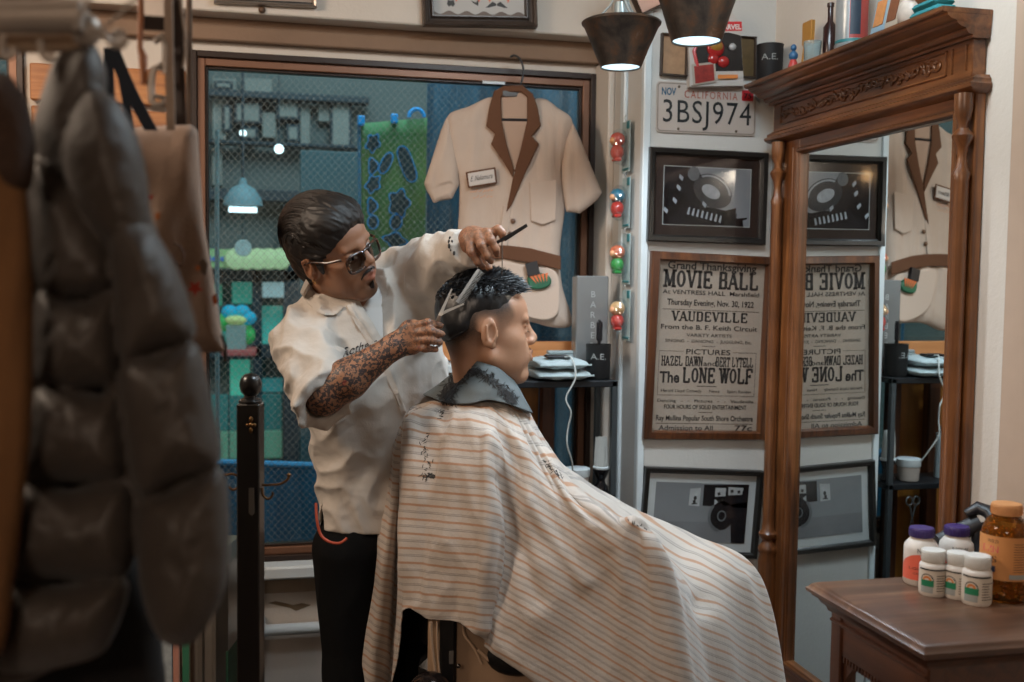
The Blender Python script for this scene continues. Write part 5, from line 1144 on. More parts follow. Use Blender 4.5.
# ============================================================ PEOPLE
def vw(v): return CR * v[0] + CU * v[1] - CF * v[2]           # (right, up, towards camera) -> world
def frame3(f, l):
    f = nrm(f); l = nrm(np.asarray(l, float) - f * np.dot(l, f)); u = np.cross(f, l)
    return np.stack([vw(f), vw(l), vw(u)], 1)                    # columns: forward, left, up in world
def hit(F, px, py, d0=1.8, d1=3.2):
    """depth where the camera-side surface of field F lies along a direction"""
    ds = np.arange(d0, d1, .004); r = ray(px, py); P = (CC + r * ds[:, None] - F.lo) / F.res; i = np.round(P).astype(int)
    ok = ((i >= 0) & (i < F.n)).all(1)
    for k in np.where(ok)[0]:
        if F.F[tuple(i[k])] < 0: return ds[k]
    return None
def head(F, o, A, s=1.0, kind='a'):
    """head with face at origin o (between the ears); A columns forward,left,up"""
    W_ = lambda x, y, z: o + A @ (np.array([x, y, z]) * s)
    E = lambda c, r, k=.012, mode='add', B=None: F.ell(W_(*c), np.array(r) * s, k * s, mode, A if B is None else A @ B)
    C_ = lambda a, b, r1, r2, k=.01, mode='add': F.cone(W_(*a), W_(*b), r1 * s, r2 * s, k * s, mode)
    E((-.010, 0, .036), (.102, .077, .088)) if kind == 'a' else E((-.003, 0, .036), (.096, .077, .088)); E((.030, 0, -.025), (.064, .062, .080), .02); E((.05, 0, .045), (.052, .062, .045), .02)
    for q in (-1, 1):
        C_((.0, q * .052, -.055), (.066, q * .018, -.100), .017, .018, .022); E((.052, q * .040, -.020), (.028, .026, .024), .02)
        C_((.086, q * .042, .022), (.094, q * .010, .022), .008, .009, .012)
    E((.074, 0, -.098), (.020, .022, .018), .016)
    E((.078, 0, -.058), (.024, .032, .030), .016)
    for q in (-1, 1): E((.046, q * .036, -.055), (.034, .024, .036), .02)
    for q in (-1, 1): E((.099, q * .032, .003), (.016, .019, .011), .010, 'sub')
    for q in (-1, 1):
        E((.080, q * .031, .002), (.0125, .014, .0125), .003)
        C_((.088, q * .018, .009), (.085, q * .044, .008), .0040, .0040, .004); C_((.090, q * .020, -.007), (.086, q * .042, -.006), .0032, .0032, .005)
    C_((.094, 0, .018), (.108, 0, -.014), .0085, .0105, .012); E((.110, 0, -.022), (.0125, .0125, .0105), .008)
    for q in (-1, 1): E((.104, q * .0125, -.028), (.010, .007, .008), .005); E((.110, q * .0065, -.036), (.004, .003, .004), .003, 'sub')
    C_((.096, -.020, -.0555), (.1035, 0, -.050), .0035, .0058, .005); C_((.1035, 0, -.050), (.096, .020, -.0555), .0058, .0035, .005)
    C_((.095, -.017, -.0625), (.1010, 0, -.0655), .0042, .0068, .005); C_((.1010, 0, -.0655), (.095, .017, -.0625), .0068, .0042, .005)
    C_((.106, -.022, -.0578), (.110, 0, -.0580), .0014, .0020, .002, 'sub'); C_((.110, 0, -.0580), (.106, .022, -.0578), .0020, .0014, .002, 'sub')
    E((.098, 0, -.080), (.008, .016, .006), .008, 'sub')
    for q in (-1, 1):   # ears
        B = np.array([[math.cos(.2), 0, math.sin(.2)], [q * .30, 1, 0], [-math.sin(.2), 0, math.cos(.2)]]); B = np.stack([nrm(B[:, 0]), nrm(np.cross(nrm(B[:, 2]), nrm(B[:, 0]))), nrm(B[:, 2])], 1)
        E((-.006, q * .079, .000), (.017, .0065, .031), .004, 'add', B); E((.000, q * .072, -.008), (.010, .010, .020), .008)
        E((-.002, q * .086, .000), (.0095, .0065, .019), .004, 'sub', B); C_((-.013, q * .084, -.012), (-.012, q * .086, .016), .0026, .003, .003); C_((.010, q * .079, -.010), (.010, q * .079, .002), .004, .004, .003)
        E((-.001, q * .078, -.027), (.008, .005, .009), .004)
    return W_
def skin_mat(name, base, dark, red, tattoo=False, stubble=None):
    t = NT(name); t.set(Roughness=.48); t.b.inputs['Subsurface Weight'].default_value = .12; t.b.inputs['Subsurface Radius'].default_value = (.012, .005, .003); t.b.inputs['Subsurface Scale'].default_value = 1
    v = t.coord(); f = t.noise(v, 22, 4, .6); c = t.mix(f, base, dark); f2 = t.noise(v, 9, 2); c = t.mix(t.math('MULTIPLY', f2, .35), c, red)
    if stubble:
        a = t.n('Attribute', attribute_name='stubble'); n_ = t.noise(v, 420, 2); n2 = t.math('MULTIPLY', a.outputs['Fac'], t.math('ADD', t.math('MULTIPLY', n_, .5), .72), clamp=True); c = t.mix(n2, c, stubble)
    a = t.n('Attribute', attribute_name='lips'); c = t.mix(t.math('MULTIPLY', a.outputs['Fac'], .6), c, '8e4a3c')
    if tattoo:
        a = t.n('Attribute', attribute_name='tattoo'); vo = t.n('TexVoronoi', feature='DISTANCE_TO_EDGE'); vo.inputs['Scale'].default_value = 80; t.l(v, vo.inputs['Vector'])
        e = t.math('LESS_THAN', vo.outputs['Distance'], .16); n1 = t.noise(v, 85, 4, .7, 1.2); n2 = t.math('GREATER_THAN', n1, .49); n3 = t.math('GREATER_THAN', t.noise(v, 130, 2, .5), .46)
        ink = t.math('MULTIPLY', t.math('MAXIMUM', t.math('MULTIPLY', e, t.math('GREATER_THAN', t.noise(v, 30, 2), .47)), n2), n3)
        ink = t.math('MULTIPLY', t.math('MULTIPLY', ink, a.outputs['Fac']), .92); c = t.mix(ink, c, '2b2b30')
        rd = t.math('MULTIPLY', t.math('GREATER_THAN', t.noise(v, 38, 1), .72), t.math('MULTIPLY', a.outputs['Fac'], .4)); c = t.mix(rd, c, '9a2f2a')
    t.base(c); t.bump(t.noise(v, 260, 3), .2, .0006); return t.m
def hair_mat(name, a, b, c, rough=.38, scale=(1, 1, 1), rot=(0, 0, 0)):
    t = NT(name); t.set(Roughness=rough); t.b.inputs['Specular IOR Level'].default_value = .6
    f = t.noise(t.coord(scale, rot=rot), 1, 4, .65, .2); t.base(t.ramp(f, [(.3, a), (.55, b), (.75, c)])); t.bump(f, .5, .002); return t.m
def hand_chain(F, pts, rs, k=.006): F.chain([at_d(*p) for p in pts], rs, k)
# ------------------------------------------------------------ THE BARBER
bo = at_d(331, 252, 2.42)
BA = frame3((.83, -.05, .55), (.42, .5, -.75))
NB = at_d(352, 312, 2.53)
SHR, ELR, WRR = at_d(304, 338, 2.44), at_d(324, 396, 2.27), at_d(393, 347, 2.26)
SHL, ELL_, WRL = at_d(405, 284, 2.66), at_d(436, 264, 2.50), at_d(464, 249, 2.37)
tl = vw(nrm((.72, 0, -.69))); tf = vw(nrm((.69, 0, .72)))      # torso: lateral (his left), forward
RES = .003
pts_all = np.array([at_d(280, 170, 2.2), at_d(510, 200, 2.2), at_d(280, 440, 2.2), at_d(510, 440, 2.2), at_d(280, 170, 2.75), at_d(515, 200, 2.75), at_d(280, 440, 2.7), at_d(510, 440, 2.7)])
F = Field(pts_all.min(0) - .02, pts_all.max(0) + .02, RES)
hd = head(F, bo, BA, .98)
F.cone(hd(-.018, 0, -.035), NB + V(0, 0, -.02), .056, .062, .03)
F.cone(NB, at_d(362, 345, 2.55), .09, .13, .05, flat=tf, ff=1.4)
F.cone(at_d(362, 345, 2.55), at_d(366, 420, 2.54), .13, .12, .05, flat=tf, ff=1.4)
F.chain([NB, SHR, ELR], [.05, .056, .041], .02); F.cone(ELR, ELR + (WRR - ELR) * .35, .041, .043, .015); F.cone(ELR + (WRR - ELR) * .35, WRR, .043, .026, .015, flat=CF, ff=1.15)
F.chain([NB, SHL, ELL_, WRL], [.05, .054, .040, .026], .02)
# right hand (palm away, fingers to the right)
F.cone(WRR, at_d(414, 336, 2.265), .027, .034, .012, flat=CF, ff=1.7)
F.cone(at_d(410, 329, 2.260), at_d(412, 346, 2.265), .020, .018, .012, flat=CF, ff=1.3)
hand_chain(F, [(414, 326, 2.255), (428, 322.5, 2.240), (440.5, 325.5, 2.255)], [.0105, .0088, .0072])
hand_chain(F, [(416, 333, 2.252), (431, 331, 2.232), (442, 334, 2.250)], [.0108, .0090, .0074])
hand_chain(F, [(415, 340.5, 2.253), (430, 340, 2.234), (440.5, 342.5, 2.250)], [.0102, .0086, .0072])
hand_chain(F, [(412, 347, 2.258), (425, 348.5, 2.242), (436, 349.5, 2.252)], [.0092, .0078, .0065])
hand_chain(F, [(404, 333, 2.285), (420, 330, 2.305), (434, 329, 2.295)], [.014, .0105, .0085])
# left hand (bent down, fingers holding hair)
F.cone(WRL, at_d(474, 241, 2.345), .026, .033, .012)
F.cone(at_d(470, 238, 2.34), at_d(489, 237, 2.33), .024, .017, .012)
hand_chain(F, [(469, 240, 2.325), (471, 252, 2.305), (478, 262, 2.31), (483, 267, 2.325)], [.0115, .0095, .0080, .0068])
hand_chain(F, [(477, 234, 2.320), (481, 245, 2.295), (487, 256, 2.30), (491, 261.5, 2.315)], [.0112, .0098, .0084, .0072])
hand_chain(F, [(486, 232, 2.320), (491, 240, 2.298), (496, 249, 2.30), (497, 254.5, 2.31)], [.0108, .0094, .0080, .0068])
hand_chain(F, [(491, 233, 2.330), (498, 229, 2.318), (502.5, 233, 2.318), (502.5, 239, 2.325)], [.0100, .0090, .0080, .0068])
hand_chain(F, [(474, 252, 2.355), (484, 260, 2.350), (489, 268, 2.345)], [.014, .011, .0085])
bv, bf = F.mesh(); bv = smooth_mesh(bv, bf, 1, .4)
loc = (bv - bo) @ BA
tat = np.clip(((bv - ELR) @ nrm(WRR - ELR) + .10) / .03, 0, 1) * (np.linalg.norm(np.cross(bv - ELR, nrm(WRR - ELR)), axis=1) < .10) * ((bv - ELR) @ CR > -.10) * ((bv - SHR) @ V(0, 0, 1) < .10) * (bv @ CR < at_d(450, 330, 2.3) @ CR) * (bv @ CU < at_d(400, 312, 2.25) @ CU)
tat = np.maximum(tat, (np.linalg.norm(bv - at_d(478, 245, 2.33), axis=1) < .055) * .35)
hn = (np.linalg.norm(bv - at_d(425, 336, 2.25), axis=1) < .045); tat = np.where(hn, tat * .6, tat)
lips = np.clip(1.2 - (((loc[:, 1]) / .022) ** 2 + ((loc[:, 2] + .057) / .012) ** 2), 0, 1) * (loc[:, 0] > .085)
mo = np.exp(-(((loc[:, 2] + .046 + .5 * np.maximum(np.abs(loc[:, 1]) - .012, 0)) / .0065) ** 2 + (loc[:, 1] / .026) ** 4)); gt = np.exp(-(((loc[:, 2] + .092) / .020) ** 2 + (loc[:, 1] / .026) ** 2)); jw = .22 * np.exp(-((loc[:, 2] + .085) / .03) ** 2)
bst = np.clip(np.maximum(np.maximum(mo, gt) * .85, jw), 0, .9) * (loc[:, 0] > .02) * (np.abs(loc[:, 1]) < .09) * (loc[:, 2] > -.13) * (np.linalg.norm(loc, axis=1) < .16)
barber = np_obj('person', bv, bf, skin_mat('barber skin', 'a37759', '865e45', '9d6853', tattoo=True, stubble='3a2a22'), attrs={'tattoo': tat, 'lips': lips, 'stubble': bst}, origin=bo)
tag(barber, 'barber in a white short sleeved shirt and glasses, tattooed arms, cutting the seated customer\'s hair', 'person')
BODYF = F
# hair
def hair_field(o, A, s):
    lo = o - .17 * s; hi = o + .19 * s; H_ = Field(lo, hi, .0028); W_ = lambda x, y, z: o + A @ (np.array([x, y, z]) * s)
    return H_, W_
Hf, hw_ = hair_field(bo, BA, .98)
Hf.ell(hw_(-.008, 0, .046), np.array([.106, .086, .100]), .01, 'add', BA); Hf.ell(hw_(.040, .0, .084), np.array([.058, .071, .046]), .03, 'add', BA)
Hf.ell(hw_(-.040, 0, -.012), np.array([.062, .070, .072]), .02, 'add', BA)
def facecut(P):
    q = (P - bo.astype(np.float32)) @ BA.astype(np.float32) / .98; x, y, z = q[..., 0], q[..., 1], q[..., 2]
    hl = .052 - .05 * np.clip(np.abs(y) / .075, 0, 1) ** 3                       # hairline height
    front = np.maximum(.050 + .0 * z - x, z - hl - np.clip(x - .09, 0, 1) * 1.2)    # in front of temple and under hairline
    ear = np.maximum(np.maximum(-.022 - x, z - .012), -.05 - y * 0)        # around and below the ear
    neck = np.maximum(z + .075 - 0 * x, -.5 + 0 * x)
    return np.minimum(np.minimum(front, ear), neck)
def cut_op(P): return facecut(P) * .95
Hf.op(cut_op, bo - .16, bo + .18, .016, 'sub')
Hf.ell(hw_(.030, -.074, .005), np.array([.010, .006, .026]), .006, 'add', BA)
def strands(P):
    q = (P - bo.astype(np.float32)) @ BA.astype(np.float32); x, y, z = q[..., 0], q[..., 1], q[..., 2]
    a = np.stack([x * 14 - z * 6, y * 75 + x * 22 * np.sign(y + .03) + z * 30, z * 45 + x * 26], -1); n_ = pnoise(a)
    return .0042 * (np.abs(n_) - .25) + .0012 * pnoise(a * 2.3)
Hf.op(strands, bo - .17, bo + .19, .0, 'disp')
hv, hf_ = Hf.mesh()

hq = (hv - bo) @ BA
hair = np_obj('hair', hv, hf_, hair_mat('dark brown hair', '0a0706', '150e0a', '241a14', .55, (60, 60, 60)), parent=barber)
# fine combed strands over the hair
b = MB(); rs = np.random.RandomState(21)
for k in range(620):
    v0 = rs.uniform(-.97, .97); th0 = rs.uniform(-.1, 1.9); ln = rs.uniform(.7, 1.5); P = []; rr = rs.uniform(.0, .0022); dv = rs.normal(0, .05)
    for i in range(11):
        th = th0 + ln * i / 10; v1 = v0 + dv * i / 10 + .04 * math.sin(th * 2 + v0 * 3); v1 = max(-.985, min(.985, v1)); w = math.sqrt(1 - v1 * v1)
        q = np.array([-.008 + (.106 + rr) * math.cos(th) * w, (.086 + rr) * v1, .046 + (.100 + rr) * math.sin(th) * w])
        p = bo + BA @ q
        if th > 3.6 or facecut(p[None].astype(np.float32))[0] < .003: break
        P.append(p)
    if len(P) > 4: b.tube(P, [.0004] + [.0013] * (len(P) - 2) + [.0003], 3, cap=False)
b.build('hair_strands', hair_mat('brown hair strand', '0c0806', '1a110c', '35271d', .5, (90, 90, 90)), hair)['kind'] = 'stuff'
# moustache, goatee, brows
m_hair = plain('barber dark hair', '17100c', .6, var=.3, scale=200, bump=.5, bs=400)
def tuft(pts, r, name, parent, W_, flat=.6, n=8, m=None):
    b = MB(); b.tube([W_(*p) for p in pts], r, n, flat=flat); return b.build(name, m or m_hair, parent)
b = MB()
for q in (-1, 1): b.tube([hd(.1075, q * .001, -.043), hd(.105, q * .010, -.0435), hd(.099, q * .019, -.048), hd(.093, q * .0255, -.0565), hd(.089, q * .0265, -.066)], [.0022, .0028, .0026, .0020, .0010], 8)
b.build('moustache', m_hair, barber)
b = MB().ell(hd(.0815, 0, -.098), (.0125, .020, .016), 16, 10, BA); b.tube([hd(.1005, 0, -.073), hd(.096, 0, -.080), hd(.090, 0, -.088)], [.002, .004, .008], 8)
for q in (-1, 1): b.tube([hd(.0865, q * .024, -.070), hd(.082, q * .022, -.084), hd(.078, q * .014, -.098)], [.0014, .0026, .0040], 8)
b.build('goatee', m_hair, barber)
for q in (-1, 1): tuft([(.0975, q * .010, .0185), (.0965, q * .022, .0245), (.090, q * .036, .026), (.080, q * .047, .019)], [.0022, .0036, .0032, .001], 'eyebrow', barber, hd)
for q in (-1, 1):
    e = MB().ell(hd(.0845, q * .031, .002), (.0098, .0105, .0098), 14, 10, BA).build('eye', plain('eye white', 'b8aca4', .2), barber)
    MB().ell(hd(.0932, q * .031, -.0005), (.0022, .0046, .0046), 12, 8, BA).build('iris', plain('iris dark', '1a110c', .1), e)
    tuft([(.0945, q * .019, .0055), (.0965, q * .031, .0070), (.0905, q * .044, .004)], [.0014, .0018, .0012], 'eyelid', barber, hd, m=plain('lid line', '3a2218', .6))
# glasses: thick tortoiseshell, dark tinted lower lens
t = NT('tortoiseshell'); t.set(Roughness=.4); t.b.inputs['Coat Weight'].default_value = .3; t.base(t.ramp(t.noise(t.coord(), 130, 3, .6), [(.40, '100b09'), (.56, '3a1d0e'), (.70, '8a5228')])); m_tort = t.m
t = NT('tinted lens'); tr = t.n('BsdfTransparent'); tr.inputs[0].default_value = (.42, .45, .47, 1); gg = t.n('BsdfGlossy'); gg.inputs['Roughness'].default_value = .03; mx = t.n('MixShader'); mx.inputs[0].default_value = .05; t.l(tr.outputs[0], mx.inputs[1]); t.l(gg.outputs[0], mx.inputs[2]); t.l(mx.outputs[0], t.o.inputs[0]); m_lens = t.m
gl_ = MB(); GX, GZ = .110, -.010
def lens_pts(q, r=1.0, dx=0):
    out = []
    for k in range(24):
        a = 2 * PI * k / 24; ca, sa = math.cos(a), math.sin(a); w_ = .0250 * r; h_ = .0205 * r; e = .55
        y = math.copysign(abs(ca) ** e, ca) * w_; z = math.copysign(abs(sa) ** e, sa) * h_
        yy = q * .034 + y; out.append(hd(GX + dx - (abs(yy) / .09) ** 2 * .030, yy, GZ + z))
    return out
for q in (-1, 1): gl_.tube(lens_pts(q), .0030, 8, closed=True)
gl_.tube([hd(GX, -.009, .006), hd(GX + .002, 0, .009), hd(GX, .009, .006)], .0030, 8)
gl_ = gl_.build('glasses', m_tort, barber)
for q in (-1, 1):
    P = lens_pts(q, .97); MB().add(P, [tuple(range(24))]).build('lens', m_lens, gl_, smooth=False)
    MB().tube([hd(GX - .022, q * .062, .010), hd(.06, q * .078, .010), hd(.01, q * .083, .014), hd(-.010, q * .084, .008)], [.0034, .0028, .0022, .0020], 8).build('temple', m_tort, gl_)
MB().tube([hd(.002, -.083, -.036) + BA @ V(.0035 * math.cos(a), 0, .0045 * math.sin(a)) for a in [2 * PI * i / 12 for i in range(12)]], .0011, 6, closed=True).build('earring', plain('gold', 'd9a860', .2, 1), barber)
# ---- shirt
sp = np.array([at_d(262, 225, 2.15), at_d(480, 225, 2.2), at_d(262, 560, 2.15), at_d(480, 560, 2.2), at_d(262, 225, 2.82), at_d(480, 225, 2.82), at_d(262, 560, 2.82), at_d(480, 560, 2.82)])
SF = Field(sp.min(0), sp.max(0), .0038)
T_ = [(352, 322, 2.545, .115), (366, 340, 2.55, .180), (376, 385, 2.55, .186), (382, 440, 2.57, .168), (386, 490, 2.58, .162), (388, 560, 2.58, .172)]
SF.chain([at_d(*p[:3]) for p in T_], [p[3] for p in T_], .04, flat=tf, ff=1.45)
SF.chain([NB + V(0, 0, -.012), SHR + V(0, 0, -.005)], [.060, .064], .03)
SF.chain([NB + V(0, 0, -.01), SHL], [.062, .082], .03)
# left sleeve: full, with hanging underside
def sleeve(a, b, r1, r2, wall=.014, nend=None, over=.02):
    ba = nrm(b - a) if nend is None else nrm(nend); L_ = np.linalg.norm(b - a); ax = nrm(b - a)
    def cone(P, e=0.0):
        q = P - a.astype(np.float32); t_ = np.clip((q @ ax.astype(np.float32)) / L_, 0, 1.4); w = q - (t_ * L_)[..., None] * ax.astype(np.float32)
        return np.sqrt((w * w).sum(-1)) - (r1 + (r2 - r1) * t_) + e
    def fn(P):
        pl = (P - b.astype(np.float32)) @ ba.astype(np.float32)
        inner = np.maximum(cone(P, wall), -(pl + .030))
        return np.maximum(np.maximum(cone(P), pl), -inner)
    return fn
EL2 = at_d(450, 256, 2.43); CUF = at_d(466, 247.5, 2.352)
SF.chain([SHL, at_d(432, 268, 2.54)], [.082, .070], .03)
SF.chain([SHL + V(0, 0, -.06), at_d(430, 300, 2.55), at_d(444, 275, 2.47)], [.085, .058, .045], .03)
def band(P):   # elbow to cuff
    return sleeve(at_d(438, 262, 2.49), CUF, .062, .037)(P)
SF.op(band, at_d(430, 275, 2.3) - .08, at_d(470, 230, 2.6) + .08, .02)
SE = at_d(325, 399, 2.265)
fn_r = sleeve(SHR, SE, .066, .064, nend=nrm(SE - SHR) * .75 + vw((.5, -.1, .3)))
SF.op(fn_r, np.minimum(SHR, SE) - .10, np.maximum(SHR, SE) + .10, .018)
# front and creases
def crease(P):
    q = P.astype(np.float32); x = q @ CR.astype(np.float32); z = q[..., 2]; y = q @ CF.astype(np.float32)
    a = np.stack([x * 15 + z * 4, z * 3.2, y * 9], -1); n1 = 1 - np.abs(pnoise(a)) * 2.2
    b_ = np.stack([x * 9 - z * 9, x * 7 + z * 7 + 3, y * 8 + 5], -1); n2 = 1 - np.abs(pnoise(b_ * 1.3)) * 2.4
    px_ = x; lo_ = float(at_d(330, 300, 2.4) @ CR)
    wl = 1 / (1 + np.exp((px_ - lo_) * 40))
    return -(.0095 * n1 * (1 - .5 * wl) + (.006 + .005 * wl) * n2) - .0015 * pnoise(q * 60)
SF.op(crease, SF.lo, SF.lo + (np.array(SF.n) - 1) * SF.res, 0, 'disp')
# neck opening (V) and hem cut
def vcut(P):
    q = (P - NB.astype(np.float32)); s_ = q @ tl.astype(np.float32); f_ = q @ tf.astype(np.float32); z = q[..., 2]
    w = .030 + .42 * np.minimum(z + .0, .04)
    return np.maximum(np.maximum(np.abs(s_ + .006) - np.maximum(w, .0), .03 - f_ * .0 - f_ - .02 + 0 * z), -.060 - z)
SF.op(vcut, NB - .2, NB + .2, .004, 'sub')
SF.cone(hd(-.015, 0, -.06), NB + V(0, 0, .02), .060, .066, .006, 'sub')
hz = at_d(350, 536, 2.44)
SF.op(lambda P: (hz[2] + .006 * np.sin(P[..., 0] * 9)) - P[..., 2], SF.lo, SF.lo + (np.array(SF.n) - 1) * SF.res, .003, 'int')
def slit(P):
    q = P - at_d(320, 500, 2.45).astype(np.float32); x = q @ CR.astype(np.float32); z = q[..., 2]; d = q @ CF.astype(np.float32)
    return np.maximum(np.maximum(np.abs(x) - np.clip(-z * .09, 0, 1), z), np.abs(d) - .2)
SF.op(slit, at_d(300, 560, 2.3), at_d(340, 490, 2.6), .002, 'sub')
sv, sf_ = SF.mesh(); sv = smooth_mesh(sv, sf_, 1, .5)
t = NT('white cotton'); t.set(Roughness=.85); t.b.inputs['Sheen Weight'].default_value = .25; v_ = t.coord(); t.base(t.mix(t.noise(v_, 6, 3), 'cdc6be', 'bab1a7')); t.bump(t.math('ADD', t.noise(v_, 420, 2), t.math('MULTIPLY', t.noise(v_, 45, 4, .6, .5), 3)), .25, .002); m_shirt = t.m
shirt = np_obj('shirt', sv, sf_, m_shirt, parent=barber)
def on_shirt(px, py, lift=.004, dflt=2.4):
    d = hit(SF, px, py); return at_d(px, py, (d if d else dflt) - lift)
def cloth_patch(rows, th, lift, name, m, parent, F_=None):
    """patch from rows of image points laid over the shirt surface, with its own thickness"""
    F_ = F_ or SF; A = []
    for r in rows:
        rr = catmull(np.array(r, float), 5); A.append(rr)
    A = np.array(A); A = np.stack([catmull(A[:, j], 4) for j in range(A.shape[1])], 1); n0_, n1_ = A.shape[:2]
    D = np.full((n0_, n1_), np.nan)
    for i in range(n0_):
        for j in range(n1_):
            d = hit(F_, A[i, j, 0], A[i, j, 1]); 
            if d: D[i, j] = d
    D = np.where(np.isnan(D), np.nanmedian(D), D)
    for _ in range(3): 
        Dp = np.pad(D, 1, mode='edge'); D = np.minimum(D + .0, (Dp[:-2, 1:-1] + Dp[2:, 1:-1] + Dp[1:-1, :-2] + Dp[1:-1, 2:] + 2 * D) / 6 + .002)
    vs = []; 
    for off in (lift + th, lift):
        for i in range(n0_):
            for j in range(n1_): vs.append(at_d(A[i, j, 0], A[i, j, 1], D[i, j] - off))
    b = MB(); g = lambda k, i, j: k * n0_ * n1_ + i * n1_ + j; fs = []
    for i in range(n0_ - 1):
        for j in range(n1_ - 1): fs += [(g(0, i, j), g(0, i, j + 1), g(0, i + 1, j + 1), g(0, i + 1, j)), (g(1, i, j), g(1, i + 1, j), g(1, i + 1, j + 1), g(1, i, j + 1))]
    for j in range(n1_ - 1): fs += [(g(0, 0, j), g(1, 0, j), g(1, 0, j + 1), g(0, 0, j + 1)), (g(0, n0_ - 1, j), g(0, n0_ - 1, j + 1), g(1, n0_ - 1, j + 1), g(1, n0_ - 1, j))]
    for i in range(n0_ - 1): fs += [(g(0, i, 0), g(0, i + 1, 0), g(1, i + 1, 0), g(1, i, 0)), (g(0, i, n1_ - 1), g(1, i, n1_ - 1), g(1, i + 1, n1_ - 1), g(0, i + 1, n1_ - 1))]
    b.add(vs, fs); return b.build(name, m, parent, ang=60)
# collar leaves
cloth_patch([[(306, 279), (315, 291), (328, 301), (344, 306)], [(303, 285), (311, 298), (324, 307), (340, 311)], [(300, 292), (308, 304), (322, 314), (336, 315)]], .004, .004, 'collar', m_shirt, shirt)
cloth_patch([[(372, 274), (372, 284), (368, 296), (362, 306)], [(380, 275), (380, 286), (376, 298), (369, 308)], [(388, 279), (388, 291), (384, 304), (374, 312)]], .004, .004, 'collar', m_shirt, shirt)
cloth_patch([[(346, 306), (355, 322), (366, 340), (379, 362), (392, 390), (402, 415)], [(350, 304), (360, 320), (372, 338), (385, 360), (397, 388), (407, 412)]], .002, .003, 'placket', m_shirt, shirt)
# undershirt
tv = Field(NB - .16, NB + .12, .004); tv.cone(NB + V(0, 0, .0) + tf * .012, NB + V(0, 0, -.10) + tf * .03, .087, .130, .02, flat=tf, ff=1.18); tv.cone(hd(-.015, 0, -.06), NB + V(0, 0, .01), .059, .064, .004, 'sub'); tv.op(lambda P: (P[..., 2] - NB[2] - .058 + .35 * np.abs((P - NB.astype(np.float32)) @ tl.astype(np.float32)) * -1), NB - .2, NB + .15, .003, 'int')
a_, b_ = tv.mesh(); np_obj('undershirt', a_, b_, plain('white tee', 'c9c6c3', .9, bump=.3, bs=300), parent=barber)
# embroidery on the chest and cuff marks
tm = text_mesh('Rothers', 1, (0, 0, 0), (1, 0, 0), (0, 0, 1), 1, shear=.3, align='LEFT')
b = MB(); b.f = tm.f
for p in tm.v: 
    x, z = p[0], p[2]; b.v.append(tuple(on_shirt(343 + x * 34, 357 - x * 11 - z * 13, .0035)))
b.build('embroidery', plain('black thread', '26252b', .8), shirt, smooth=False)
b = MB()
for k, (x, y) in enumerate(((450, 238), (452, 242), (449, 246), (451, 250), (454, 253), (449, 242), (453, 247))):
    p = on_shirt(x, y, .001, 2.40); b.ell(p, (.003, .003, .004 + .001 * (k % 3)), 8, 6)
b.build('cuff_marks', plain('dark thread', '3a3836', .8), shirt)
for px, py in ((396, 392),): MB().lathe(on_shirt(px, py, .004), [(.0001, 0), (.005, .0), (.005, .002), (.0001, .002)], 14, -CF).build('button', plain('button', 'cfc8bf', .3), shirt)
# ---- trousers and shoes
q0_ = at_d(345, 540, 2.51)
tp = [at_d(300, 480, 2.3), at_d(440, 480, 2.75)]
TF = Field((min(tp[0][0], tp[1][0]) - .12, 2.1, .02), (max(tp[0][0], tp[1][0]) + .05, 2.80, .95), .006)
hipc = at_d(386, 530, 2.58); hipc2 = V(hipc[0], hipc[1], .93)
TF.cone(hipc, hipc2, .148, .14, .03, flat=tf, ff=1.3)
FR_, FL_ = hipc - tl * .085, hipc + tl * .085
kR = V(FR_[0] + .00, FR_[1] - .02, .50); kL = V(FL_[0] + .02, FL_[1], .50)
aR = V(FR_[0] + .03, FR_[1] + .02, .10); aL = V(FL_[0] + .03, FL_[1] + .03, .10)
TF.chain([FR_ + V(0, 0, -.04), kR, aR], [.105, .078, .062], .03); TF.chain([FL_ + V(0, 0, -.04), kL, aL], [.105, .078, .062], .03)
TF.op(lambda P: (lambda q: -.004 * (1 - 2 * np.abs(pnoise(np.stack([q[..., 0] * 12, q[..., 1] * 12, q[..., 2] * 5], -1)))))(P), TF.lo, TF.lo + (np.array(TF.n) - 1) * TF.res, 0, 'disp')
a_, b_ = TF.mesh(); np_obj('trousers', a_, b_, plain('black trousers', '070708', .9, bump=.2, bs=200, spec=.2), parent=barber)
for p in (aR, aL):
    SH_ = Field(p - V(.2, .2, .12), p + V(.25, .25, .08), .006); fz_ = tf * 1.0; g_ = V(p[0], p[1], .045); SH_.cone(g_ - fz_ * .04, g_ + fz_ * .15, .045, .038, .02); SH_.cone(g_, V(p[0], p[1], .11), .045, .055, .02); SH_.op(lambda P: .004 - P[..., 2], p - .25, p + .3, .002, 'int'); a_, b_ = SH_.mesh(); np_obj('shoe', a_, b_, m_blk, parent=barber)
# red cord at the waist
pts = catmull([at_d(316, 503, 2.36), at_d(317, 520, 2.35), at_d(321, 535, 2.35), at_d(330, 542, 2.345), at_d(340, 543, 2.345), at_d(347, 538, 2.35)], 6)
MB().tube(pts, .0032, 8).build('waist_cord', plain('orange red cord', 'b0472c', .6), barber)

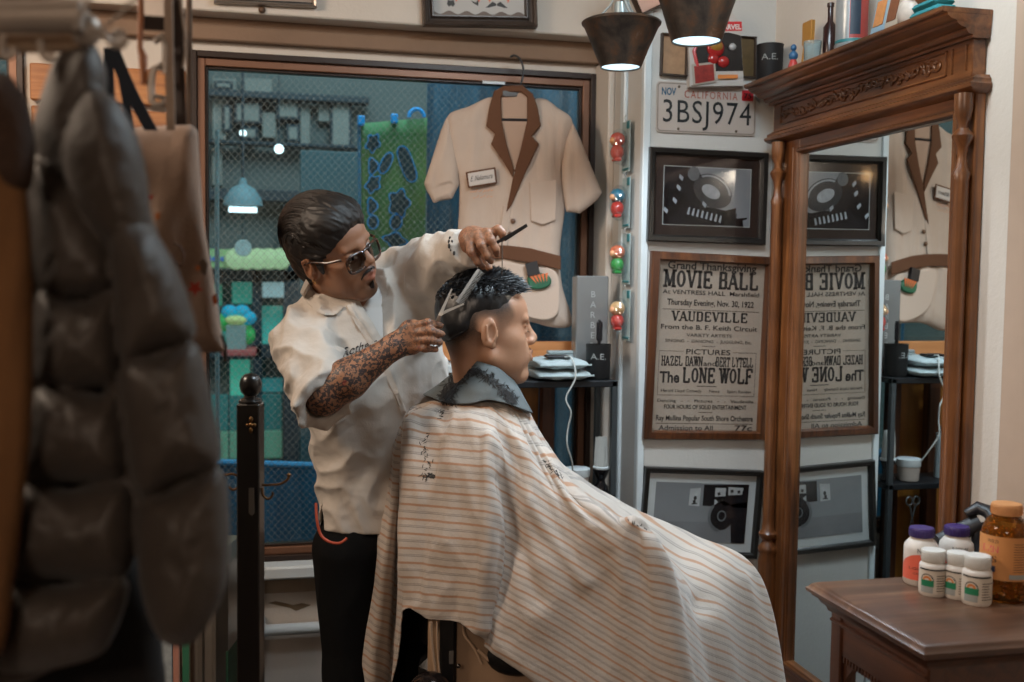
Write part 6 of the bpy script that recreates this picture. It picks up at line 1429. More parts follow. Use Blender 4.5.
# ------------------------------------------------------------ TOOLS IN HAND
m_steel = plain('polished steel', 'a9a49d', .3, .5)
pv = at_d(441, 314, 2.238)
sc2 = thing('scissors', 'open steel hairdressing scissors in the barber\'s lower hand at the back of the head', 'scissors', pv)
def blade(a, b, w, name, teeth=0):
    a, b = at_d(*a), at_d(*b); u = nrm(b - a); n_ = nrm(np.cross(u, CF)); m = MB()
    m.prism([a - n_ * w * .8, a + n_ * w * .8, b + n_ * w * .5, b - n_ * w * .3], -CF * .002); m.prism([a - n_ * w + CF * .002, a + n_ * w * .2 + CF * .002, b + CF * .002], -CF * .0022)
    return m.build(name, m_steel, sc2)
blade((440, 315, 2.236), (452, 289, 2.248), .0042, 'blade'); blade((440, 314, 2.241), (464, 304, 2.248), .0042, 'blade')
MB().lathe(pv, [(.0001, -.003), (.004, -.003), (.004, .004), (.0001, .004)], 14, -CF).build('pivot_screw', m_steel, sc2)
for (a, c_) in (((440, 314), (434, 326)), ((440, 315), (437, 338))):
    b = MB(); A_ = at_d(*a, 2.240); C2 = at_d(*c_, 2.290); b.tube([A_, A_ * .5 + C2 * .5, C2], [.003, .0025, .0025], 8); b.tube([C2 + vw((.010 * math.cos(t_), .011 * math.sin(t_) - .008, 0)) for t_ in [2 * PI * i / 16 for i in range(16)]], .0022, 6, closed=True); b.build('handle', m_steel, sc2)
a, b2 = at_d(458, 303, 2.252), at_d(480, 270, 2.285)
cm = thing('steel_comb', 'pale metal comb held slanting against the customer\'s hair', 'comb', (a + b2) / 2)
u = nrm(b2 - a); n_ = nrm(np.cross(u, CF)); L_ = np.linalg.norm(b2 - a)
m = MB().prism([a, a + n_ * .006, b2 + n_ * .006, b2], -CF * .003); m.build('spine', plain('comb metal', '776d65', .35, .5), cm)
m = MB()
for k in range(26): p = a + u * L_ * (k + .5) / 26; m.prism([p + u * .0008, p - u * .0008, p - n_ * .011 - u * .0004, p - n_ * .011 + u * .0004], -CF * .002)
m.build('teeth', plain('comb metal', '776d65', .35, .5), cm)
a, b2 = at_d(496, 243.5, 2.322), at_d(527, 225, 2.30)
cm = thing('black_comb', 'black comb pointing up from the barber\'s raised hand', 'comb', a); u = nrm(b2 - a); n_ = nrm(np.cross(u, CF))
MB().prism([a - n_ * .003, a + n_ * .004, b2 + n_ * .003, b2 - n_ * .002], -CF * .003).prism([a * .75 + b2 * .25 + n_ * .0, a * .75 + b2 * .25 - n_ * .0065, b2 - n_ * .004, b2], -CF * .002).build('comb_body', plain('comb black', '1b1c1f', .35), cm)
o = MB().tube([at_d(502, 240, 2.318), at_d(502.2, 262, 2.325), at_d(502, 276, 2.335)], [.0014, .0012, .0008], 6).build('tail_pin', plain('comb metal', '776d65', .35, .5), cm)

# ------------------------------------------------------------ THE CUSTOMER
co_ = at_d(483, 333, 2.38); CA = frame3((.966, .09, -.259), (-.259, 0, -.966))
lo = np.array([at_d(425, 250, 2.25), at_d(560, 250, 2.25), at_d(420, 480, 2.2), at_d(560, 480, 2.2), at_d(425, 250, 2.62), at_d(560, 480, 2.62)])
CFld = Field(lo.min(0) - .03, lo.max(0) + .03, .0027)
hc = head(CFld, co_, CA, 1.03, 'b')
CNB = at_d(481, 402, 2.40)
CFld.cone(hc(-.030, 0, -.030), CNB, .050, .055, .025)
CFld.cone(at_d(476, 425, 2.41), at_d(468, 455, 2.42), .085, .12, .03); 
cv, cf_ = CFld.mesh(); cv = smooth_mesh(cv, cf_, 1, .35)
lc = (cv - co_) @ CA / 1.03
zb = .016 + .60 * np.clip(lc[:, 0], -.10, .05)
stub = np.clip(1 - (zb + .016 - lc[:, 2]) / .070, 0, 1) ** 1.1 * np.clip((.066 - lc[:, 0] - .35 * np.clip(lc[:, 2] - .03, 0, .1)) / .012, 0, 1)
stub *= np.clip((.040 - lc[:, 0] + np.clip(lc[:, 2] - .0, 0, .2) * .9) / .015, 0, 1)
earm = np.exp(-(((lc[:, 0] + .006) / .022) ** 4 + ((lc[:, 2] + .002) / .036) ** 4)) * (np.abs(lc[:, 1]) > .0695); stub *= 1 - np.clip(earm * 1.6, 0, 1)
lips = np.clip(1.2 - ((lc[:, 1] / .022) ** 2 + ((lc[:, 2] + .057) / .012) ** 2), 0, 1) * (lc[:, 0] > .085)
cust = np_obj('person', cv, cf_, skin_mat('customer skin', 'b68c70', '9c7355', 'ac735e', stubble='1c1512'), attrs={'stubble': np.clip(stub * .95, 0, .96), 'lips': lips, 'tattoo': np.zeros(len(cv))}, origin=co_)
tag(cust, 'seated customer with short dark hair and eyes closed, facing the mirror under the striped cape', 'person')
# hair: cap on top plus standing strands
CH = Field(co_ - .17, co_ + .2, .003); CH.ell(hc(-.006, 0, .062), np.array([.098, .080, .074]), .01, 'add', CA); CH.ell(hc(-.056, 0, .024), np.array([.047, .070, .060]), .02, 'add', CA)
def ccut(P):
    q = (P - co_.astype(np.float32)) @ CA.astype(np.float32) / 1.05; x, y, z = q[..., 0], q[..., 1], q[..., 2]
    return np.maximum(z - (.030 + .50 * np.clip(x, -.10, .07) ), x - .3)
CH.op(ccut, co_ - .17, co_ + .2, .01, 'sub')
CH.op(lambda P: (lambda q: -.0014 * pnoise(np.stack([q[..., 0] * 60, q[..., 1] * 60, q[..., 2] * 25], -1)))((P - co_.astype(np.float32)) @ CA.astype(np.float32)), co_ - .17, co_ + .2, 0, 'disp')
a_, b_ = CH.mesh(); ch = np_obj('hair', a_, b_, hair_mat('black hair', '07080a', '0f1114', '262b31', .33, (70, 70, 30)), parent=cust)
b = MB(); rs = np.random.RandomState(8)
for k in range(1900):
    th = rs.uniform(0, 2 * PI); r_ = math.sqrt(rs.uniform(0, 1)); x = .002 + .098 * r_ * math.cos(th); y = .078 * r_ * math.sin(th)
    zt = .062 + .074 * math.sqrt(max(0, 1 - r_ ** 2 * .92)); 
    if zt < .036 + .5 * x + .004: continue
    p = np.array([x, y, zt - .006]); outw = nrm((x * .55, y * .9, (zt - .03) * 1.1)); L_ = rs.uniform(.008, .018) * (1.0 if x > -.03 else .85)
    d = nrm(outw + rs.normal(0, .22, 3) + np.array([.45 if x > 0 else .2, 0, .05]))
    q1 = p + d * L_ * .5; q2 = p + d * L_ + np.array([.008, 0, -.004 if r_ > .6 else 0])
    b.tube([co_ + CA @ (p_ * 1.05) for p_ in (p, q1, q2)], [.0022, .0018, .0004], 3, cap=False)
b.build('hair_strands', hair_mat('black hair strand', '07090b', '101318', '2d363d', .42, (200, 200, 60)), ch)['kind'] = 'stuff'
m_ch = plain('customer dark hair', '181310', .7)
for q in (-1, 1):
    tuft([(.0975, q * .012, .0215), (.0965, q * .024, .0265), (.088, q * .038, .025)], [.0018, .0026, .001], 'eyebrow', cust, hc, m=m_ch)
    MB().ell(hc(.0822, q * .031, .001), (.0118, .0128, .0112), 14, 10, CA).build('eyelid', plain('eyelid skin', 'a87a5e', .5), cust)
    tuft([(.0945, q * .020, -.004), (.0965, q * .031, -.0065), (.091, q * .043, -.005)], [.0010, .0013, .0010], 'eyelash', cust, hc, m=m_ch)
# ============================================================ STRIPED CAPE
from itertools import product
def spline_grid(cols, nu, nv, closed=True):
    """cols: list of columns of (px,py,d) control points, resampled; returns array (U,V,3)"""
    K = []
    for c in cols:
        c = np.array(c, float); w = c * np.array([1, 1, 440.]); L_ = np.concatenate([[0], np.cumsum(np.linalg.norm(np.diff(w, axis=0), axis=1))]); L_ /= L_[-1]
        D = catmull(c, 20); t_ = np.linspace(0, 1, nv); K.append(np.stack([np.interp(t_, np.linspace(0, 1, len(D)), D[:, i]) for i in range(3)], 1))
    K = np.array(K); n = len(K); out = []
    for i in range(n if closed else n - 1):
        p0, p1, p2, p3 = (K[(i - 1) % n], K[i], K[(i + 1) % n], K[(i + 2) % n]) if closed else (K[max(i - 1, 0)], K[i], K[i + 1], K[min(i + 2, n - 1)])
        for j in range(nu):
            t_ = j / nu; out.append(.5 * ((2 * p1) + (-p0 + p2) * t_ + (2 * p0 - 5 * p1 + 4 * p2 - p3) * t_ ** 2 + (-p0 + 3 * p1 - 3 * p2 + p3) * t_ ** 3))
    return np.array(out)
COLS = [
 [(447, 398, 2.46), (424, 404, 2.47), (402, 415, 2.48), (394, 440, 2.48), (384, 495, 2.48), (372, 555, 2.48), (360, 612, 2.48)],           # back silhouette
 [(448, 398, 2.44), (426, 406, 2.44), (406, 418, 2.43), (399, 450, 2.42), (388, 540, 2.41), (376, 622, 2.42), (370, 700, 2.43)],           # hanging corner fold
 [(449, 398, 2.42), (428, 407, 2.42), (410, 420, 2.43), (403, 455, 2.45), (397, 540, 2.47), (393, 640, 2.47), (392, 700, 2.47)],           # valley
 [(450, 398, 2.40), (430, 408, 2.39), (415, 424, 2.36), (411, 460, 2.33), (407, 530, 2.31), (405, 580, 2.30), (405, 613, 2.30)],           # edge of the back panel
 [(455, 398, 2.36), (445, 410, 2.33), (438, 430, 2.30), (434, 465, 2.27), (432, 530, 2.25), (431, 580, 2.24), (431, 618, 2.24)],
 [(465, 399, 2.33), (462, 410, 2.29), (460, 430, 2.25), (460, 470, 2.22), (460, 530, 2.20), (460, 580, 2.20), (460, 622, 2.20)],
 [(478, 399, 2.31), (482, 411, 2.27), (486, 432, 2.22), (489, 475, 2.18), (489, 535, 2.16), (484, 590, 2.16), (477, 633, 2.16)],            # ridge at the elbow
 [(486, 399, 2.31), (494, 413, 2.27), (501, 436, 2.23), (506, 480, 2.20), (505, 540, 2.19), (498, 600, 2.18), (486, 645, 2.18)],
 [(494, 398, 2.31), (506, 415, 2.27), (518, 445, 2.22), (530, 500, 2.17), (532, 560, 2.14), (526, 620, 2.12), (518, 668, 2.12)],
 [(502, 397, 2.32), (515, 415, 2.28), (534, 450, 2.23), (560, 510, 2.15), (580, 560, 2.11), (596, 615, 2.10), (590, 716, 2.09)],
 [(507, 396, 2.325), (521, 418, 2.285), (543, 458, 2.23), (574, 506, 2.14), (609, 535, 2.09), (640, 565, 2.065), (650, 712, 2.06)],
 [(510, 396, 2.33), (524, 420, 2.30), (548, 458, 2.25), (582, 500, 2.16), (618, 522, 2.10), (650, 541, 2.07), (684, 712, 2.05)],            # near knee
 [(518, 397, 2.35), (531, 425, 2.33), (554, 465, 2.33), (600, 509, 2.30), (652, 552, 2.26), (703, 612, 2.20), (722, 712, 2.17)],            # valley between the knees
 [(523, 400, 2.37), (535, 430, 2.37), (558, 469, 2.39), (612, 506, 2.42), (682, 540, 2.42), (738, 576, 2.38), (758, 712, 2.35)],            # far knee
 [(525, 403, 2.40), (536, 432, 2.42), (560, 471, 2.48), (616, 506, 2.52), (692, 537, 2.52), (760, 583, 2.48), (787, 712, 2.45)],
 [(520, 404, 2.46), (528, 430, 2.52), (550, 478, 2.62), (600, 520, 2.66), (660, 570, 2.66), (715, 620, 2.64), (740, 712, 2.64)],
 [(490, 402, 2.50), (490, 420, 2.58), (490, 470, 2.64), (500, 530, 2.66), (510, 580, 2.66), (520, 620, 2.66), (530, 712, 2.66)],
 [(462, 399, 2.49), (446, 408, 2.55), (432, 440, 2.58), (420, 500, 2.58), (412, 550, 2.58), (405, 590, 2.58), (400, 625, 2.58)],
]
NU, NV = 12, 120
G = spline_grid(COLS, NU, NV); U_N = len(G)
s_str = G[..., 1] - (.60 * np.minimum(G[..., 0] - 405, 0) + .09 * np.clip(G[..., 0] - 405, 0, 83) + .60 * np.maximum(G[..., 0] - 488, 0))
Wd = CC + (CF + CR * ((G[..., :1]) - 512) / FPX + CU * (341 - G[..., 1:2]) / FPX) * G[..., 2:3]
# normals and fold displacement
du = np.roll(Wd, -1, 0) - np.roll(Wd, 1, 0); dv = np.gradient(Wd, axis=1); N_ = np.cross(du, dv); N_ /= np.linalg.norm(N_, axis=-1, keepdims=True) + 1e-9
cen = Wd.mean((0, 1)); 
if ((Wd - cen) * N_).sum() < 0: N_ = -N_
uu = np.arange(U_N)[:, None] / NU + 0 * G[..., 0]; vv = np.linspace(0, 1, NV)[None] + 0 * G[..., 0]
am = np.clip(vv * 3, 0, 1)
fo = .011 * pnoise(np.stack([uu * 1.15, vv * 1.6, 0 * uu], -1)) + .008 * (1 - 2.2 * np.abs(pnoise(np.stack([uu * .8 + vv * 2.2, vv * 3.0 - uu * .5, 0 * uu + 7], -1)))) + .0022 * pnoise(np.stack([uu * 4, vv * 14, 0 * uu + 3], -1))
per = (uu % len(COLS)); edge = np.clip(np.minimum(per, len(COLS) - per) / .8, 0, 1)
def ridge(P_, A_, w_):
    P_ = np.array(P_, float); X, Y = G[..., 0], G[..., 1]; best = np.full(X.shape, 1e9)
    for i in range(len(P_) - 1):
        a, e_ = P_[i], P_[i + 1] - P_[i]; t_ = np.clip(((X - a[0]) * e_[0] + (Y - a[1]) * e_[1]) / (e_ @ e_), 0, 1); best = np.minimum(best, np.hypot(X - a[0] - t_ * e_[0], Y - a[1] - t_ * e_[1]))
    return A_ * np.exp(-(best / w_) ** 2)
rd_ = 0
for P_, A_, w_ in (([(488, 436), (488, 540), (480, 628)], .012, 5), ([(508, 460), (540, 520), (585, 582)], .008, 6), ([(498, 480), (520, 540), (540, 600)], -.008, 7), ([(442, 418), (428, 500), (418, 600)], -.006, 6), ([(652, 541), (668, 600), (684, 690)], .014, 7), ([(700, 600), (712, 650), (720, 700)], -.012, 9),
                   ([(742, 578), (765, 640), (778, 700)], .008, 7), ([(414, 425), (407, 520), (405, 610)], .008, 4), ([(606, 530), (634, 600), (646, 690)], .006, 10), ([(560, 470), (600, 500), (650, 540)], .007, 6), ([(620, 512), (680, 556), (704, 606)], -.012, 9), ([(456, 404), (455, 470), (448, 560)], .004, 7), ([(520, 560), (508, 620), (500, 650)], .006, 6), ([(570, 470), (620, 520), (660, 550)], -.004, 5)):
    rd_ = rd_ + ridge(P_, A_, w_)
fc_ = np.clip(-(N_ @ CF) * 4, 0, 1) * np.clip(vv * 5, 0, 1)
Wd = Wd + N_ * (fo * am * edge + rd_ * fc_)[..., None]
b = MB(); vs = Wd.reshape(-1, 3); fs = []
for i in range(U_N):
    for j in range(NV - 1): fs.append((i * NV + j, ((i + 1) % U_N) * NV + j, ((i + 1) % U_N) * NV + j + 1, i * NV + j + 1))
t = NT('striped cape cloth'); t.set(Roughness=.8); t.b.inputs['Sheen Weight'].default_value = .3
a = t.n('Attribute', attribute_name='stripe'); sx = t.math('DIVIDE', a.outputs['Fac'], 14.6); fr_ = t.math('FRACT', sx)
wv = t.noise(t.coord((1, 1, 1)), 160, 3)
def line(c_, w_):
    d_ = t.math('ABSOLUTE', t.math('SUBTRACT', fr_, c_)); m_ = t.n('MapRange', interpolation_type='SMOOTHSTEP'); t.l(d_, m_.inputs[0]); m_.inputs[1].default_value = w_ * .6; m_.inputs[2].default_value = w_ * 1.25; m_.inputs[3].default_value = 1; m_.inputs[4].default_value = 0; return m_.outputs[0]
basec = t.mix(t.noise(t.coord(), 7, 3), 'c2b8af', 'aba096'); c1 = t.mix(t.math('MULTIPLY', line(.5, .085), .8), basec, 'a4744f'); c2 = t.mix(t.math('MULTIPLY', line(.02, .05), .6), c1, '6f6a68'); c2 = t.mix(t.math('MULTIPLY', line(.93, .04), .45), c2, '6f6a68')
t.base(c2); t.bump(t.math('ADD', wv, t.math('MULTIPLY', t.noise(t.coord((1, 1, 1)), 30, 4, .6, .8), 2.5)), .35, .002)
m_cape = t.m
cape = np_obj('barber_cape', vs, np.array(fs), m_cape, attrs={'stripe': s_str.reshape(-1)}, origin=at_d(480, 400, 2.4))
so = cape.modifiers.new('t', 'SOLIDIFY'); so.thickness = .0018
tag(cape, 'striped barber cape, cream with orange and grey lines, draped over the seated customer', 'cape')
# ---- grey neck cloth over the shoulders
COL2 = [
 [(466, 361, 2.45), (450, 375, 2.455), (436, 386, 2.465), (424, 394, 2.47)],
 [(467, 363, 2.41), (452, 380, 2.41), (440, 392, 2.41), (432, 397, 2.41)],
 [(469, 361, 2.36), (460, 382, 2.345), (452, 395, 2.335), (448, 403, 2.325)],
 [(477, 361, 2.325), (473, 383, 2.30), (471, 395, 2.285), (470, 403, 2.275)],
 [(488, 364, 2.318), (490, 383, 2.285), (491, 394, 2.27), (492, 400, 2.265)],
 [(499, 368, 2.325), (506, 385, 2.29), (511, 397, 2.275), (515, 406, 2.265)],
 [(508, 375, 2.345), (518, 390, 2.315), (526, 402, 2.30), (531, 412, 2.29)],
 [(514, 380, 2.375), (522, 393, 2.36), (527, 404, 2.355), (532, 412, 2.35)],
 [(511, 386, 2.42), (518, 394, 2.45), (522, 400, 2.47), (526, 406, 2.48)],
 [(496, 376, 2.46), (498, 386, 2.50), (500, 393, 2.53), (502, 400, 2.55)],
 [(478, 366, 2.475), (470, 378, 2.51), (462, 388, 2.53), (454, 396, 2.55)]]
G2 = spline_grid(COL2, 10, 26); n2 = len(G2)
W2 = CC + (CF + CR * ((G2[..., :1]) - 512) / FPX + CU * (341 - G2[..., 1:2]) / FPX) * G2[..., 2:3]
ui = np.arange(n2)[:, None] / 10 + 0 * G2[..., 0]; vi = np.linspace(0, 1, 26)[None] + 0 * G2[..., 0]
W2 = W2 - CF * (.004 * pnoise(np.stack([ui * 1.3, vi * 2.5, 0 * ui], -1)) * np.clip(vi * 3, 0, 1))[..., None]
fs = [(i * 26 + j, ((i + 1) % n2) * 26 + j, ((i + 1) % n2) * 26 + j + 1, i * 26 + j + 1) for i in range(n2) for j in range(25)]
nc = np_obj('neck_cloth', W2.reshape(-1, 3), np.array(fs), plain('grey neck cloth', '585f61', .75, var=.12, scale=25, bump=.3, bs=120), origin=at_d(480, 385, 2.4))
so = nc.modifiers.new('t', 'SOLIDIFY'); so.thickness = .003; so.offset = 1
tag(nc, 'grey cloth collar around the customer\'s neck with cut hair on it', 'neck cloth')
# ---- cut hair lying on cloth
bpy.context.view_layer.update()
from mathutils.bvhtree import BVHTree
_tv = [Vector(p) for p in vs] + [Vector(p) for p in W2.reshape(-1, 3)]; nb_ = len(vs)
_tf = [(i * NV + j, ((i + 1) % U_N) * NV + j, ((i + 1) % U_N) * NV + j + 1, i * NV + j + 1) for i in range(U_N) for j in range(NV - 1)] + [tuple(k + nb_ for k in f) for f in fs]
BV = BVHTree.FromPolygons(_tv, _tf)
def on_cloth(px, py, lift=.003):
    r = nrm(ray(px, py)); h_ = BV.ray_cast(Vector(CC), Vector(r)); 
    return None if h_[0] is None else (np.array(h_[0]) - r * lift, np.array(h_[1]))
rs = np.random.RandomState(5)
m_cut = plain('cut black hair', '141214', .6)
def clump(name, pts, spread, n, ln, label):
    b = MB(); o0 = None
    for k in range(n):
        i = rs.randint(len(pts)); j = min(i + 1, len(pts) - 1); w = rs.uniform(); x = pts[i][0] * (1 - w) + pts[j][0] * w + rs.normal(0, spread); y = pts[i][1] * (1 - w) + pts[j][1] * w + rs.normal(0, spread * .8)
        a_ = rs.uniform(0, PI) ; L_ = ln * rs.uniform(.4, 1.2); P = []
        for t_ in (-.5, 0, .5):
            h_ = on_cloth(x + math.cos(a_) * L_ * t_ + rs.normal(0, .4), y + math.sin(a_) * L_ * t_, .0025)
            if h_ is not None: P.append(h_[0])
        if len(P) == 3 and max(np.linalg.norm(P[0] - P[1]), np.linalg.norm(P[1] - P[2])) < .03: b.tube(P, [.0007, .0010, .0004], 3, cap=False); o0 = P[1] if o0 is None else o0
    o = b.build(name, m_cut, origin=o0); tag(o, label, 'cut hair', kind='stuff'); return o
clump('cut_hair', [(470, 372), (452, 384), (446, 398), (452, 388), (444, 402)], 3.0, 420, 8, 'thick clump of cut black hair on the back of the grey neck cloth')
clump('cut_hair', [(462, 368), (452, 376), (470, 370), (490, 378), (505, 392), (512, 400)], 2.6, 380, 7, 'cut black hair scattered over the grey neck cloth')
clump('cut_hair', [(450, 404), (446, 407), (454, 405), (440, 409)], 3.2, 300, 7, 'small dark hair tuft at the top of the striped cape')
clump('cut_hair', [(428, 432), (422, 450), (428, 462), (425, 478)], 2.2, 46, 4, 'loose hair snippets trailing down the back of the cape')
clump('cut_hair', [(428, 475), (432, 476), (434, 477)], 1.2, 45, 4, 'small oval tuft of cut hair midway down the cape back')
clump('cut_hair', [(545, 462), (555, 470), (560, 476)], 1.8, 50, 4, 'cut hair snippets on the cape front below the chin')
clump('cut_hair', [(600, 508), (622, 518), (640, 526), (658, 537)], .9, 26, 4, 'single dark snippets spread on the cape lap')
# ============================================================ BARBER CHAIR
bc = thing('barber_chair', 'barber chair with cream armrest panel and dark seat under the cape', 'barber chair', tuple(at_z(480, 900, .0)) if False else (at_d(490, 640, 2.38)[0], at_d(490, 640, 2.38)[1], 0))
m_cre = plain('cream enamel', 'a98b70', .35, var=.05, coat=.4); m_lea = plain('black leather', '0c0b0c', .45, bump=.2, bs=120); m_chr = plain('chrome', '6e6a68', .15, 1)
A0 = lambda px, py, d: at_d(px, py, d)
# seat and back, in view aligned boxes
def vbox(b, px0, px1, z0, z1, d0, d1, bev=.02):
    """box between two image columns and two heights, with depth from d0 to d1"""
    c0 = at_d(px0, 400, (d0 + d1) / 2); c1 = at_d(px1, 400, (d0 + d1) / 2); L_ = (c1 - c0) @ _r0; m = (c0 + c1) / 2; D_ = (d1 - d0)
    k = MB().box((-L_ / 2, -D_ / 2, z0), (L_ / 2, D_ / 2, z1), bev); k.xf(lambda p: V(m[0], m[1], 0) + _r0 * p[0] + _f0 * p[1] + V(0, 0, p[2])); b.merge(k); return b
vbox(MB(), 425, 560, .50, .62, 2.262, 2.56, .03).build('seat', m_lea, bc)
vbox(MB(), 424, 446, .60, 1.0, 2.36, 2.52, .02).build('backrest', m_lea, bc)
for d_ in (2.225, 2.575):
    o = vbox(MB(), 430, 565, .46, .80, d_, d_ + .03, .012); o.build('side_panel', m_cre, bc)
    vbox(MB(), 430, 500, .80, .83, d_, d_ + .045, .012).build('armrest', m_lea, bc)
b = MB(); 
for (P_, r_) in ((((431, 622), (431, 634), (433, 655), (438, 690)), .0035), (((437, 622), (437, 634), (438, 655), (441, 690)), .0022), (((463, 626), (465, 636), (474, 648), (482, 664)), .0028)):
    b.tube(catmull([at_d(x, y, 2.222) for x, y in P_], 6), r_, 8)
b.build('trim_bead', plain('cream trim', 'b0937a', .3), bc)
MB().tube(catmull([at_d(x, y, 2.222) for x, y in ((478, 650), (492, 662), (510, 668), (535, 670), (560, 671))], 6), .004, 8).build('seat_piping', plain('cream trim', 'b0937a', .3), bc)
vb = vbox(MB(), 442, 459, .40, .80, 2.205, 2.235, .006).build('side_post', m_lea, bc)
MB().box(at_d(449, 651, 2.200), at_d(453.5, 664, 2.203) , .001).build('post_plate', plain('grey plate', '5e5852', .4), vb)
MB().ell(at_d(458.5, 666, 2.20), (.005, .005, .005), 10, 8).build('knob', m_chr, vb)
MB().ell(at_d(430, 692, 2.19), (.045, .045, .042), 28, 16).build('hub_cover', plain('dark hub', '2a2220', .15, .6), bc)
MB().ell(at_d(521, 655, 2.24), (.075, .03, .045), 20, 12).build('seat_roll', m_lea, bc)
p0 = np.array(bc.location)
MB().lathe(p0, [(.30, 0), (.30, .03), (.12, .07), (.07, .10), (.07, .42), (.14, .46), (.14, .50)], 36).build('pedestal', m_chr, bc)
fp = at_d(690, 400, 2.32); fp = V(fp[0], fp[1], .22); MB().tube([p0 + V(0, 0, .44), (p0 + fp) / 2 + V(0, 0, .22), fp], .018, 10).build('footrest_arm', m_chr, bc)
k = MB().box((-.10, -.17, -.012), (.10, .17, .012), .008); k.xf(lambda p: fp + _r0 * p[0] + _f0 * p[1] + V(0, 0, p[2])); k.build('footrest', m_chr, bc)
# ============================================================ COATS AND BAGS AT THE LEFT
m_chrome = plain('worn chrome', 'b3a89e', .35, .4, var=.15, scale=15)
DC = 1.02; s1 = DC / FPX
rackr = thing('coat_rack', 'chrome coat rail with hooks at the top left, holding the coats', 'coat rack', tuple(V(*at_d(-160, 60, .98)[:2], 0)))
def P3(px, py, d): return at_d(px, py, d)
MB().tube([P3(-190, 18, .97), P3(84, 17, .97)], .0150, 20).build('rail', m_chrome, rackr)
MB().tube([P3(-190, 45, 1.0), P3(84, 42, 1.0)], .0100, 18).build('rail', plain('brushed brass rail', 'bda289', .4, .35), rackr)
q = P3(-160, 18, .985); MB().cyl((q[0], q[1], 0), (q[0], q[1], q[2] + .03), .016, n=18).build('post', m_chrome, rackr)
MB().lathe((q[0], q[1], 0), [(.20, 0), (.20, .015), (.05, .03), (.018, .05)], 30).build('rack_base', m_chrome, rackr)
MB().ell(P3(86, 30, .985), (.014, .014, .016), 16, 10).build('end_cap', m_chrome, rackr)
for pts in (((4, 34), (2, 46), (4, 56), (12, 56), (14, 48)), ((40, 40), (42, 52), (48, 60), (54, 54)), ((92, 30), (104, 34), (112, 44), (122, 46), (127, 38))):
    MB().tube(catmull([P3(x, y, .965) for x, y in pts], 5), .0032, 8).build('hook', m_chrome, rackr)
MB().tube([P3(74, 30, .96), P3(82, 12, .96), P3(96, -12, .96)], .0022, 8).tube([P3(100, 30, .97), P3(118, 16, .97), P3(146, -12, .97)], .0020, 8).build('hanger_wire', m_chrome, rackr)
MB().box(P3(112, 28, .99), P3(124, 44, .985) + V(0, .01, 0), .003).build('clip_block', plain('pale clip', 'b5aca4', .4), rackr)
# puffer coat
t = NT('puffer nylon'); t.set(Roughness=.55); v_ = t.coord(); t.base(t.mix(t.noise(v_, 5, 3), '48403a', '3a322c')); t.b.inputs['Sheen Weight'].default_value = .08; t.bump(t.math('ADD', t.noise(v_, 28, 4, .6, .4), t.math('MULTIPLY', t.noise(v_, 500, 2), .15)), .35, .006); m_puf = t.m
H_ = Hang(-70, 30, 245, 710, DC - .12, DC + .12, s1, .0034)
wr = lambda X, Y: .005 * pnoise(np.stack([X * .05, Y * .025, 0 * X], -1)) + .0025 * (1 - 2.4 * np.abs(pnoise(np.stack([X * .05 + Y * .03, Y * .03 - X * .02, 0 * X + 5], -1))))
PADS = [([(46, 78), (60, 52), (84, 40), (99, 50), (108, 80), (103, 110), (104, 150), (82, 192), (50, 180), (32, 135)], -.005, .045, .045),
 ([(84, 92), (106, 92), (126, 112), (142, 150), (150, 200), (147, 232), (118, 246), (98, 236), (70, 192), (62, 140)], -.035, .050, .05),
 ([(28, 165), (66, 178), (108, 236), (116, 288), (80, 300), (34, 286)], -.015, .050, .045),
 ([(34, 291), (80, 303), (116, 293), (120, 378), (98, 390), (32, 383)], -.018, .055, .045),
 ([(32, 388), (98, 394), (119, 384), (130, 476), (70, 484), (14, 476)], -.022, .060, .045),
 ([(14, 482), (70, 489), (131, 484), (129, 572), (60, 580), (-6, 572)], -.024, .062, .045),
 ([(-8, 578), (60, 585), (127, 578), (114, 636), (84, 662), (-8, 668)], -.022, .058, .045),
 ([(-40, 150), (26, 160), (32, 286), (-50, 286)], .03, .05, .045), ([(-50, 290), (32, 290), (30, 384), (-56, 384)], .03, .05, .045), ([(-56, 388), (30, 388), (12, 478), (-60, 478)], .03, .05, .045), ([(-60, 482), (10, 482), (-8, 572), (-60, 572)], .03, .05, .045), ([(-60, 578), (-8, 578), (-8, 668), (-60, 668)], .03, .05, .045),
 ([(110, 222), (147, 226), (171, 256), (190, 302), (195, 338), (160, 351), (122, 360), (114, 300)], -.045, .052, .045),
 ([(120, 366), (160, 356), (196, 343), (212, 400), (220, 462), (180, 482), (139, 497), (124, 430)], -.050, .056, .045),
 ([(139, 503), (180, 488), (221, 468), (230, 520), (227, 580), (209, 624), (186, 646), (160, 640), (143, 602), (136, 550)], -.048, .052, .045)]
for poly, dz, T, R_ in PADS: H_.pad(poly, DC + dz, T, R_, k=.004, t0=.001, soft=True, disp=wr)
H_.pad([(50, 70), (90, 60), (110, 120), (120, 300), (122, 470), (118, 570), (90, 650), (-60, 655), (-50, 180), (20, 170)], DC + .02, .022, .03, k=.004, t0=.004)
H_.pad([(100, 110), (130, 160), (180, 300), (208, 420), (216, 560), (185, 630), (160, 620), (140, 520), (124, 400), (112, 260)], DC - .03, .022, .03, k=.004, t0=.004)
H_.pad([(100, 440), (160, 440), (165, 540), (100, 540)], DC - .012, .03, .03, k=.004, t0=.004)
coat = H_.build('puffer_coat', m_puf, origin=at_d(100, 100, DC)); tag(coat, 'grey brown quilted puffer coat hanging from the rail', 'coat')
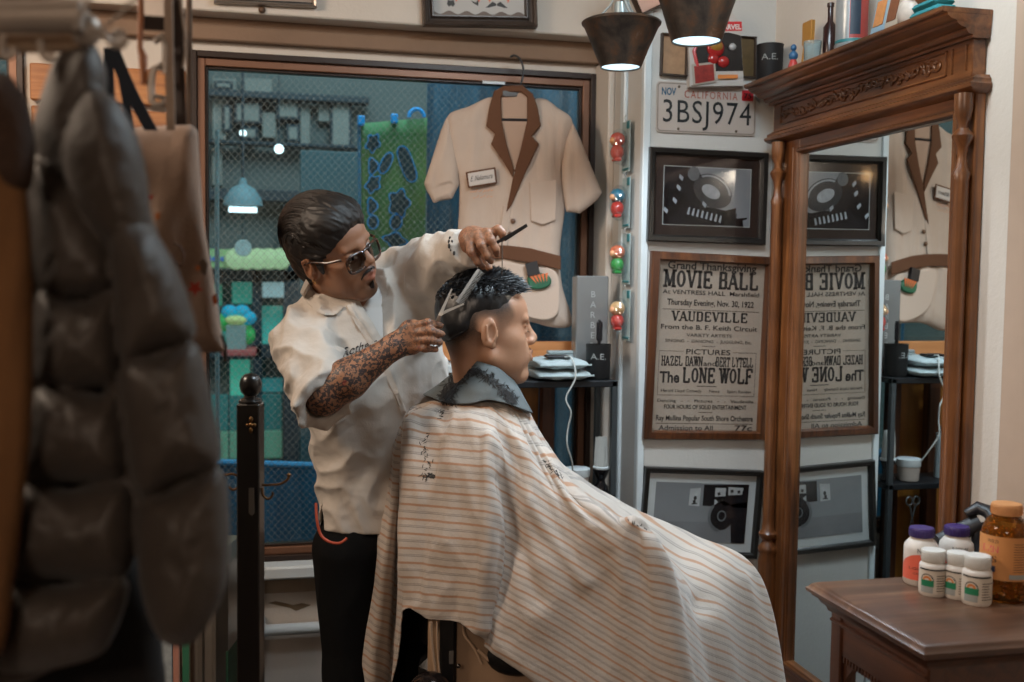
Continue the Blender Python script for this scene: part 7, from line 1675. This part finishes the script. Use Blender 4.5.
# brown wool jacket further left
m_bw = plain('brown wool', '74502f', .95, var=.15, scale=30, bump=.7, bs=160)
H_ = Hang(-90, 60, 45, 700, .84, 1.02, s1, .0034)
H_.pad([(-60, 120), (-10, 100), (14, 118), (28, 200), (33, 300), (32, 420), (24, 500), (14, 580), (-4, 660), (-80, 668), (-84, 300)], .925, .035, .05, k=.01, t0=.002, disp=lambda X, Y: .006 * pnoise(np.stack([X * .06, Y * .012, 0 * X], -1)))
jk = H_.build('wool_jacket', m_bw, origin=at_d(0, 100, .93)); tag(jk, 'brown wool jacket at the far left edge, beside the puffer coat', 'jacket')
H_ = Hang(-60, 60, 50, 210, .86, 1.04, s1, .0034); H_.pad([(-30, 90), (-2, 72), (16, 82), (30, 110), (36, 150), (30, 190), (4, 200), (-30, 180)], .935, .042, .03, k=.01, t0=.002, disp=lambda X, Y: .006 * pnoise(np.stack([X * .2, Y * .2, 0 * X], -1)))
H_.build('collar', plain('dark brown fur', '3a281d', .95, bump=.9, bs=260), jk)
H_ = Hang(-70, 530, 175, 725, 1.10, 1.26, s1, .004); H_.pad([(-60, 640), (40, 620), (84, 560), (130, 545), (158, 600), (162, 640), (160, 710), (84, 714), (-60, 714)], 1.18, .04, .04, k=.01, t0=.002)
dk = H_.build('dark_trousers', plain('black cloth', '100e0e', .9, bump=.4), origin=at_d(120, 560, 1.18)); tag(dk, 'black garment hanging low behind the puffer coat sleeve', 'garment')
# tote bag
DT = 1.42; s2 = DT / FPX
tote = thing('tote_bag', 'beige canvas tote bag with navy straps and small red flower print', 'bag', at_d(160, 130, DT))
m_can = plain('beige canvas', 'a58d7d', .95, var=.06, bump=.5, bs=220)
H_ = Hang(90, 115, 235, 370, DT - .06, DT + .06, s2, .0036)
H_.pad([(96, 131), (140, 127), (190, 124), (198, 130), (200, 170), (204, 225), (213, 275), (225, 352), (200, 353), (100, 354)], lambda X, Y: DT + .012 * pnoise(np.stack([X * .03, Y * .012, 0 * X], -1)), .020, .05, k=.004, t0=.003, soft=False)
H_.build('bag_body', m_can, tote)
b = MB()
for P_, w in ((((108, 48), (110, 90), (112, 132)), 4.2), (((116, 48), (124, 90), (131, 130)), 3.4), (((113, 50), (130, 90), (151, 130)), 6.5)):
    Q = [at_d(x, y, DT - .028 + .004 * i) for i, (x, y) in enumerate(P_)]; 
    b = MB(); b.rings([[q + CR * sx * w * s2 + CF * sy * .0015 for sx, sy in ((-1, -1), (1, -1), (1, 1), (-1, 1))] for q in catmull(Q, 6)], True); b.build('strap', plain('navy webbing', '1c2430', .9, bump=.4, bs=300), tote)
def onb(pts, name, c_, d=DT - .0262): MB().prism([at_d(x, y, d) for x, y in pts], -CF * .0006).build(name, plain('print ' + c_, c_, .8), tote, smooth=False)
star = lambda cx, cy, r: [(cx + (r if k % 2 == 0 else r * .45) * math.cos(k * PI / 5 + .3), cy + (r if k % 2 == 0 else r * .45) * math.sin(k * PI / 5 + .3)) for k in range(10)]
onb(star(195, 288, 8.5), 'flower_print', 'b5402f'); onb(star(151, 197, 3.4), 'dot_print', 'b5402f'); onb([(212, 297), (216, 293), (218, 302), (214, 306)], 'leaf_print', 'c8642e'); onb([(155, 214), (160, 212), (160, 219), (156, 220)], 'leaf_print', 'c07a4a'); onb([(199, 262), (204, 258), (208, 264), (206, 276), (201, 272)], 'blot_print', '6d5c50'); onb(star(198, 268, 4), 'dot_print', 'c8743e')
MB().tube(catmull([at_d(x, y, DT - .027) for x, y in ((174, 244), (180, 246), (184, 256), (181, 266), (176, 262))], 5), .0014, 6).build('curl_print', plain('print brown', '5c4438', .8), tote)
MB().tube(catmull([at_d(x, y, DT - .02) for x, y in ((222, 335), (225, 346), (226, 362), (224, 352))], 5), .0022, 6).build('loop', plain('dark tape', '3a302a', .8), tote)
# straps and buckles hanging between coat and window
sd = 1.3
bl = thing('lanyard', 'braided orange brown leather cord hanging by the chrome buckles', 'cord', at_d(142, 0, sd))
MB().tube([at_d(140, -20, sd), at_d(141, 20, sd), at_d(140, 48, sd), at_d(143, 56, sd), at_d(144, 84, sd)], [.0035, .0035, .0035, .0055, .004], 10).build('cord_body', plain('tan leather', '9a5c30', .5, bump=.6, bs=200), bl)
bb = thing('chrome_buckle', 'large chrome buckle strap hanging left of the dark belt', 'buckle', at_d(156, 0, sd))
MB().box(at_d(142, -20, sd), at_d(167, 15, sd - .002) + V(0, .012, 0), .003).build('plate', m_chrome, bb)
MB().box(at_d(143, 15, sd + .004), at_d(166, 30, sd + .002) + V(0, .008, 0), .002).build('webbing', plain('dark webbing', '2a1c16', .8), bb)
MB().tube([at_d(x, y, sd) for x, y in ((154, 42), (162, 36), (166, 46), (165, 74), (160, 66), (153, 70), (151, 84), (152, 102), (158, 106), (165, 102))], .0045, 10).build('clasp', m_chrome, bb)
MB().tube([at_d(152, 96, sd), at_d(165, 98, sd)], .003, 8).tube([at_d(152, 108, sd), at_d(165, 110, sd)], .003, 8).build('bar', m_chrome, bb)
def strap(name, label, P_, w, d, m, cat='strap'):
    Q = catmull([at_d(x, y, d) for x, y in P_], 6); b = MB(); b.rings([[q + CR * sx * w * d / FPX + CF * sy * .0015 for sx, sy in ((-1, -1), (1, -1), (1, 1), (-1, 1))] for q in Q], True); o = b.build(name, m, origin=Q[0]); tag(o, label, cat); return o
strap('canvas_strap', 'beige canvas strap hanging beside the tote bag', ((168, -20), (169, 40), (170, 90), (171, 130)), 4.2, 1.30, plain('beige strap', '9c8878', .9, bump=.4))
strap('leather_belt', 'dark brown leather belt hanging between strap and steel pole', ((176, -20), (178, 40), (180, 90), (181, 125)), 5.6, 1.36, plain('dark brown leather', '2d1a11', .4, bump=.2))
strap('thin_strap', 'thin pale strap curling in front of the dark belt', ((178, -20), (183, 20), (186, 45), (183, 68)), 1.2, 1.33, plain('thin strap', '8a7a6c', .7))
pl = at_d(190, 200, 1.5)
o = MB().cyl((pl[0], pl[1], 0), (pl[0], pl[1], 2.6), .0042, n=12).build('steel_pole', plain('dark steel pole', '5b4a3e', .35, .5), origin=(pl[0], pl[1], 0)); tag(o, 'thin dark steel pole from floor to ceiling by the window edge', 'pole')
# ---- black wooden post
DP = 1.9; pc = at_d(250.5, 400, DP); pz = lambda y: at_d(250, y, DP)[2]
post = thing('coat_stand', 'black square wooden post with ball finial and brass hooks', 'coat stand', (pc[0], pc[1], 0))
m_bw2 = plain('black lacquered wood', '0f0c0b', .3, coat=.3); m_brass = plain('aged brass', '7a5a38', .35, .9)
k = MB().box((-.0205, -.0205, 0), (.0205, .0205, pz(403)), .002); k.xf(lambda p: V(pc[0], pc[1], 0) + _r0 * p[0] + _f0 * p[1] + V(0, 0, p[2])); k.build('post', m_bw2, post)
k = MB().box((-.16, -.16, 0), (.16, .16, .03), .006); k.xf(lambda p: V(pc[0], pc[1], 0) + _r0 * p[0] + _f0 * p[1] + V(0, 0, p[2])); k.build('foot', m_bw2, post)
z0 = pz(403); MB().lathe((pc[0], pc[1], z0), [(.020, 0), (.021, .004), (.018, .007), (.012, .010), (.011, .014), (.017, .020), (.0195, .030), (.0195, .036), (.017, .045), (.011, .052), (.0001, .055)], 28).build('finial', m_bw2, post)
def fr_(px, py, k_=.022): return at_d(px, py, DP - k_)
b = MB()
for a_ in range(4): c_ = fr_(251, 425); an = a_ * PI / 2; b.ell(c_ + CR * .006 * math.cos(an) + CU * .0095 * math.sin(an), (.0035, .0035, .0055 if a_ % 2 else .003), 10, 8)
b.ell(fr_(251, 425, .024), (.004, .004, .004), 10, 8); b.build('ornament', m_brass, post)
MB().prism([fr_(249, 488), fr_(254, 488), fr_(254.5, 513), fr_(252, 515.5), fr_(249, 513)], -CF * .002).build('hinge_plate', plain('steel plate', '6d6862', .35, .8), post)
for pts in (((262, 485), (270, 485), (280, 484), (287, 480), (289, 476)), ((262, 488), (263, 495), (268, 499), (272, 496), (273, 492)), ((239, 476), (232, 474), (226, 475), (224, 474)), ((239, 480), (238, 487), (233, 490), (229, 487))):
    MB().tube(catmull([fr_(x, y, .0) for x, y in pts], 5), .0022, 8).build('hook', m_brass, post)
MB().ell(fr_(289, 475, 0), (.004, .004, .0035), 10, 8).build('hook_tip', m_brass, post)
# ---- silver suitcase
su = thing('silver_suitcase', 'ribbed silver suitcase standing on the floor behind the black post', 'suitcase', tuple(V(*at_d(205, 600, 2.75)[:2], 0)))
c0 = V(*at_d(238, 600, 2.75)[:2], 0); m_alu = plain('brushed aluminium', 'aba69e', .35, .75, var=.1)
def sxf(b): b.xf(lambda p: c0 + _r0 * p[0] + _f0 * p[1] + V(0, 0, p[2])); return b
zt = at_d(220, 548, 2.72)[2]
sxf(MB().box((-.36, -.12, .04), (-.0, .14, zt), .025)).build('shell', m_alu, su)
b = MB()
for k in range(10): b.box((-.34 + k * .034, -.126, .08), (-.326 + k * .034, -.118, zt - .12), .003)
sxf(b).build('rib', plain('bright aluminium', 'a8a39b', .3, .8), su)
sxf(MB().box((-.10, -.145, zt - .11), (-.012, -.118, zt - .012), .012)).build('corner_guard', plain('pale aluminium', '9c978f', .4, .5), su)
sxf(MB().tube([V(-.047 + .022 * math.cos(a_), -.148, zt - .05 + .010 * math.sin(a_)) for a_ in [2 * PI * k / 18 for k in range(18)]], .003, 6, closed=True)).build('badge', plain('badge blue', '333a66', .4), su)
sxf(MB().ell((-.047, -.146, zt - .05), (.018, .003, .008), 16, 8)).build('badge_face', plain('badge pale', '9fa3b5', .4), su)
sxf(MB().tube(catmull([V(-.19, -.15, .18), V(-.19, -.155, .45), V(-.17, -.155, .50), V(-.11, -.155, .48), V(-.10, -.155, .44), V(-.10, -.155, .20), V(-.13, -.15, .17), V(-.19, -.15, .18)], 5), .008, 10)).build('handle', m_chr if 'm_chr' in globals() else m_alu, su)
sxf(MB().box((-.175, -.135, .2), (-.115, -.122, .46), .004)).build('handle_recess', plain('brown recess', '3c2e22', .6), su)
for x in (-.33, -.03):
    sxf(MB().cyl((x, -.08, .022), (x + .025, -.08, .022), .022)).build('wheel', m_blk, su); sxf(MB().cyl((x, .1, .022), (x + .025, .1, .022), .022)).build('wheel', m_blk, su)
sxf(MB().box((-.006, -.10, .1), (.001, .12, .5), .001)).build('green_sticker', plain('green sticker', '2f5c46', .6, var=.5, scale=60), su)
# ---- boards standing beside it
for i, (px, w, c_, lab) in enumerate(((166, 14, '9aa0a0', 'pale patterned board standing between coat sleeve and suitcase'), (177, 6.5, 'b07a68', 'salmon pink board standing on edge beside the pale board'), (187, 8, '2f6b4e', 'green board standing on edge against the silver suitcase'))):
    a_ = at_d(px, 632 - i * 2, 2.35); w_ = w * 2.35 / FPX / 2; k = MB().box((-w_, -.008, 0), (w_, .012, a_[2]), .002); k.xf(lambda p: V(a_[0], a_[1], 0) + _r0 * p[0] + _f0 * p[1] + V(0, 0, p[2]))
    o = k.build('display_board', plain('board ' + c_, c_, .6, var=.5 if i == 0 else .05, scale=40), origin=(a_[0], a_[1], 0)); tag(o, lab, 'board', 'boards beside the suitcase')
